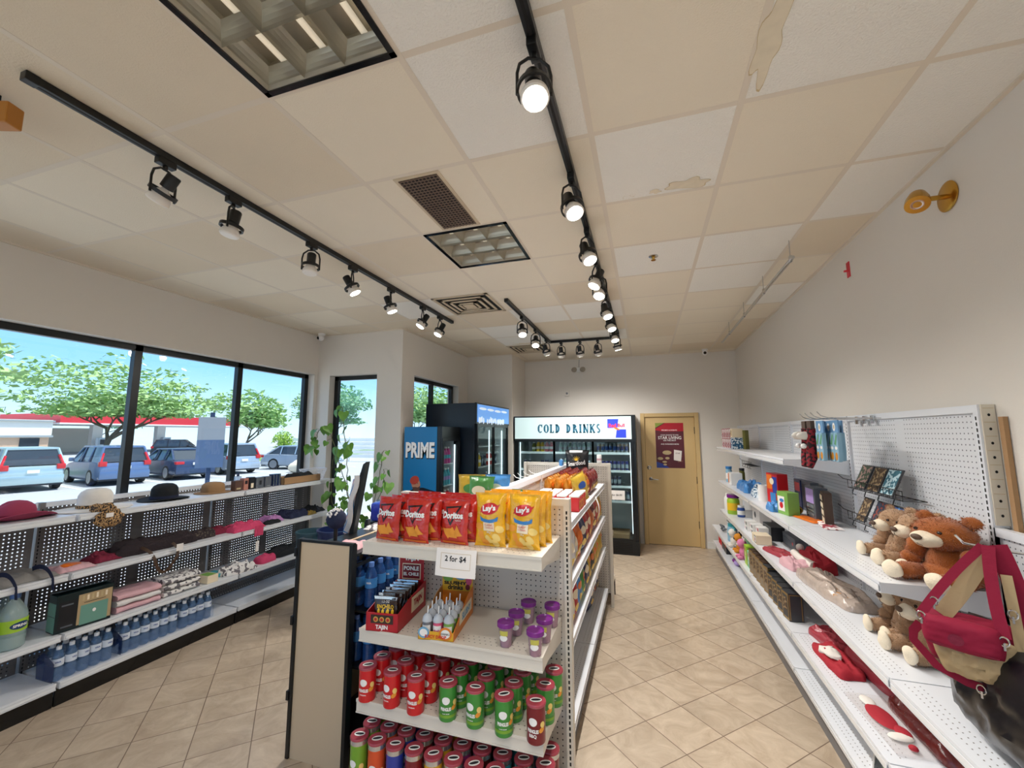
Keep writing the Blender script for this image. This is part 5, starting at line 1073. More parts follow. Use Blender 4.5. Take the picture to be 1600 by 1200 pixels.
# on the black rack
RT = 1.1155
t = thing('knitted_hat', 'round navy and white knitted hat on a black stand on top of the rack', 'hat', (-1.90, 2.26, RT)); b = MB(); b.lathe([(.06, 0), (.06, .006), (.012, .01), (.012, .09)], 'black_metal', 16); b.build('stand', t, True)
b = MB(); b.ball((0, 0, .14), (.06, .06, .06), 'cloth_navy', 24, 16, noisy=.006, nf=60); b.build('knit_body', t, True); b = MB()
q = random.Random(8)
for k in range(60):
    a, e = q.uniform(0, 2*PI), q.uniform(.0, 1.3); d = Vector((math.cos(a)*math.cos(e), math.sin(a)*math.cos(e), math.sin(e))); d = (d+Vector((-.7, -.2, .35))).normalized(); b.ball(tuple(Vector((0, 0, .14))+d*.062), .007, 'cloth_white', 8, 5)
b.build('beads', t, True)
t = thing('scarf_display', 'leaning black board draped with blue and white striped scarves', 'scarf display', (-1.99, 2.50, RT), .1); b = MB(); M = Matrix.Rotation(.16, 4, 'Y'); b.box(.02, .05, -.03, .02, .0, .42, 'black_metal', M); b.prism([(.02, .40), (.05, .40), (.05, .50), (.03, .48)], -.03, .02, 'black_metal', 'Y', M); b.build('board', t)
q = random.Random(3)
for k, m in enumerate(['cloth_white', 'label_blue', 'cloth_white', 'cloth_rose', 'label_blue', 'cloth_white', 'pattern_white']):
    b = MB(); strap(b, [M @ Vector((.005-.006*k+.01*math.sin(j*.9+k), -.04+.012*k, .40-.035*j-.01*k)) for j in range(12)], .035, m, up=(0, 1, 0), th=.008); b.build('scarf', t, True)
flat_cloth('folded_scarf', 'pale rose and white cloth spread on the rack top', 'scarf', (-1.74, 2.20, RT), 0, .20, .16, .03, 'cloth_rose', 31)
flat_cloth('folded_scarf', 'black and white patterned cloth at the back of the rack top', 'scarf', (-1.80, 2.75, RT), 0, .30, .3, .05, 'pattern_white', 32)
# water bottles in the rack between the posts
BB = Proto(bottle(.235, .034, 'bottle_dark', 'label_deep', 'cap_white', 'white')) if False else None
mat('bottle_dark', C('27508f'), .08, alpha=.7, spec=.9)
BB = Proto(bottle(.245, .034, 'bottle_dark', 'label_blue', 'cap_blue', 'white'))
for z, lv_ in ((.5005, 'middle'), (.8005, 'upper')):
    for r in range(6):
        for c in range(3): BB.put((-1.735+.085*c, 2.18+.085*r, z), rnd.uniform(-.4, .4), 'blue bottle, %s rack shelf, row %d from front, %s file' % (lv_, r+1, ['left', 'middle', 'right'][c]), 'blue water bottles in the black rack')
GB = Proto(bottle(.30, .042, 'bottle_green', 'label_lime', 'cap_white', 'white')) if False else None
mat('bottle_green', C('2f7a5a'), .08, alpha=.75); GB = Proto(bottle(.28, .042, 'bottle_green', 'label_deep', 'cap_white', 'white'))
for r in range(3): GB.put((-1.50, 2.18+.1*r, .1605), 0, '%s green soda bottle from the front on the lowest rack shelf' % ORD[r], 'green bottles in the black rack')
# ---------------------------------------------------------------- coolers
mat('fridge_black', C('0c0f12'), .3); mat('fridge_inner', C('c9d0d2'), .4); mat('fridge_navy', C('0d1a28'), .3); mat('prime_blue', C('1274ad'), .35); mat('led', (1, 1, 1), .4, emit=1.1, emcol=(.86, .95, 1)); mat('sign_lit', (.38, .46, .46), .4, emit=.36, emcol=C('cfeae6')); mat('sign_teal', C('1f5f7a'), .4)
mat('sky_panel', C('5a93d6'), .3, emit=.45); mat('sky_panel_white', C('dcebf8'), .3, emit=.3); mat('shelf_wire', C('dfe3e4'), .35); mat('fridge_floor', C('4c4a45'), .6)
def cold_box(t, x0, x1, y0, y1, z0, z1, front, shell, th=.05, fac=0, sidem=None):
    """open-fronted insulated cabinet; front is '-Y' or '+X'"""
    b = MB(); f = 'fridge_inner'
    if front == '-Y':
        b.box(x0, x0+th, y0, y1, z0, z1, shell); b.box(x1-th, x1, y0, y1, z0, z1, shell); b.box(x0+th, x1-th, y1-th, y1, z0, z1, shell); b.box(x0+th, x1-th, y0, y1-th, z1-fac, z1, shell); b.box(x0+th, x1-th, y0, y1-th, z0, z0+.18, shell)
    else:
        b.box(x0, x1, y0, y0+th, z0, z1, sidem or shell); b.box(x0, x1, y1-th, y1, z0, z1, shell); b.box(x0, x0+th, y0+th, y1-th, z0, z1, shell); b.box(x0+th, x1, y0+th, y1-th, z1-fac, z1, shell); b.box(x0+th, x1, y0+th, y1-th, z0, z0+.18, shell)
    b.build('cabinet', t, bevel=.004)
    b = MB()
    if front == '-Y': b.box(x0+th, x1-th, y1-th-.004, y1-th, z0+.18, z1-fac, f); b.box(x0+th, x0+th+.004, y0+.05, y1-th, z0+.18, z1-fac, f); b.box(x1-th-.004, x1-th, y0+.05, y1-th, z0+.18, z1-fac, f); b.box(x0+th, x1-th, y0+.05, y1-th, z1-fac-.004, z1-fac, f); b.box(x0+th, x1-th, y0+.05, y1-th, z0+.18, z0+.184, 'fridge_floor')
    else: b.box(x0+th, x0+th+.004, y0+th, y1-th, z0+.18, z1-fac, f); b.box(x0+th, x1-.05, y0+th, y0+th+.004, z0+.18, z1-fac, f); b.box(x0+th, x1-.05, y1-th-.004, y1-th, z0+.18, z1-fac, f); b.box(x0+th, x1-.05, y0+th, y1-th, z1-fac-.004, z1-fac, f); b.box(x0+th, x1-.05, y0+th, y1-th, z0+.18, z0+.184, f)
    b.build('liner', t)
def door_frame(t, a0, a1, z0, z1, c, front, fr='fridge_black', w_=.035, handle=None):
    b = MB()
    def bx(p0, p1, q0, q1, m, mb, k0, k1):
        mb.box(p0, p1, c+k0, c+k1, q0, q1, m) if front == '-Y' else mb.box(c-k1, c-k0, p0, p1, q0, q1, m)
    for p in ((a0, a0+w_), (a1-w_, a1)): bx(*p, z0, z1, fr, b, 0, .03)
    for zz in ((z0, z0+w_), (z1-w_, z1)): bx(a0+w_, a1-w_, *zz, fr, b, 0, .03)
    d = b.build('door', t, bevel=.002); g = MB(); bx(a0+w_, a1-w_, z0+w_, z1-w_, 'cooler_glass', g, .012, .018); g.build('door_glass', d)
    if handle is not None: h = MB(); bx(handle-.008, handle+.008, (z0+z1)/2-.12, (z0+z1)/2+.12, 'chrome', h, -.03, -.012); bx(handle-.008, handle+.008, (z0+z1)/2-.12, (z0+z1)/2-.10, 'chrome', h, -.012, 0); bx(handle-.008, handle+.008, (z0+z1)/2+.10, (z0+z1)/2+.12, 'chrome', h, -.012, 0); h.build('handle', d)
def drink_can(body, label, h=.155, r=.027, txt=None, lid='foil'):
    p = thing('drink_can', 'x', 'can'); b = MB(); b.lathe([(r*.8, 0), (r, .008), (r, h-.012), (r*.82, h-.002)], body, 16); b.lathe([(r*.84, h-.002), (r*.84, h), (r*.7, h-.002)], lid, 16); W_ = lambda u, v: ((r+.0008)*math.sin(u/r), -(r+.0008)*math.cos(u/r), v)
    b.rect(-r*1.1, r*1.1, h*.3, h*.7, label, W_, n=8); b.build('can', p, True); return p
def pop_bottle(body, cap, h=.22, r=.032, label='white'):
    p = thing('drink_bottle', 'x', 'bottle'); b = MB(); b.lathe([(r*.9, 0), (r, .01), (r, h*.62), (r*.75, h*.75), (r*.4, h*.88), (r*.38, h*.92)], body, 16); b.build('bottle', p, True); b = MB(); b.lathe([(r+.0007, h*.3), (r+.0007, h*.52)], label, 16, cap=False); b.build('label', p, True); b = MB(); b.lathe([(r*.5, h*.9), (r*.5, h)], cap, 12); b.build('cap', p, True); return p
# cold drinks cooler with three sliding doors
Y0 = 6.70; t = thing('drinks_cooler', 'wide black cooler with three glass doors and lit COLD DRINKS sign', 'cooler', (0, 0, 0))
x0, x1, zt = -2.10, -.152, 2.085
cold_box(t, x0, x1, Y0, 7.40, .0, zt, '-Y', 'fridge_black', .055, .37)
b = MB(); b.box(x0-.004, x1+.004, Y0-.03, Y0, 1.68, zt, 'fridge_black'); b.build('header', t)
b = MB(); b.box(x0+.02, x1-.06, Y0-.038, Y0-.03, 1.715, zt-.02, 'sign_lit'); sg_ = b.build('light_panel', t)
# serif lettering COLD DRINKS built from strokes
def serif(mb, txt, x, z, h, w_, fn, m, gap=.25):
    st, th = .25*h, .12*h
    def bar(p0, p1, tw):
        p0, p1 = Vector(p0), Vector(p1); d = (p1-p0).normalized(); n_ = Vector((-d.y, d.x))*tw/2; mb.add([fn(*(p0-n_)), fn(*(p1-n_)), fn(*(p1+n_)), fn(*(p0+n_))], [(0, 1, 2, 3)], m)
    def ring(cx, a0, a1, rx, k=28):
        for i in range(k):
            a, c = a0+(a1-a0)*i/k, a0+(a1-a0)*(i+1)/k
            def P(an, r_): return (cx+(rx+(st*abs(math.cos(an))+th*abs(math.sin(an)))*r_*.5)*math.cos(an), z+h/2+(h/2-th/2+th*r_*.5)*math.sin(an))
            mb.add([fn(*P(a, -1)), fn(*P(c, -1)), fn(*P(c, 1)), fn(*P(a, 1))], [(0, 1, 2, 3)], m)
    def srf(cx, zz, ww=.34): bar((cx-ww*h/2, zz), (cx+ww*h/2, zz), th)
    for ch in txt:
        W_ = w_*{'I': .5, 'L': .85, 'C': .95, 'S': .75}.get(ch, 1); L, Rr = x+st/2, x+W_-st/2; T = z+h
        if ch in 'DRINKL': bar((L+.04*h, z), (L+.04*h, T), st); srf(L+.04*h, z+th/2); srf(L+.04*h, T-th/2)
        if ch == 'L': bar((L, z+th/2), (Rr, z+th/2), th); bar((Rr, z), (Rr, z+.28*h), th)
        if ch == 'O': ring(x+W_/2, 0, 2*PI, W_/2-st/2)
        if ch == 'C': ring(x+W_/2, .75, 2*PI-.75, W_/2-st/2); bar((x+W_*.86, z+h*.66), (x+W_*.86, T), th)
        if ch == 'D':
            for i in range(16):
                a, c = -PI/2+PI*i/16, -PI/2+PI*(i+1)/16; P = lambda an, o: (L+(W_-st)*.95*max(0, math.cos(an))-o*st*abs(math.cos(an)), z+h/2+(h/2-o*th)*math.sin(an)); mb.add([fn(*P(a, 0)), fn(*P(c, 0)), fn(*P(c, 1)), fn(*P(a, 1))], [(0, 1, 2, 3)], m)
        if ch == 'R':
            for i in range(14):
                a, c = -PI/2+PI*i/14, -PI/2+PI*(i+1)/14; P = lambda an, o: (L+(W_-st)*.8*max(0, math.cos(an))-o*st*abs(math.cos(an)), z+h*.74+(h*.26-o*th)*math.sin(an)); mb.add([fn(*P(a, 0)), fn(*P(c, 0)), fn(*P(c, 1)), fn(*P(a, 1))], [(0, 1, 2, 3)], m)
            bar((L+W_*.35, z+h*.5), (Rr, z), st*.9); srf(Rr, z+th/2, .2)
        if ch == 'N': bar((L, T), (Rr, z), st*.8); bar((Rr, z), (Rr, T), th); srf(Rr, T-th/2, .28)
        if ch == 'K': bar((L+.05*h, z+h*.4), (Rr, T), th*1.3); bar((L+W_*.3, z+h*.55), (Rr, z), st*.9); srf(Rr, T-th/2, .24); srf(Rr, z+th/2, .24)
        if ch == 'S':
            k = 24; P = []
            for i in range(k+1):
                a = i/k; an = (PI*.15+PI*1.35*a*2) if a < .5 else 0
                if a < .5: an = PI*.2+(PI*1.3)*(a*2); P.append((x+W_/2+(W_/2-st/2)*math.cos(an), z+h*.74+(h*.26-th/2)*math.sin(an)))
                else: an = PI*.5-(PI*1.3)*((a-.5)*2); P.append((x+W_/2+(W_/2-st/2)*math.cos(an), z+h*.26+(h*.26-th/2)*math.sin(an)))
            for i in range(k): bar(P[i], P[i+1], st*.75)
        x += W_+gap*h*.55
        if ch == ' ': x += -W_*.35
    return x
b = MB(); xe = serif(b, 'COLD DRINKS', 0, 0, .14, .105, lambda u, v: (u, 0, v), 'sign_teal'); k_ = 1.03/xe
b = MB(); xc = serif(b, 'COLD', 0, 0, .14, .105, lambda u, v: (-1.69+u*k_, Y0-.0400, 1.81+v), 'sign_teal'); b.build('lettering', sg_)
b = MB(); xd = serif(MB(), 'COLD ', 0, 0, .14, .105, lambda u, v: (u, 0, v), 'sign_teal'); serif(b, 'DRINKS', xd, 0, .14, .105, lambda u, v: (-1.69+u*k_, Y0-.0400, 1.81+v), 'sign_teal'); b.build('lettering', sg_)
b = MB(); F = lambda u, v: (-.57+u, Y0-.0385, 1.735+v); F2 = lambda u, v: (-.57+u, Y0-.0397, 1.735+v); F3 = lambda u, v: (-.57+u, Y0-.041, 1.735+v); mat('rb_blue', C('2a3bb0'), .3, emit=.25); mat('rb_silver', C('c9ccd6'), .3, emit=.4); mat('rb_red', C('e0304a'), .3, emit=.4)
b.rect(0, .28, 0, .29, 'rb_silver', F); b.poly([(0, .15), (.15, .15), (.17, .29), (0, .29)], 'rb_blue', F2); b.poly([(.12, 0), (.28, 0), (.28, .13), (.14, .13)], 'rb_blue', F2); b.text('Red Bull', .24, 'rb_red', F3, .14, .19, bold=.04); b.disc(.14, .14, .05, .014, 'crisp_orange', F3, rot=-.4); b.build('brand_picture', sg_)
b = MB()
for k, (a0, a1) in enumerate([(x0+.05, x0+.69), (x0+.66, x0+1.31), (x0+1.28, x1-.05)]): door_frame(t, a0, a1, .2, 1.70, Y0-.028+(.0 if k % 2 else -.0), '-Y', 'fridge_black', .03, a0+.05 if k else a1-.05)
b = MB(); b.box(x0, x1, Y0-.03, Y0+.0, 0, .20, 'fridge_black')
for k in range(6): b.box(x0+.1, x1-.1, Y0-.034, Y0-.03, .04+.024*k, .05+.024*k, 'dark_slot')
b.build('base_grille', t)
for x in (x0+.09, x0+.675, x0+1.295, x1-.09): b = MB(); b.box(x-.004, x+.004, Y0+.03, Y0+.045, .3, 1.66, 'led'); b.build('light_strip', t)
for z in (1.49, 1.215, .98, .755):
    b = MB(); b.box(x0+.07, x1-.07, Y0+.08, 7.3, z-.012, z, 'shelf_wire'); b.box(x0+.07, x1-.07, Y0+.065, Y0+.08, z-.018, z+.018, 'shelf_wire'); b.build('shelf', t)
b = MB(); b.box(-.72, -.3, Y0+.1, 7.2, .19, .27, 'cardboard'); tag(b.build('carton'), 'flat brown carton on the floor of the cold drinks cooler', 'carton')
mat('can_silver', C('aab6bd'), .25, .6); mat('can_navy', C('27306e'), .25, .4); mat('can_dark', C('3c3d4f'), .3, .4); mat('juice_yellow', C('e9c22b'), .3); mat('juice_red', C('c33327'), .3); mat('juice_green', C('6f7f3c'), .3); mat('soda_green', C('7fa094'), .2)
cans = {'s': Proto(drink_can('can_silver', 'label_deep')), 'n': Proto(drink_can('can_navy', 'can_silver')), 'd': Proto(drink_can('can_dark', 'can_silver')), 'y': Proto(pop_bottle('juice_yellow', 'white', .19)), 'r': Proto(pop_bottle('juice_red', 'white', .19)), 'g': Proto(pop_bottle('juice_green', 'white', .17)), 'c': Proto(pop_bottle('soda_green', 'white', .18, label='can_silver'))}
NM = {'s': 'silver blue energy can', 'n': 'navy energy can', 'd': 'dark can', 'y': 'yellow juice bottle', 'r': 'red juice bottle', 'g': 'olive green juice bottle', 'c': 'pale green soda bottle'}
def fill(xa, xb, y, z, seq, where, rows=1):
    n = len(seq)
    for i, c in enumerate(seq):
        if c == ' ': continue
        for r in range(rows): cans[c].put((xa+(xb-xa)*(i+.5)/n, y+.075*r, z), rnd.uniform(-.3, .3), '%s %s' % (NM[c], where), '%ss %s' % (NM[c], where))
D1, D2, D3 = (x0+.12, x0+.63), (x0+.72, x0+1.25), (x0+1.34, x1-.12)
fill(*D1, Y0+.12, 1.491, '  gyyrr', 'on the top left shelf of the cold drinks cooler', 2); fill(*D2, Y0+.12, 1.491, 'ccccccc', 'on the top middle shelf of the cold drinks cooler', 2); fill(*D3, Y0+.12, 1.491, 'ssssssss', 'on the top right shelf of the cold drinks cooler', 2)
fill(*D1, Y0+.12, 1.216, 'dd  dd ', 'on the second left shelf of the cold drinks cooler'); fill(*D2, Y0+.12, 1.216, 'ccssccs', 'on the second middle shelf of the cold drinks cooler'); fill(*D3, Y0+.12, 1.216, ' nnnnnnn', 'on the second right shelf of the cold drinks cooler', 2)
fill(*D3, Y0+.12, .981, ' ddddd  ', 'on the third right shelf of the cold drinks cooler', 2); fill(*D3, Y0+.12, .756, ' dsddd d', 'on the fourth right shelf of the cold drinks cooler')
b = MB(); b.box(-.60, -.34, Y0-.045, Y0-.042, .80, .94, 'paper'); b.text('2 for $6.00', .18, 'ink', lambda u, v: (-.47+u, Y0-.0462, v), 0, .87); tag(b.build('price_sign'), 'white paper price sign taped to the right-hand cooler door', 'sign')
# black two-door cooler, front towards the aisle (+X)
t = thing('drinks_cooler', 'tall black cooler with two glass doors and mountain picture header', 'cooler'); XF = -2.17; ya, yb, xb_ = 5.14, 6.52, -2.90
cold_box(t, xb_, XF, ya, yb, 0, 2.21, '+X', 'fridge_navy', .055, .30)
b = MB(); b.box(XF, XF+.03, ya, yb, 1.93, 2.215, 'fridge_black'); b.build('header', t); b = MB(); b.box(XF+.03, XF+.036, ya+.02, yb-.02, 1.955, 2.195, 'sky_panel'); q = random.Random(6)
for k in range(26): b.disc(ya+.05+(yb-ya-.1)*q.random(), 1.97+.03*q.random(), .03, .02+.03*q.random(), 'sky_panel_white', lambda u, v, k=k: (XF+.0365+.0002*k, u, v), 8)
for k in range(4): b.disc(ya+.2+.3*k, 2.12+.02*q.random(), .14, .018, 'sky_panel_white', lambda u, v, k=k: (XF+.042+.0002*k, u, v), 14)
b.build('light_panel', t)
for k, (a0, a1) in enumerate([(ya+.04, ya+.70), (ya+.67, yb-.04)]): door_frame(t, a0, a1, .2, 1.93, XF+.03, '+X', 'fridge_black', .035, a0+.60 if k == 0 else a0+.06)
for y in (ya+.09, yb-.13, (ya+yb)/2): b = MB(); b.box(XF-.06, XF-.045, y-.003, y+.003, .3, 1.85, 'led'); b.build('light_strip', t)
for z in (1.62, 1.33, 1.04, .75, .45): b = MB(); b.box(xb_+.08, XF-.09, ya+.07, yb-.07, z-.012, z, 'shelf_wire'); b.build('shelf', t)
for i, (z, seq) in enumerate([(1.331, 'rryyddrrdd'), (1.041, 'dd  dr dd'), (.751, 'cccddddcc')]):
    n = len(seq)
    for k, c in enumerate(seq):
        if c != ' ': cans[c].put((XF-.15, ya+.12+(yb-ya-.24)*(k+.5)/n, z), R90, '%s inside the tall two-door cooler' % NM[c], '%ss in the two-door cooler' % NM[c])
# blue branded single-door fridge
t = thing('drinks_fridge', 'single-door fridge with bright blue side printed PRIME in white letters', 'fridge'); ya, yb, xb_, XF = 4.585, 5.10, -2.88, -2.38
cold_box(t, xb_, XF, ya, yb, 0, 1.885, '+X', 'fridge_black', .045, .14)
b = MB(); b.box(xb_, XF-.045, ya-.004, ya, 0.02, 1.883, 'prime_blue')
F = lambda u, v: (u, ya-.0048, v); b.text('PRIME', .40, 'ink', lambda u, v: (u, ya-.0052, v), -2.655+.006, 1.594-.007, h=.19, bold=.04); b.text('PRIME', .40, 'white', lambda u, v: (u, ya-.0064, v), -2.655, 1.60, h=.19, bold=.04)
mat('skin_print', C('b98468'), .5); mat('beard_print', C('5b3a2c'), .6); mat('cap_print', C('b8402e'), .5); G = lambda o: (lambda u, v: (-2.70+u, ya-.005-o, 1.17+v))
b.poly([(-.13, -.16), (.30, -.16), (.27, -.06), (.1, -.02), (-.02, -.03), (-.12, -.09)], 'fridge_navy', G(.0004)); b.disc(-.0, .02, .06, .075, 'skin_print', G(.001), rot=.35); b.poly([(-.05, -.02), (-.02, -.075), (.045, -.07), (.06, .0), (.03, -.02), (-.01, -.015)], 'beard_print', G(.0016)); b.disc(-.02, .065, .065, .05, 'cap_print', G(.0018), rot=.4); b.disc(.025, .03, .006, .004, 'ink', G(.0024)); b.disc(-.01, .022, .006, .004, 'ink', G(.0024))
b.build('side_graphic', t)
b = MB(); b.box(XF, XF+.02, ya, yb, 1.745, 1.885, 'fridge_black'); b.build('header', t)
door_frame(t, ya+.005, yb-.005, .2, 1.745, XF+.03, '+X', 'fridge_black', .04)
for y in (ya+.07, yb-.07): b = MB(); b.box(XF-.03, XF-.015, y-.005, y+.005, .28, 1.66, 'led'); b.build('light_strip', t)
ZP = [1.42, 1.15, .88, .60, .33]
for z in ZP: b = MB(); b.box(xb_+.06, XF-.05, ya+.055, yb-.055, z-.01, z, 'shelf_wire'); b.build('shelf', t)
mat('prime_pink', C('e04fa0'), .3); mat('prime_lilac', C('b49ad8'), .3); mat('prime_teal', C('52b7c9'), .3); mat('prime_red', C('d6404a'), .3)
for i, (z, ms) in enumerate(zip(ZP, [('prime_pink', 'pink'), ('prime_teal', 'teal'), ('prime_red', 'red'), ('prime_lilac', 'lilac'), ('prime_teal', 'teal')])):
    pr = Proto(pop_bottle(ms[0], 'white', .21, .034, 'prime_lilac' if i % 2 else 'prime_teal'))
    for k in range(5):
        for r in range(2): pr.put((XF-.10-.08*r, ya+.10+.078*k, z+.0005), R90, '%s sports drink bottle on the %s shelf of the blue fridge' % (ms[1], ['top', 'second', 'third', 'fourth', 'lowest'][i]), '%s sports drink bottles on the %s fridge shelf' % (ms[1], ['top', 'second', 'third', 'fourth', 'lowest'][i]))
# ---------------------------------------------------------------- goods on the centre shelving, aisle side
mat('gold_foil', C('c9862c'), .25, .4, bump=.8, bscale=24); mat('wine_foil', C('7c2420'), .25, spec=.8, bump=.8, bscale=24); mat('orange_foil', C('d9691e'), .28, bump=.7, bscale=24); mat('white_foil', C('d9d4d2'), .3, bump=.7, bscale=24); mat('green_foil', C('4f8f4a'), .3, bump=.6, bscale=24); mat('blue_foil', C('4d8fd0'), .3, bump=.6, bscale=24); mat('red_foil', C('b3201f'), .3, bump=.6, bscale=24); mat('black_foil', C('17161a'), .3, bump=.5, bscale=20); mat('navy_foil', C('262d55'), .3, bump=.5, bscale=20); mat('yellow_foil', C('c9a436'), .3, bump=.6, bscale=24)
def snack(m, w_=.15, h=.2, t_=.06, deco='label_cream', seed=0, txt=None):
    t = thing('snack_bag', 'x', 'snack bag'); b = MB(); f = bag(b, w_, h, t_, m, seed, .05); b.disc(0, h*.62, w_*.28, h*.12, deco, lambda u, v: f(u, v, .0024), 16)
    if txt: b.text(txt, w_*.7, 'white', lambda u, v: f(u, v, .0036), 0, h*.62, bold=.03)
    b.disc(w_*.05, h*.28, w_*.22, h*.1, 'potato_chip', lambda u, v: f(u, v, .002), 14); b.build('packet', t, True); return t
RX = R90    # front faces +X
ST = 1.2662
def tub():
    t = thing('snack_tub', 'x', 'tub'); b = MB(); b.rbox(-.036, .036, -.036, .036, 0, .095, 'logo_red', .008); b.rect(-.025, .025, .02, .07, 'logo_yellow', lambda u, v: (u, -.0368, v)); b.disc(0, .045, .017, .02, 'logo_red', lambda u, v: (u, -.0374, v)); b.build('tub', t, True)
    b = MB(); b.rbox(-.0345, .0345, -.0345, .0345, .094, .107, 'white', .004); b.build('lid', t, True); return t
TB = Proto(tub())
for i in range(4):
    for j in range(4): TB.put((-.485-.086*j, 2.93+.09*i, ST), RX+rnd.uniform(-.05, .05), 'red tub with white lid, row %d from camera, place %d from front' % (i+1, j+1), 'red tubs with white lids on the top aisle shelf')
GP = [Proto(snack('gold_foil', .14, .19, .07, 'crisp_orange', s, None)) for s in (41, 42)]; WP = [Proto(snack('wine_foil', .14, .20, .07, 'box_red_dark', s)) for s in (43, 44)]
for i in range(5):
    for j in range(4): GP[(i+j) % 2].put((-.52-.075*j, 3.32+.085*i, ST), RX+rnd.uniform(-.15, .15), 'gold snack bag, top aisle shelf, row %d from camera, place %d from front' % (i+1, j+1), 'gold snack bags on the top aisle shelf')
for i in range(6):
    for j in range(4): WP[(i+j) % 2].put((-.50-.078*j, 3.76+.085*i, ST), RX+rnd.uniform(-.15, .15), 'wine red snack bag, top aisle shelf, row %d from camera, place %d from front' % (i+1, j+1), 'wine red snack bags on the top aisle shelf')
o = snack('yellow_foil', .17, .22, .06, 'label_deep', 50); o['label'] = 'yellow snack bag with blue badge leaning in front of the gold bags'; o.location = (-.475, 3.27, ST+.012); o.rotation_euler = (.0, -.30, RX-.5)
t = thing('popcorn_bag', 'large black popcorn bag with yellow starburst at the far end of the aisle shelf', 'popcorn bag', (-.70, 4.42, ST), -.05); b = MB(); f = bag(b, .26, .36, .10, 'black_foil', 60, .03)
q = random.Random(2)
for k in range(9): a = PI*k/8; b.poly([(0-.006, .25), (.006, .25), (.055*math.cos(a), .25+.055*math.sin(a))], 'logo_yellow', lambda u, v, k=k: f(u, v, .003+.0002*k))
b.text('Smartfood', .20, 'white', lambda u, v: f(u, v, .006), 0, .225, h=.045, bold=.03, rot=.12); b.disc(.02, .08, .06, .05, 'crisp_orange', lambda u, v: f(u, v, .003)); b.rect(-.08, .06, .335, .355, 'white', lambda u, v: f(u, v, .002), n=6); b.build('packet', t, True)
t = thing('snack_bag', 'small blue-topped packet beside the black popcorn bag', 'snack bag', (-.865, 4.42, 1.461), 0); b = MB(); b.rbox(-.02, .02, -.04, .04, 0, .06, 'blue_foil', .01); b.build('packet', t, True)
t = thing('drink_can', 'small white can standing on the far end panel', 'can', (-.50, 4.70, 1.476)); b = MB(); b.lathe([(.024, 0), (.026, .005), (.026, .085), (.022, .09)], 'white', 18); b.lathe([(.0262, .03), (.0262, .05)], 'cloth_rose', 18, cap=False); b.build('can', t, True)
t = thing('shelf_tag', 'curled white paper price strip hanging from the top aisle shelf', 'price tag', (-.438, 3.60, ST-.02)); b = MB(); b.grid(2, 14, lambda i, j: (.03*math.sin(j*2.6)+.012, .07*i-.02*j, -.17*j+.02), 'paper'); o = b.build('strip', t, True); o.modifiers.new('solid', 'SOLIDIFY').thickness = .0006
# window side top shelf
for i, (x, y, m, dm, n_) in enumerate([(-.99, 2.42, 'green_foil', 'label_cream', 'green and cream crinkled snack bag behind the yellow crisps'), (-.93, 2.56, 'blue_foil', 'white', 'blue and white crinkled snack bag behind the yellow crisps'), (-1.08, 2.50, 'yellow_foil', 'green_foil', 'mustard edged snack bag leftmost behind the yellow crisps')]):
    o = snack(m, .18, .235, .07, dm, 70+i); o['label'] = n_; o.location = (x, y, 1.301); o.rotation_euler = (-.15, 0, -.1+.15*i)
for i, (x, y, m, n_) in enumerate([(-.66, 2.30, 'orange_foil', 'orange and green snack bag between the yellow crisps and red tubs'), (-.70, 2.40, 'green_foil', 'green topped snack bag behind the orange one beside the spine')]):
    o = snack(m, .16, .20, .06, 'green_foil' if i == 0 else 'crisp_orange', 80+i); o['label'] = n_; o.location = (x, y, ST); o.rotation_euler = (-.05, 0, -.1)
for i, y in enumerate((3.55, 3.68, 3.86, 4.05)):
    t = thing('peg_hook', '%s white peg hook from the camera above the centre shelves' % ORD[i], 'hook', (-.90, y, 1.40), 0, 'white peg hooks on the centre shelves'); b = MB(); b.tube([(.0, 0, 0), (-.16, 0, .005), (-.20, 0, .015), (-.225, 0, .04)], .003, 'white', 6); b.box(-.002, .004, -.02, .02, -.03, .02, 'white'); b.build('wire', t, True)
# lower aisle-side shelves
KM = [('black_foil', 'black'), ('white_foil', 'grey white'), ('orange_foil', 'orange'), ('red_foil', 'red'), ('yellow_foil', 'yellow'), ('navy_foil', 'navy'), ('blue_foil', 'blue'), ('wine_foil', 'wine red'), ('green_foil', 'green')]
PB = {m: Proto(snack(m, .17, .22, .07, 'label_cream' if i % 2 else 'crisp_orange', 90+i)) for i, (m, n_) in enumerate(KM)}; ND = dict(KM)
def rowof(z, where, seq, y0, dy, depth=3, sc=1, x0=-.50):
    for i, m in enumerate(seq):
        for j in range(depth): PB[m].put((x0-.085*j, y0+dy*i, z), RX+rnd.uniform(-.2, .2), '%s packet %s, row %d, place %d from front' % (ND[m], where, i+1, j+1), '%s packets %s' % (ND[m], where), scale=sc)
rowof(.9312, 'on the middle aisle shelf', ['black_foil', 'black_foil', 'white_foil', 'white_foil', 'orange_foil', 'navy_foil', 'red_foil', 'red_foil', 'orange_foil', 'wine_foil', 'red_foil', 'orange_foil', 'yellow_foil'], 2.32, .175, 2, 1.15)
rowof(.6162, 'on the third aisle shelf', ['red_foil', 'orange_foil', 'white_foil', 'red_foil', 'blue_foil', 'green_foil', 'navy_foil', 'yellow_foil', 'black_foil', 'yellow_foil', 'yellow_foil', 'yellow_foil', 'yellow_foil'], 2.30, .175, 2, 1.1)
rowof(.2012, 'on the base aisle shelf', ['red_foil', 'orange_foil', 'red_foil', 'navy_foil', 'white_foil', 'blue_foil'], 2.28, .14, 1, 1.35, -.66)
rowof(.2012, 'on the far base aisle shelf', ['navy_foil', 'navy_foil', 'wine_foil', 'navy_foil'], 4.05, .15, 2, 1.1, -.56)
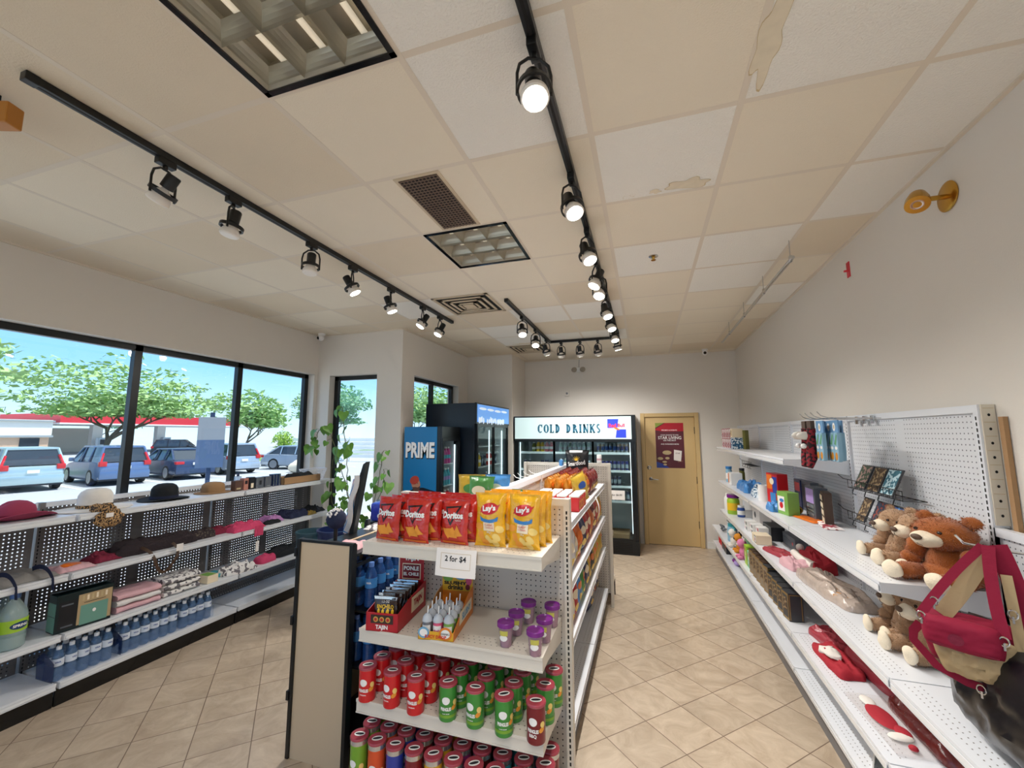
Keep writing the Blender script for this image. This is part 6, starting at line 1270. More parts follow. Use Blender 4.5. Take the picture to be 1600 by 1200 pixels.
# ---------------------------------------------------------------- goods on the right-hand wall shelving (front faces -X)
LX = -R90; RA, RBz, RC_, RD, RE = 1.606, 1.1362, .7412, .4012, .1662
mat('pattern_red', C('e9dedc'), .5); leopard('pattern_red_box', C('efe6e4'), C('9c3a44'), 34, .5); leopard('pattern_blue_box', C('e6eef2'), C('2d5f86'), 60, .5); mat('olive', C('6e6a2b'), .7)
for i in range(5):
    for k in range(2): carton('gift_box', '%s patterned red and white carton, %s column from the far end of the high shelf' % (['lower', 'upper'][k], ORD[i]), 'box', (1.08, 6.50-.125*i, RA+.13*k), LX, .10, .12, .128, 'pattern_red_box', [], 'red and white cartons on the high shelf')
carton('gift_box', 'blue and white diamond patterned carton on the high shelf, lower one', 'box', (1.08, 5.86, RA), LX, .12, .12, .14, 'pattern_blue_box', []); carton('gift_box', 'plain cream carton on top of the blue patterned one', 'box', (1.08, 5.86, RA+.1405), LX, .12, .12, .11, 'label_cream', [(.2, .8, .2, .8, 'stain')])
carton('hanging_cloth', 'thin olive green packet standing at the end of the cartons on the high shelf', 'packet', (1.16, 5.75, RA), LX-.6, .10, .03, .23, 'olive', [])
def wire_rack(label, loc, L, depth=.10, h=.05, hooks=4):
    t = thing('wire_rack', label, 'wire rack', loc, LX); b = MB()
    for y in (0, -depth): b.tube([(0, y, 0), (L, y, 0)], .003, 'black_metal', 6); b.tube([(0, y, h), (L, y, h)], .003, 'black_metal', 6) if y else None
    b.tube([(-.14, -depth, h+.02), (-.06, -depth, h+.0), (0, -depth, h)], .003, 'black_metal', 6)
    n = int(L/.06)
    for k in range(n+1): x = L*k/n; b.tube([(x, 0, .0), (x, -depth, 0), (x, -depth, h)], .002, 'black_metal', 5)
    for k in range(hooks): x = L*(k+.5)/hooks; b.tube([(x, -depth, 0), (x, -depth-.01, -.03), (x, -depth+.01, -.04)], .003, 'black_metal', 5)
    b.build('wire', t, True); return t
wire_rack('upper black wire card rack on the white pegboard', (1.362, 3.36, 1.44), .62); wire_rack('lower black wire card rack on the white pegboard', (1.362, 3.40, 1.235), .62); wire_rack('far dark wire rack holding hanging navy goods', (1.362, 6.6, 1.38), .55)
leopard('photo_green', C('5f6b55'), C('c4a094'), 45, .56); leopard('photo_teal', C('3f6f7f'), C('b9d3da'), 55, .52); leopard('photo_night', C('2c3448'), C('8f4438'), 40, .6); leopard('photo_blue', C('2558a0'), C('6aa6dc'), 35, .55); leopard('photo_brown', C('5d4a38'), C('a98f6a'), 50, .58); mat('card_dark', C('3a3b3e'), .4)
def card(label, loc, w_, h, m, tilt=.35, group=None):
    t = thing('souvenir_card', label, 'card', loc, 0, group); b = MB(); b.box(-w_/2, w_/2, -.004, .004, 0, h, 'card_dark'); b.rect(-w_/2+.008, w_/2-.008, .008, h-.008, m, lambda u, v: (u, -.0048, v)); o = b.build('card', t); t.rotation_euler = (-tilt, 0, LX); return t
for i, (y, z, m, n_) in enumerate([(3.23, 1.445, 'photo_green', 'green souvenir picture card at the left of the upper wire rack'), (3.07, 1.445, 'photo_brown', 'brown picture card in the middle of the upper wire rack'), (2.92, 1.445, 'photo_teal', 'teal patterned card at the right of the upper wire rack'), (3.26, 1.24, 'photo_brown', 'narrow brown card at the left of the lower wire rack'), (3.08, 1.24, 'photo_night', 'night scene card in the middle of the lower wire rack'), (2.91, 1.24, 'photo_blue', 'bright blue card at the right of the lower wire rack')]): card(n_, (1.27, y, z), .11 if i == 3 else .14, .16, m, .42)
# sock packs on three wire hooks
mat('sock_blue', C('8fb8cf'), .8); mat('sock_green', C('5f9c6f'), .8); mat('sock_orange', C('d08a28'), .8); leopard('sock_plaid', C('8e1f2b'), C('2a1116'), 55, .5); mat('card_blue', C('6d9cc6'), .5)
for k, y in enumerate((3.40, 3.30, 3.20)):
    t = thing('wire_hook', '%s wire sock hook from the left at the top of the white pegboard' % ORD[k], 'hook', (1.362, y, 1.885), 0, 'wire sock hooks'); b = MB(); b.tube([(0, 0, 0), (-.27, 0, .005), (-.31, 0, .02), (-.33, 0, .045)], .003, 'chrome', 6); b.box(-.002, .004, -.018, .018, -.03, .02, 'chrome'); b.build('wire', t, True)
def sock(label, x, y, kind, group='sock packs on wire hooks'):
    t = thing('sock_pack', label, 'socks', (x, y, 1.878), LX, group); b = MB()
    if kind == 'plaid':
        b.tube([(0, 0, -.05), (0, 0, -.16), (.005, -.01, -.25), (.02, -.03, -.31)], [.026, .03, .032, .018], 'sock_plaid', 12); b.ball((-.01, -.035, -.10), (.022, .05, .028), 'felt_cream', 14, 8); b.ball((-.0, -.05, -.17), .018, 'white', 12, 8); b.box(-.035, .035, -.012, .012, -.055, -.0, 'leather_brown')
    else:
        b.box(-.055, .055, -.004, .004, -.085, -.004, 'card_blue'); b.disc(0, -.045, .018, .026, 'white', lambda u, v: (u, -.0048, v)); b.disc(0, -.045, .009, .013, 'stain', lambda u, v: (u, -.0054, v))
        for s in (-.028, .028): b.prism([(s-.024, -.08), (s+.024, -.08), (s+.026, -.20), (s+.018, -.255), (s-.012, -.26), (s-.026, -.22)], -.011, .011, 'sock_blue'); b.poly([(s-.022, -.15), (s+.012, -.085), (s+.022, -.10), (s+.0, -.16)], 'sock_green', lambda u, v: (u, -.0122, v)); b.disc(s-.004, -.225, .017, .024, 'sock_orange', lambda u, v: (u, -.0122, v)); b.disc(s, -.175, .018, .010, 'white', lambda u, v: (u, -.0128, v))
    b.build('socks', t, True); return t
for k, y in enumerate((3.40, 3.30)): sock('plaid red sock with cream animal head, %s from the left' % ORD[k], 1.06, y, 'plaid', 'plaid socks on wire hooks')
for k, (x, y) in enumerate([(1.08, 3.20), (1.13, 3.20), (1.18, 3.20), (1.12, 3.30), (1.12, 3.09)]):
    if k == 4: t = thing('wire_hook', 'fourth wire sock hook at the right of the other three', 'hook', (1.362, 3.09, 1.885)); b = MB(); b.tube([(0, 0, 0), (-.27, 0, .005), (-.31, 0, .02), (-.33, 0, .045)], .003, 'chrome', 6); b.build('wire', t, True)
    sock('light blue sock pack with green and orange motif, %s of five' % ORD[k], x, y, 'blue', 'light blue sock packs')
# main shelf B
def simple_bottle(name, label, cat, loc, r, h, m, cap, capr=.5, rz=0, sx=1, band=None):
    t = thing(name, label, cat, loc, rz); b = MB(); b.lathe([(r*.95, 0), (r, .006), (r, h*.7), (r*.85, h*.8), (r*capr, h*.85)], m, 20, sx=sx); b.build('bottle', t, True)
    if band: b = MB(); b.lathe([(r+.0007, h*.2), (r+.0007, h*.58)], band, 20, cap=False, sx=sx); b.build('label', t, True)
    b = MB(); b.lathe([(r*capr*1.05, h*.84), (r*capr*1.05, h)], cap, 16); b.build('cap', t, True); return t
simple_bottle('spray_bottle', 'pale bottle with a blue cap at the far end of the main wall shelf', 'bottle', (1.07, 6.48, RBz), .04, .21, 'sock_blue', 'label_blue', .95, band='paper')
simple_bottle('spray_bottle', 'yellow and black can beside the blue capped bottle', 'bottle', (1.2, 6.32, RBz), .035, .20, 'olive', 'black_foil', .9)
carton('gift_box', 'white carton with orange side picture on the main wall shelf', 'box', (1.09, 6.18, RBz), LX, .22, .13, .15, 'white', [(.02, .35, .1, .9, 'crisp_orange'), (.4, .9, .3, .7, 'paper')])
lump('plastic_bag', 'clear bag of blue toys lying on the main wall shelf', 'plastic bag', (1.13, 5.55, RBz), LX, .26, .11, .09, 'blue_foil', 61, amp=.7)
lump('plastic_bag', 'smaller dark blue and clear packet beside the white roll', 'plastic bag', (1.14, 5.05, RBz), LX, .16, .1, .10, 'pattern_blue_box', 62, amp=.7)
t = thing('paper_roll', 'plain white roll standing on the main wall shelf', 'roll', (1.09, 4.78, RBz)); b = MB(); b.lathe([(.05, 0), (.05, .15)], 'white', 24); b.lathe([(0, .1505), (.02, .1505)], 'dark_slot', 16, cap=False); b.build('roll', t, True)
carton('toy_box', 'tall red, orange and blue toy carton on the main wall shelf', 'toy box', (1.14, 4.50, RBz), LX+.2, .20, .09, .29, 'tube_red', [(.05, .5, .5, .95, 'crisp_orange'), (.55, .95, .4, .9, 'tube_blue'), (.3, .8, .05, .4, 'label_blue'), ('d', .5, .75, .2, .1, 'label_cream')])
carton('toy_box', 'dark blue and red toy carton behind the tall red one', 'toy box', (1.30, 4.40, RBz), LX, .16, .06, .25, 'navy_foil', [(.1, .9, .6, .9, 'tube_red')])
carton('toy_box', 'green toy carton with white window and red picture on the main wall shelf', 'toy box', (1.09, 4.03, RBz), LX+.25, .15, .09, .18, 'candy_green', [(.08, .7, .15, .8, 'paper'), ('d', .4, .4, .16, .14, 'tube_red'), ('d', .45, .62, .2, .08, 'label_blue')])
lump('plastic_bag', 'clear blue packet leaning against the green toy carton', 'plastic bag', (1.03, 4.20, RBz), LX, .10, .05, .06, 'blue_foil', 63, amp=.6)
carton('gift_box', 'dark slate gift box against the pegboard', 'box', (1.31, 4.22, RBz), LX, .22, .06, .25, 'box_grey', [(.1, .9, .1, .9, 'card_dark')])
carton('gift_box', 'clear fronted lilac gift box with grey print', 'box', (1.25, 3.90, RBz), LX, .20, .09, .24, 'box_grey', [(.1, .9, .5, .95, 'prime_lilac'), (.15, .85, .1, .45, 'can_silver'), (.2, .8, .2, .24, 'card_dark'), (.2, .8, .3, .34, 'card_dark')])
carton('gift_box', 'brown chocolate-style box with a grid of pale squares', 'box', (1.24, 3.68, RBz), LX-.2, .15, .05, .23, 'leather_brown', [(.1+.28*(k % 3), .32+.28*(k % 3), .06+.23*(k//3), .22+.23*(k//3), 'label_cream') for k in range(12)])
t = thing('ornament', 'small round dark gold ornament standing before the slate gift box', 'ornament', (1.16, 4.06, RBz)); b = MB(); b.ball((0, 0, .035), (.04, .04, .035), 'brass', 20, 12); b.lathe([(.008, .068), (.014, .09), (.0, .10)], 'card_dark', 12, cap=False); b.build('body', t, True)
for k, (x, y, a, n_) in enumerate([(1.17, 3.83, .2, 'far flat red patterned packet lying on the main wall shelf'), (1.22, 3.62, -.1, 'near flat red patterned packet lying on the main wall shelf')]):
    flat_cloth('flat_packet', n_, 'packet', (x, y, RBz), LX+a, .30, .11, .014, 'pattern_red_box' if k else 'crisp_orange', 70+k, part='packet')
# goods on shelf C
simple_bottle('detergent_bottle', 'white bottle at the far end of the third wall shelf', 'bottle', (1.05, 6.50, RC_), .06, .24, 'white', 'white', .6)
simple_bottle('detergent_bottle', 'lime yellow bottle with purple cap on the third wall shelf', 'bottle', (1.07, 6.30, RC_), .075, .25, 'label_lime', 'cup_purple', .95, band='logo_yellow')
simple_bottle('detergent_bottle', 'small white and blue bottle beside the lime yellow one', 'bottle', (1.12, 6.10, RC_), .045, .14, 'label_deep', 'white', .8, band='white')
carton('gift_box', 'white carton with dark round logo at the back of the third wall shelf', 'box', (1.27, 5.75, RC_), LX, .34, .12, .18, 'paper', [('d', .4, .5, .12, .2, 'card_dark')])
for k in range(6):
    i, j = k % 3, k//3; carton('card_game_box', '%s small white playing card box in the %s layer of the third wall shelf stack' % (ORD[i], ['lower', 'upper'][j]), 'box', (1.06+.02*i, 5.30-.16*i, RC_+.052*j), LX, .13, .10, .05, 'white', [(.55, .9, .2, .8, 'box_dark_green' if i < 2 else 'box_red'), ('d', .25, .5, .1, .25, 'cloth_rose')], 'playing card boxes')
carton('card_game_box', 'cream playing card box with a red club picture facing the aisle', 'box', (1.03, 4.72, RC_), LX, .17, .13, .085, 'label_cream', [(.5, .95, .1, .9, 'box_grey'), (.55, .9, .2, .8, 'white'), ('d', .72, .5, .07, .22, 'box_red')])
carton('card_game_box', 'stack of black and grey card boxes beside the white ones', 'box', (1.20, 4.98, RC_), LX, .30, .12, .13, 'box_black', [(.1, .5, .3, .7, 'can_silver'), (.6, .95, .2, .6, 'box_grey')])
carton('gift_box', 'flat dark carton with a small red heart at the back of the third wall shelf', 'box', (1.28, 4.62, RC_), LX, .36, .10, .11, 'box_grey', [('d', .8, .5, .05, .16, 'tube_red'), (.05, .6, .6, .66, 'can_silver')])
mat('felt_red', C('a91d2c'), .8, bump=.3); mat('felt_red_clear', C('a33a44'), .25, bump=.6, bscale=18)
lump('santa_hat_packet', 'red festive hat packet in clear film, farthest on the third wall shelf', 'packet', (1.10, 4.30, RC_), LX+.3, .24, .08, .035, 'felt_red_clear', 64, amp=.5)
lump('santa_hat', 'big red and white festive hat lying under the main shelf edge', 'santa hat', (1.24, 4.02, RC_), LX, .22, .09, .11, 'felt_red', 65, amp=.5); b = MB(); b.tube([(.18, -.06, .05), (.0, -.09, .05), (-.20, -.08, .05)], .032, 'felt_cream', 12); b.ball((-.23, -.03, .09), .03, 'felt_cream', 12, 8); b.build('white_trim', bpy.data.objects['santa_hat'], True)
lump('plastic_bag', 'clear pink tinted bag end in front of the festive hat', 'plastic bag', (1.08, 3.95, RC_), LX+.2, .13, .07, .06, 'cloth_rose', 66, amp=.6)
mat('clear_bag', C('b9a89b'), .15, spec=.8, bump=1, bscale=26, var=.25, vscale=18); mat('tan_fur', C('b98a5c'), .9, bump=.4)
lump('plush_packet', 'long clear bag with tan plush lying on the third wall shelf', 'packet', (1.15, 3.45, RC_), LX+.1, .36, .11, .07, 'clear_bag', 67, amp=.5); b = MB(); b.ball((.10, -.05, .03), (.20, .05, .03), 'tan_fur', 20, 10, noisy=.02); b.build('plush', bpy.data.objects['plush_packet'], True)
# goods on shelf D
t = thing('swim_mask', 'grey swim mask packet standing at the far end of the fourth wall shelf', 'swim mask', (1.03, 6.80, RD), LX); b = MB(); b.box(-.16, .16, .05, .055, 0, .14, 'box_dark_green'); b.rect(-.15, .15, .01, .13, 'cool_white_metal', lambda u, v: (u, .0492, v)); b.build('card', t); b = MB(); b.tube([(-.1, 0, .05), (-.06, -.05, .08), (.06, -.05, .08), (.1, 0, .05), (.06, -.04, .03), (-.06, -.04, .03), (-.1, 0, .05)], .014, 'box_grey', 10); b.build('mask', t, True)
simple_bottle('detergent_bottle', 'pale blue bottle behind the toys on the fourth wall shelf', 'bottle', (1.03, 6.25, RD), .06, .22, 'sock_blue', 'tube_teal', .8)
mat('plush_orange', C('d58a25'), .9, bump=.4); mat('plush_pink', C('dd83a8'), .9, bump=.4); mat('plush_white', C('e8e2d8'), .9, bump=.4); mat('plush_mint', C('8ec7a2'), .9, bump=.4)
for k, (x, y, m, m2, n_) in enumerate([(1.00, 5.95, 'plush_white', 'tube_teal', 'small white soft toy with dark spots'), (1.02, 5.70, 'plush_orange', 'felt_black', 'small orange striped soft toy'), (1.00, 5.42, 'plush_pink', 'plush_white', 'small pink soft toy'), (1.12, 5.60, 'plush_mint', 'plush_white', 'small mint green soft toy at the back')]):
    t = thing('soft_toy', n_+' on the fourth wall shelf', 'soft toy', (x, y, RD), LX); b = MB(); b.ball((0, 0, .07), (.06, .05, .07), m, 18, 12); b.build('body', t, True); b = MB(); b.ball((0, -.02, .165), (.055, .05, .05), m, 18, 12); b.ball((0, -.065, .155), (.018, .012, .014), m2, 12, 8); b.build('head', t, True)
    for s in (-1, 1): b = MB(); b.ball((s*.04, 0, .215), (.016, .010, .02), m2, 12, 8); b.build('ear', t, True); b = MB(); b.ball((s*.045, -.05, .02), (.02, .035, .02), m, 12, 8); b.build('leg', t, True)
for k, (y, h, m, n_) in enumerate([(5.20, .20, 'label_lime', 'lime green toy carton, far one of two'), (5.06, .17, 'plush_mint', 'pale green toy carton with round balls, near one of two')]): carton('toy_box', n_+' on the fourth wall shelf', 'toy box', (1.02, y, RD), LX, .12, .10, h, m, [('d', .3, .3, .12, .12, 'white'), ('d', .6, .6, .15, .12, 'label_cream'), ('d', .4, .8, .15, .10, 'candy_pink')])
mat('frame_gilt', C('a08048'), .4, .4); mat('frame_photo', C('8b7a66'), .4, var=.4, vscale=30)
for k in range(9):
    y = 4.90-.135*k; t = thing('picture_frame_box', '%s dark boxed picture frame from the far end of the fourth wall shelf' % ORD[k], 'picture frame', (1.00, y, RD), LX+.12, 'boxed picture frames on the fourth wall shelf'); b = MB(); b.rbox(-.058, .058, -.04, .06, 0, .23 if k < 5 else .20, 'leather_brown' if k < 4 else 'card_dark', .003); hh = .23 if k < 5 else .20
    F = lambda u, v: (u, -.0408, v); F2 = lambda u, v: (u, -.0416, v); b.rect(-.055, .055, .005, hh-.005, 'frame_gilt', F); b.rect(-.042, .042, .02, hh-.02, 'frame_photo' if k < 5 else 'card_dark', F2); b.rect(-.03, .03, hh*.35, hh*.8, 'photo_brown', lambda u, v: (u, -.0424, v)); b.rect(-.036, -.030, .01, hh-.01, 'frame_gilt', lambda u, v: (.0588, u, v)); b.rect(.045, .050, .01, hh-.01, 'frame_gilt', lambda u, v: (.0588, u, v)); b.rect(-.036, .05, hh-.016, hh-.010, 'frame_gilt', lambda u, v: (.0588, u, v)); b.build('box', t)
for k, (x, y, a, L, n_) in enumerate([(1.13, 3.48, .15, .17, 'crumpled clear and red festive packet beside the picture frames'), (1.06, 3.20, .05, .20, 'red festive hat packet with white trim, middle of the fourth wall shelf'), (1.22, 3.12, .1, .24, 'dark red clear-wrapped packet at the back of the fourth wall shelf'), (1.22, 2.60, .05, .26, 'long dark maroon wrapped packet nearest the camera at the back')]):
    lump('festive_packet', n_, 'packet', (x, y, RD), LX+a, L, .08 if k != 3 else .09, [.06, .045, .07, .06][k], ['felt_red_clear', 'felt_red', 'felt_red_clear', 'wine_foil'][k], 90+k, amp=.5)
b = MB(); b.ball((-.02, -.02, .045), (.10, .05, .022), 'felt_cream', 16, 10, noisy=.03); b.build('white_trim', bpy.data.objects['festive_packet.001'], True)
mat('film_pale', C('e6dedb'), .1, alpha=.22)
t = thing('mitten_packet', 'flat clear packet with red and white festive stocking facing up on the fourth wall shelf', 'packet', (1.06, 2.62, RD), LX+.05); b = MB(); b.rbox(-.24, .22, -.085, .085, .001, .012, 'film_pale', .004); b.build('film', t)
b = MB(); b.ball((-.05, -.01, .012), (.10, .05, .012), 'felt_red', 20, 8); b.ball((.06, .02, .012), (.05, .03, .012), 'felt_red', 16, 8); b.build('red_shape', t, True); b = MB(); b.ball((.10, -.01, .013), (.03, .05, .010), 'felt_cream', 14, 8); b.ball((-.17, -.01, .013), (.05, .03, .010), 'felt_cream', 14, 8); b.ball((.17, .0, .014), (.018, .018, .012), 'felt_red', 12, 8); b.build('white_parts', t, True)
# goods on the base deck
for k in range(3): simple_bottle('sauce_bottle', '%s red bottle at the far end of the base deck under the wall shelves' % ORD[k], 'bottle', (1.02, 7.15-.11*k, RE), .035, .21, 'tube_red', 'box_red_dark', .45)
for k in range(3): carton('small_box', '%s black and red carton beside the red bottles on the base deck' % ORD[k], 'box', (1.03, 6.80-.13*k, RE), LX, .10, .10, .17-.02*k, 'box_black', [(.1, .9, .6, .9, 'box_red')], 'black and red cartons on the base deck')
t = thing('swim_goggles', 'purple and black swim goggles lying on the base deck', 'goggles', (1.03, 6.05, RE), LX); b = MB(); b.ball((-.05, 0, .03), (.06, .05, .03), 'cup_purple', 18, 10); b.ball((.06, 0, .03), (.06, .05, .03), 'prime_lilac', 18, 10); b.build('lenses', t, True); b = MB(); b.tube([(-.12, .0, .02), (-.15, .06, .02), (0, .1, .02), (.15, .06, .02), (.12, 0, .02)], .01, 'black_metal', 8); b.build('strap', t, True)
t = thing('price_card', 'white card with brown and red print standing on the base deck near the camera', 'card', (1.02, 2.72, RE), LX-.5); b = MB(); b.box(-.06, .06, -.003, .003, 0, .15, 'paper'); b.rect(-.05, .05, .01, .09, 'stain', lambda u, v: (u, -.0038, v)); b.text('2.99', .07, 'tube_red', lambda u, v: (u, -.0046, v), 0, .05, bold=.05); b.build('card', t); t.rotation_euler = (-.15, 0, LX-.5)
carton('small_box', 'green topped carton at the bottom edge of the picture on the base deck', 'box', (1.02, 2.42, RE), LX, .12, .12, .20, 'candy_green', [])
# ---------------------------------------------------------------- plush bears
mat('fur_beige', C('b58f6c'), 1, bump=.5, bscale=220, sheen=.3); mat('fur_rust', C('a5591f'), 1, bump=.5, bscale=220, sheen=.3); mat('fur_cream', C('efe0c6'), .95, bump=.3, bscale=200); mat('nose_brown', C('5b4433'), .6); mat('eye_black', C('2a1a12'), .15)
def fur(mb, balls, m, n, ln=.011, seed=1):
    q = random.Random(seed); V = []; F = []; tot = sum(r[0]*r[1] for c, r in balls)
    for c, r in balls:
        for k in range(int(n*r[0]*r[1]/tot)):
            d = Vector((q.gauss(0, 1), q.gauss(0, 1), q.gauss(0, 1))).normalized(); p = Vector((c[0]+d.x*r[0], c[1]+d.y*r[1], c[2]+d.z*r[2])); t_ = (d+Vector((q.gauss(0, .45), q.gauss(0, .45), q.gauss(0, .35)-.35))).normalized()*ln*q.uniform(.6, 1.3); s = d.cross(t_); s = s.normalized()*.0016 if s.length > 1e-5 else Vector((.0016, 0, 0)); i = len(V)
            V += [tuple(p-d*.002-s), tuple(p-d*.002+s), tuple(p+t_)]; F.append((i, i+1, i+2))
    mb.add(V, F, m)
def bear(label, loc, rz, m, sc=1.0, seed=1, group=None, tilt=0):
    t = thing('teddy_bear', label, 'teddy bear', loc, rz, group); S = lambda *a: tuple(x*sc for x in a); k = 'fur_cream'
    def part(nm, balls, mm, n=500, extra=None):
        b = MB()
        for c, r in balls: b.ball(c, r, mm, 22, 14, noisy=.006*sc, nf=30)
        if n: fur(b, balls, mm, n, .010*sc, seed)
        if extra: extra(b)
        return b.build(nm, t, True, fixn=False)
    part('body', [(S(0, .01, .085), S(.075, .065, .09)), (S(0, 0, .045), S(.08, .075, .05))], m, 1500)
    hx_ = S(0, -.02, .215)
    part('head', [(hx_, S(.082, .072, .072))], m, 1500)
    part('muzzle', [(S(0, -.085, .195), S(.042, .042, .034))], k, 0, lambda b: (b.ball(S(0, -.128, .207), S(.017, .009, .013), 'nose_brown', 14, 10), b.tube([S(0, -.127, .19), S(0, -.125, .178), S(.012, -.121, .172)], .0015, 'nose_brown', 5)))
    for s in (-1, 1):
        part('ear', [(S(s*.066, -.0, .278), S(.028, .014, .026))], m, 250)
        b = MB(); b.ball(S(s*.035, -.082, .232), S(.0075, .006, .0075), 'eye_black', 12, 8); b.build('eye', t, True)
        part('arm', [(S(s*.082, -.03, .125), S(.027, .034, .05)), (S(s*.085, -.055, .085), S(.026, .03, .03))], m, 500)
        part('leg', [(S(s*.065, -.09, .036), S(.036, .07, .035))], m, 600)
        part('foot_pad', [(S(s*.068, -.155, .042), S(.034, .016, .040))], k, 0)
    return t
bear('beige teddy bear sitting farthest from the camera on the wall shelf', (1.27, 2.79, RBz), LX+.12, 'fur_beige', 1.0, 3).scale = (1.08, 1.05, .88)
bear('beige teddy bear sitting between the other beige one and the rust one', (1.275, 2.60, RBz), LX+.22, 'fur_beige', 1.08, 4).scale = (1.08, 1.05, .86)
bear('rust orange teddy bear at the near end of the wall shelf', (1.265, 2.415, RBz), LX+.40, 'fur_rust', 1.2, 5).scale = (1.15, 1.05, .82)
bear('beige teddy bear on the shelf below, the far one', (1.26, 2.80, RC_), LX+.15, 'fur_beige', 1.0, 6); bear('beige teddy bear on the shelf below, the near one behind the crimson bag', (1.25, 2.60, RC_), LX+.25, 'fur_beige', 1.05, 7)
# ---------------------------------------------------------------- bags
mat('nylon_crimson', C('8a1734'), .75, spec=.25, bump=.25, bscale=25); mat('nylon_tan', C('b39a72'), .75, bump=.3, bscale=18); mat('leather_black', C('15151a'), .28, spec=.6, bump=.25, bscale=9); mat('leather_tobacco', C('4b2419'), .4, bump=.2)
BX, BY, BZ = 1.06, 1.88, .93
t = thing('wall_hook', 'long peg hook holding the crimson bag', 'hook', (1.362, 1.90, 1.37)); b = MB(); b.tube([(0, 0, 0), (-.26, 0, .03), (-.33, 0, .045), (-.35, 0, .07)], .004, 'chrome', 8); b.box(-.002, .004, -.02, .02, -.03, .02, 'chrome'); b.build('wire', t, True)
t = thing('shoulder_bag', 'crimson and tan nylon shoulder bag hanging by its straps from a hook', 'handbag', (1.0, 1.87, 1.0), -.62); t.scale = (.85, .85, .85)
def pillow(mb, w_, h, d, m, x=0, y=0, z=0, p=3.0, seed=0, M=None, wr=.006, taper=0):
    nu, nv = 26, 20
    def S(i, j, s):
        a, c = 2*i-1, 2*j-1; k = max(0, 1-abs(a)**p)**.6*max(0, 1-abs(c)**p)**.6; n = noise.noise(Vector((a*3+seed, c*3, seed)))*wr+noise.noise(Vector((a*9+seed, c*8, seed+4)))*wr*.5
        ww = w_/2*(1-taper*(1-j)*0-taper*(1-j))
        rr = 1-.10*abs(a*c)**2
        return (x+a*ww*rr, y+s*d/2*k+n*k, z+h*(.5+.5*c*rr)+n*.3)
    mb.grid(nu, nv, lambda i, j: S(i, j, -1), m, M); mb.grid(nu, nv, lambda i, j: S(1-i, j, 1), m, M)
b = MB(); pillow(b, .30, .215, .12, 'nylon_crimson', z=.0, y=.03, seed=2, taper=.15, wr=.010); b.build('body', t, True, fixn=False)
b = MB(); pillow(b, .25, .17, .10, 'nylon_tan', x=.01, y=-.035, z=-.005, seed=5, taper=.25, wr=.016); b.build('tan_pocket', t, True, fixn=False)
b = MB(); pillow(b, .215, .115, .085, 'nylon_crimson', x=-.01, y=-.085, z=.105, seed=8, p=5, taper=-.06, wr=.004); b.rect(-.10, .08, .188, .191, 'cloth_maroon', lambda u, v: (u, -.116, v), n=6); b.disc(-.02, .155, .022, .020, 'cloth_maroon', lambda u, v: (u, -.1292, v)); b.rect(-.10, .085, .123, .126, 'cloth_maroon', lambda u, v: (u, -.1235, v), n=6); b.build('front_purse', t, True, fixn=False)
hk = (.085, .055, .49)     # point on the hook in bag coordinates
b = MB()
strap(b, arc((-.12, -.08, .205), (-.04, -.02, .36), (hk[0]-.02, hk[1]-.02, hk[2]+.0)), .030, 'nylon_crimson', up=(0, -1, .2), th=.003)
strap(b, arc((.10, -.08, .19), (.075, -.04, .34), (hk[0]-.005, hk[1]-.03, hk[2]+.005)), .036, 'nylon_crimson', up=(0, -1, .2), th=.003)
strap(b, arc((.15, .02, .06), (.16, .02, .30), (hk[0]+.015, hk[1]-.02, hk[2]+.01)), .060, 'nylon_crimson', up=(0, -1, .1), th=.004)
strap(b, [(-.13, -.05, .16), (-.155, -.04, .12), (-.16, -.03, .08), (-.10, -.02, .0), (-.02, -.015, -.03), (.06, -.01, -.035)], .03, 'nylon_crimson', up=(0, -1, 0), th=.003); b.build('shoulder_strap', t, True)
b = MB(); strap(b, arc((-.07, .0, .20), (.02, .01, .34), (hk[0]-.01, hk[1], hk[2]-.005)), .055, 'nylon_tan', up=(0, -1, .2), th=.003); strap(b, arc((.135, -.04, .08), (.13, -.03, .25), (.118, .0, .40)), .03, 'nylon_tan', up=(0, -1, .2), th=.003); b.build('tan_strap', t, True)
b = MB()
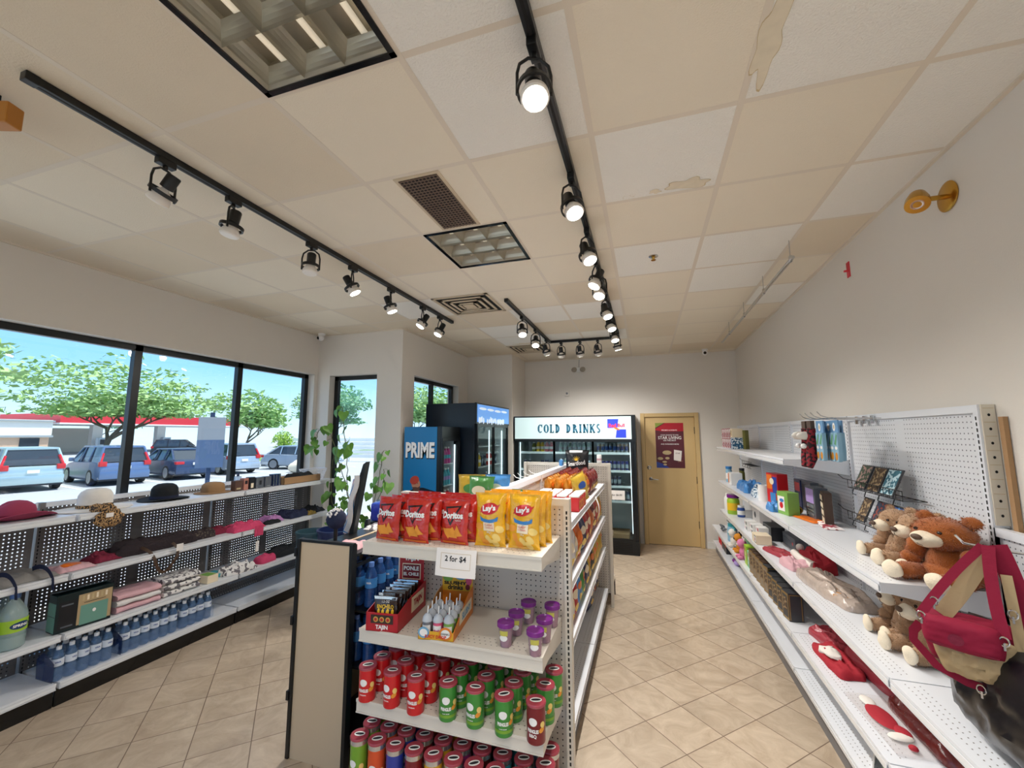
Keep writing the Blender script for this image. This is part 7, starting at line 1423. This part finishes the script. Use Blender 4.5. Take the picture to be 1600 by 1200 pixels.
for p in ((-.115, -.10, .205), (.10, -.10, .185), (.155, -.01, .11), (-.08, -.055, .26), (.125, -.04, .27), (.02, -.04, -.03)): b.tube([Vector(p)+Vector((.012*math.cos(a), 0, .016*math.sin(a))) for a in [2*PI*k/12 for k in range(13)]], .003, 'chrome', 6); b.box(p[0]-.003, p[0]+.003, p[1]-.004, p[1]+.004, p[2]-.03, p[2]-.005, 'chrome')
b.build('buckle', t, True)
t = thing('shoulder_bag', 'large black leather bag standing on the shelf behind the crimson bag', 'handbag', (1.135, 1.84, .743), LX); b = MB(); pillow(b, .60, .40, .27, 'leather_black', seed=12, p=3.5, taper=.05, wr=.02); b.build('body', t, True, fixn=False)
b = MB()
for s in (-.1, .1): strap(b, arc((s+.1, -.03, .33), (s*.8+.15, .05, .46), (.27, .08, .64)), .025, 'leather_black', up=(0, -1, 0), th=.004)
b.build('handle', t, True); b = MB()
for s in (-.1, .1): b.tube([Vector((s+.1+.012*math.cos(a), -.09, .33+.016*math.sin(a))) for a in [2*PI*k/12 for k in range(13)]], .003, 'chrome', 6)
b.build('buckle', t, True)
t = thing('wall_hook', 'second peg hook holding the black bag', 'hook', (1.362, 1.60, 1.36)); b = MB(); b.tube([(0, 0, 0), (-.26, 0, .02), (-.31, 0, .05)], .004, 'chrome', 8); b.build('wire', t, True)
t = thing('shoulder_bag', 'tobacco brown leather bag at the right edge of the picture behind the straps', 'handbag', (1.22, 1.80, 1.02), -.9); b = MB(); pillow(b, .22, .26, .08, 'leather_tobacco', seed=15, p=4, wr=.008); b.build('body', t, True, fixn=False); b = MB(); strap(b, arc((-.07, 0, .25), (-.03, .03, .36), (.0, .05, .36)), .02, 'leather_tobacco', up=(0, -1, 0), th=.003); strap(b, arc((.07, 0, .25), (.04, .03, .36), (.0, .05, .36)), .02, 'leather_tobacco', up=(0, -1, 0), th=.003); b.build('handle', t, True); b = MB(); b.tube([(-.10, -.045, .22), (-.10, -.05, .12), (-.095, -.05, .08)], .004, 'chrome', 6); b.build('zip_pull', t, True)
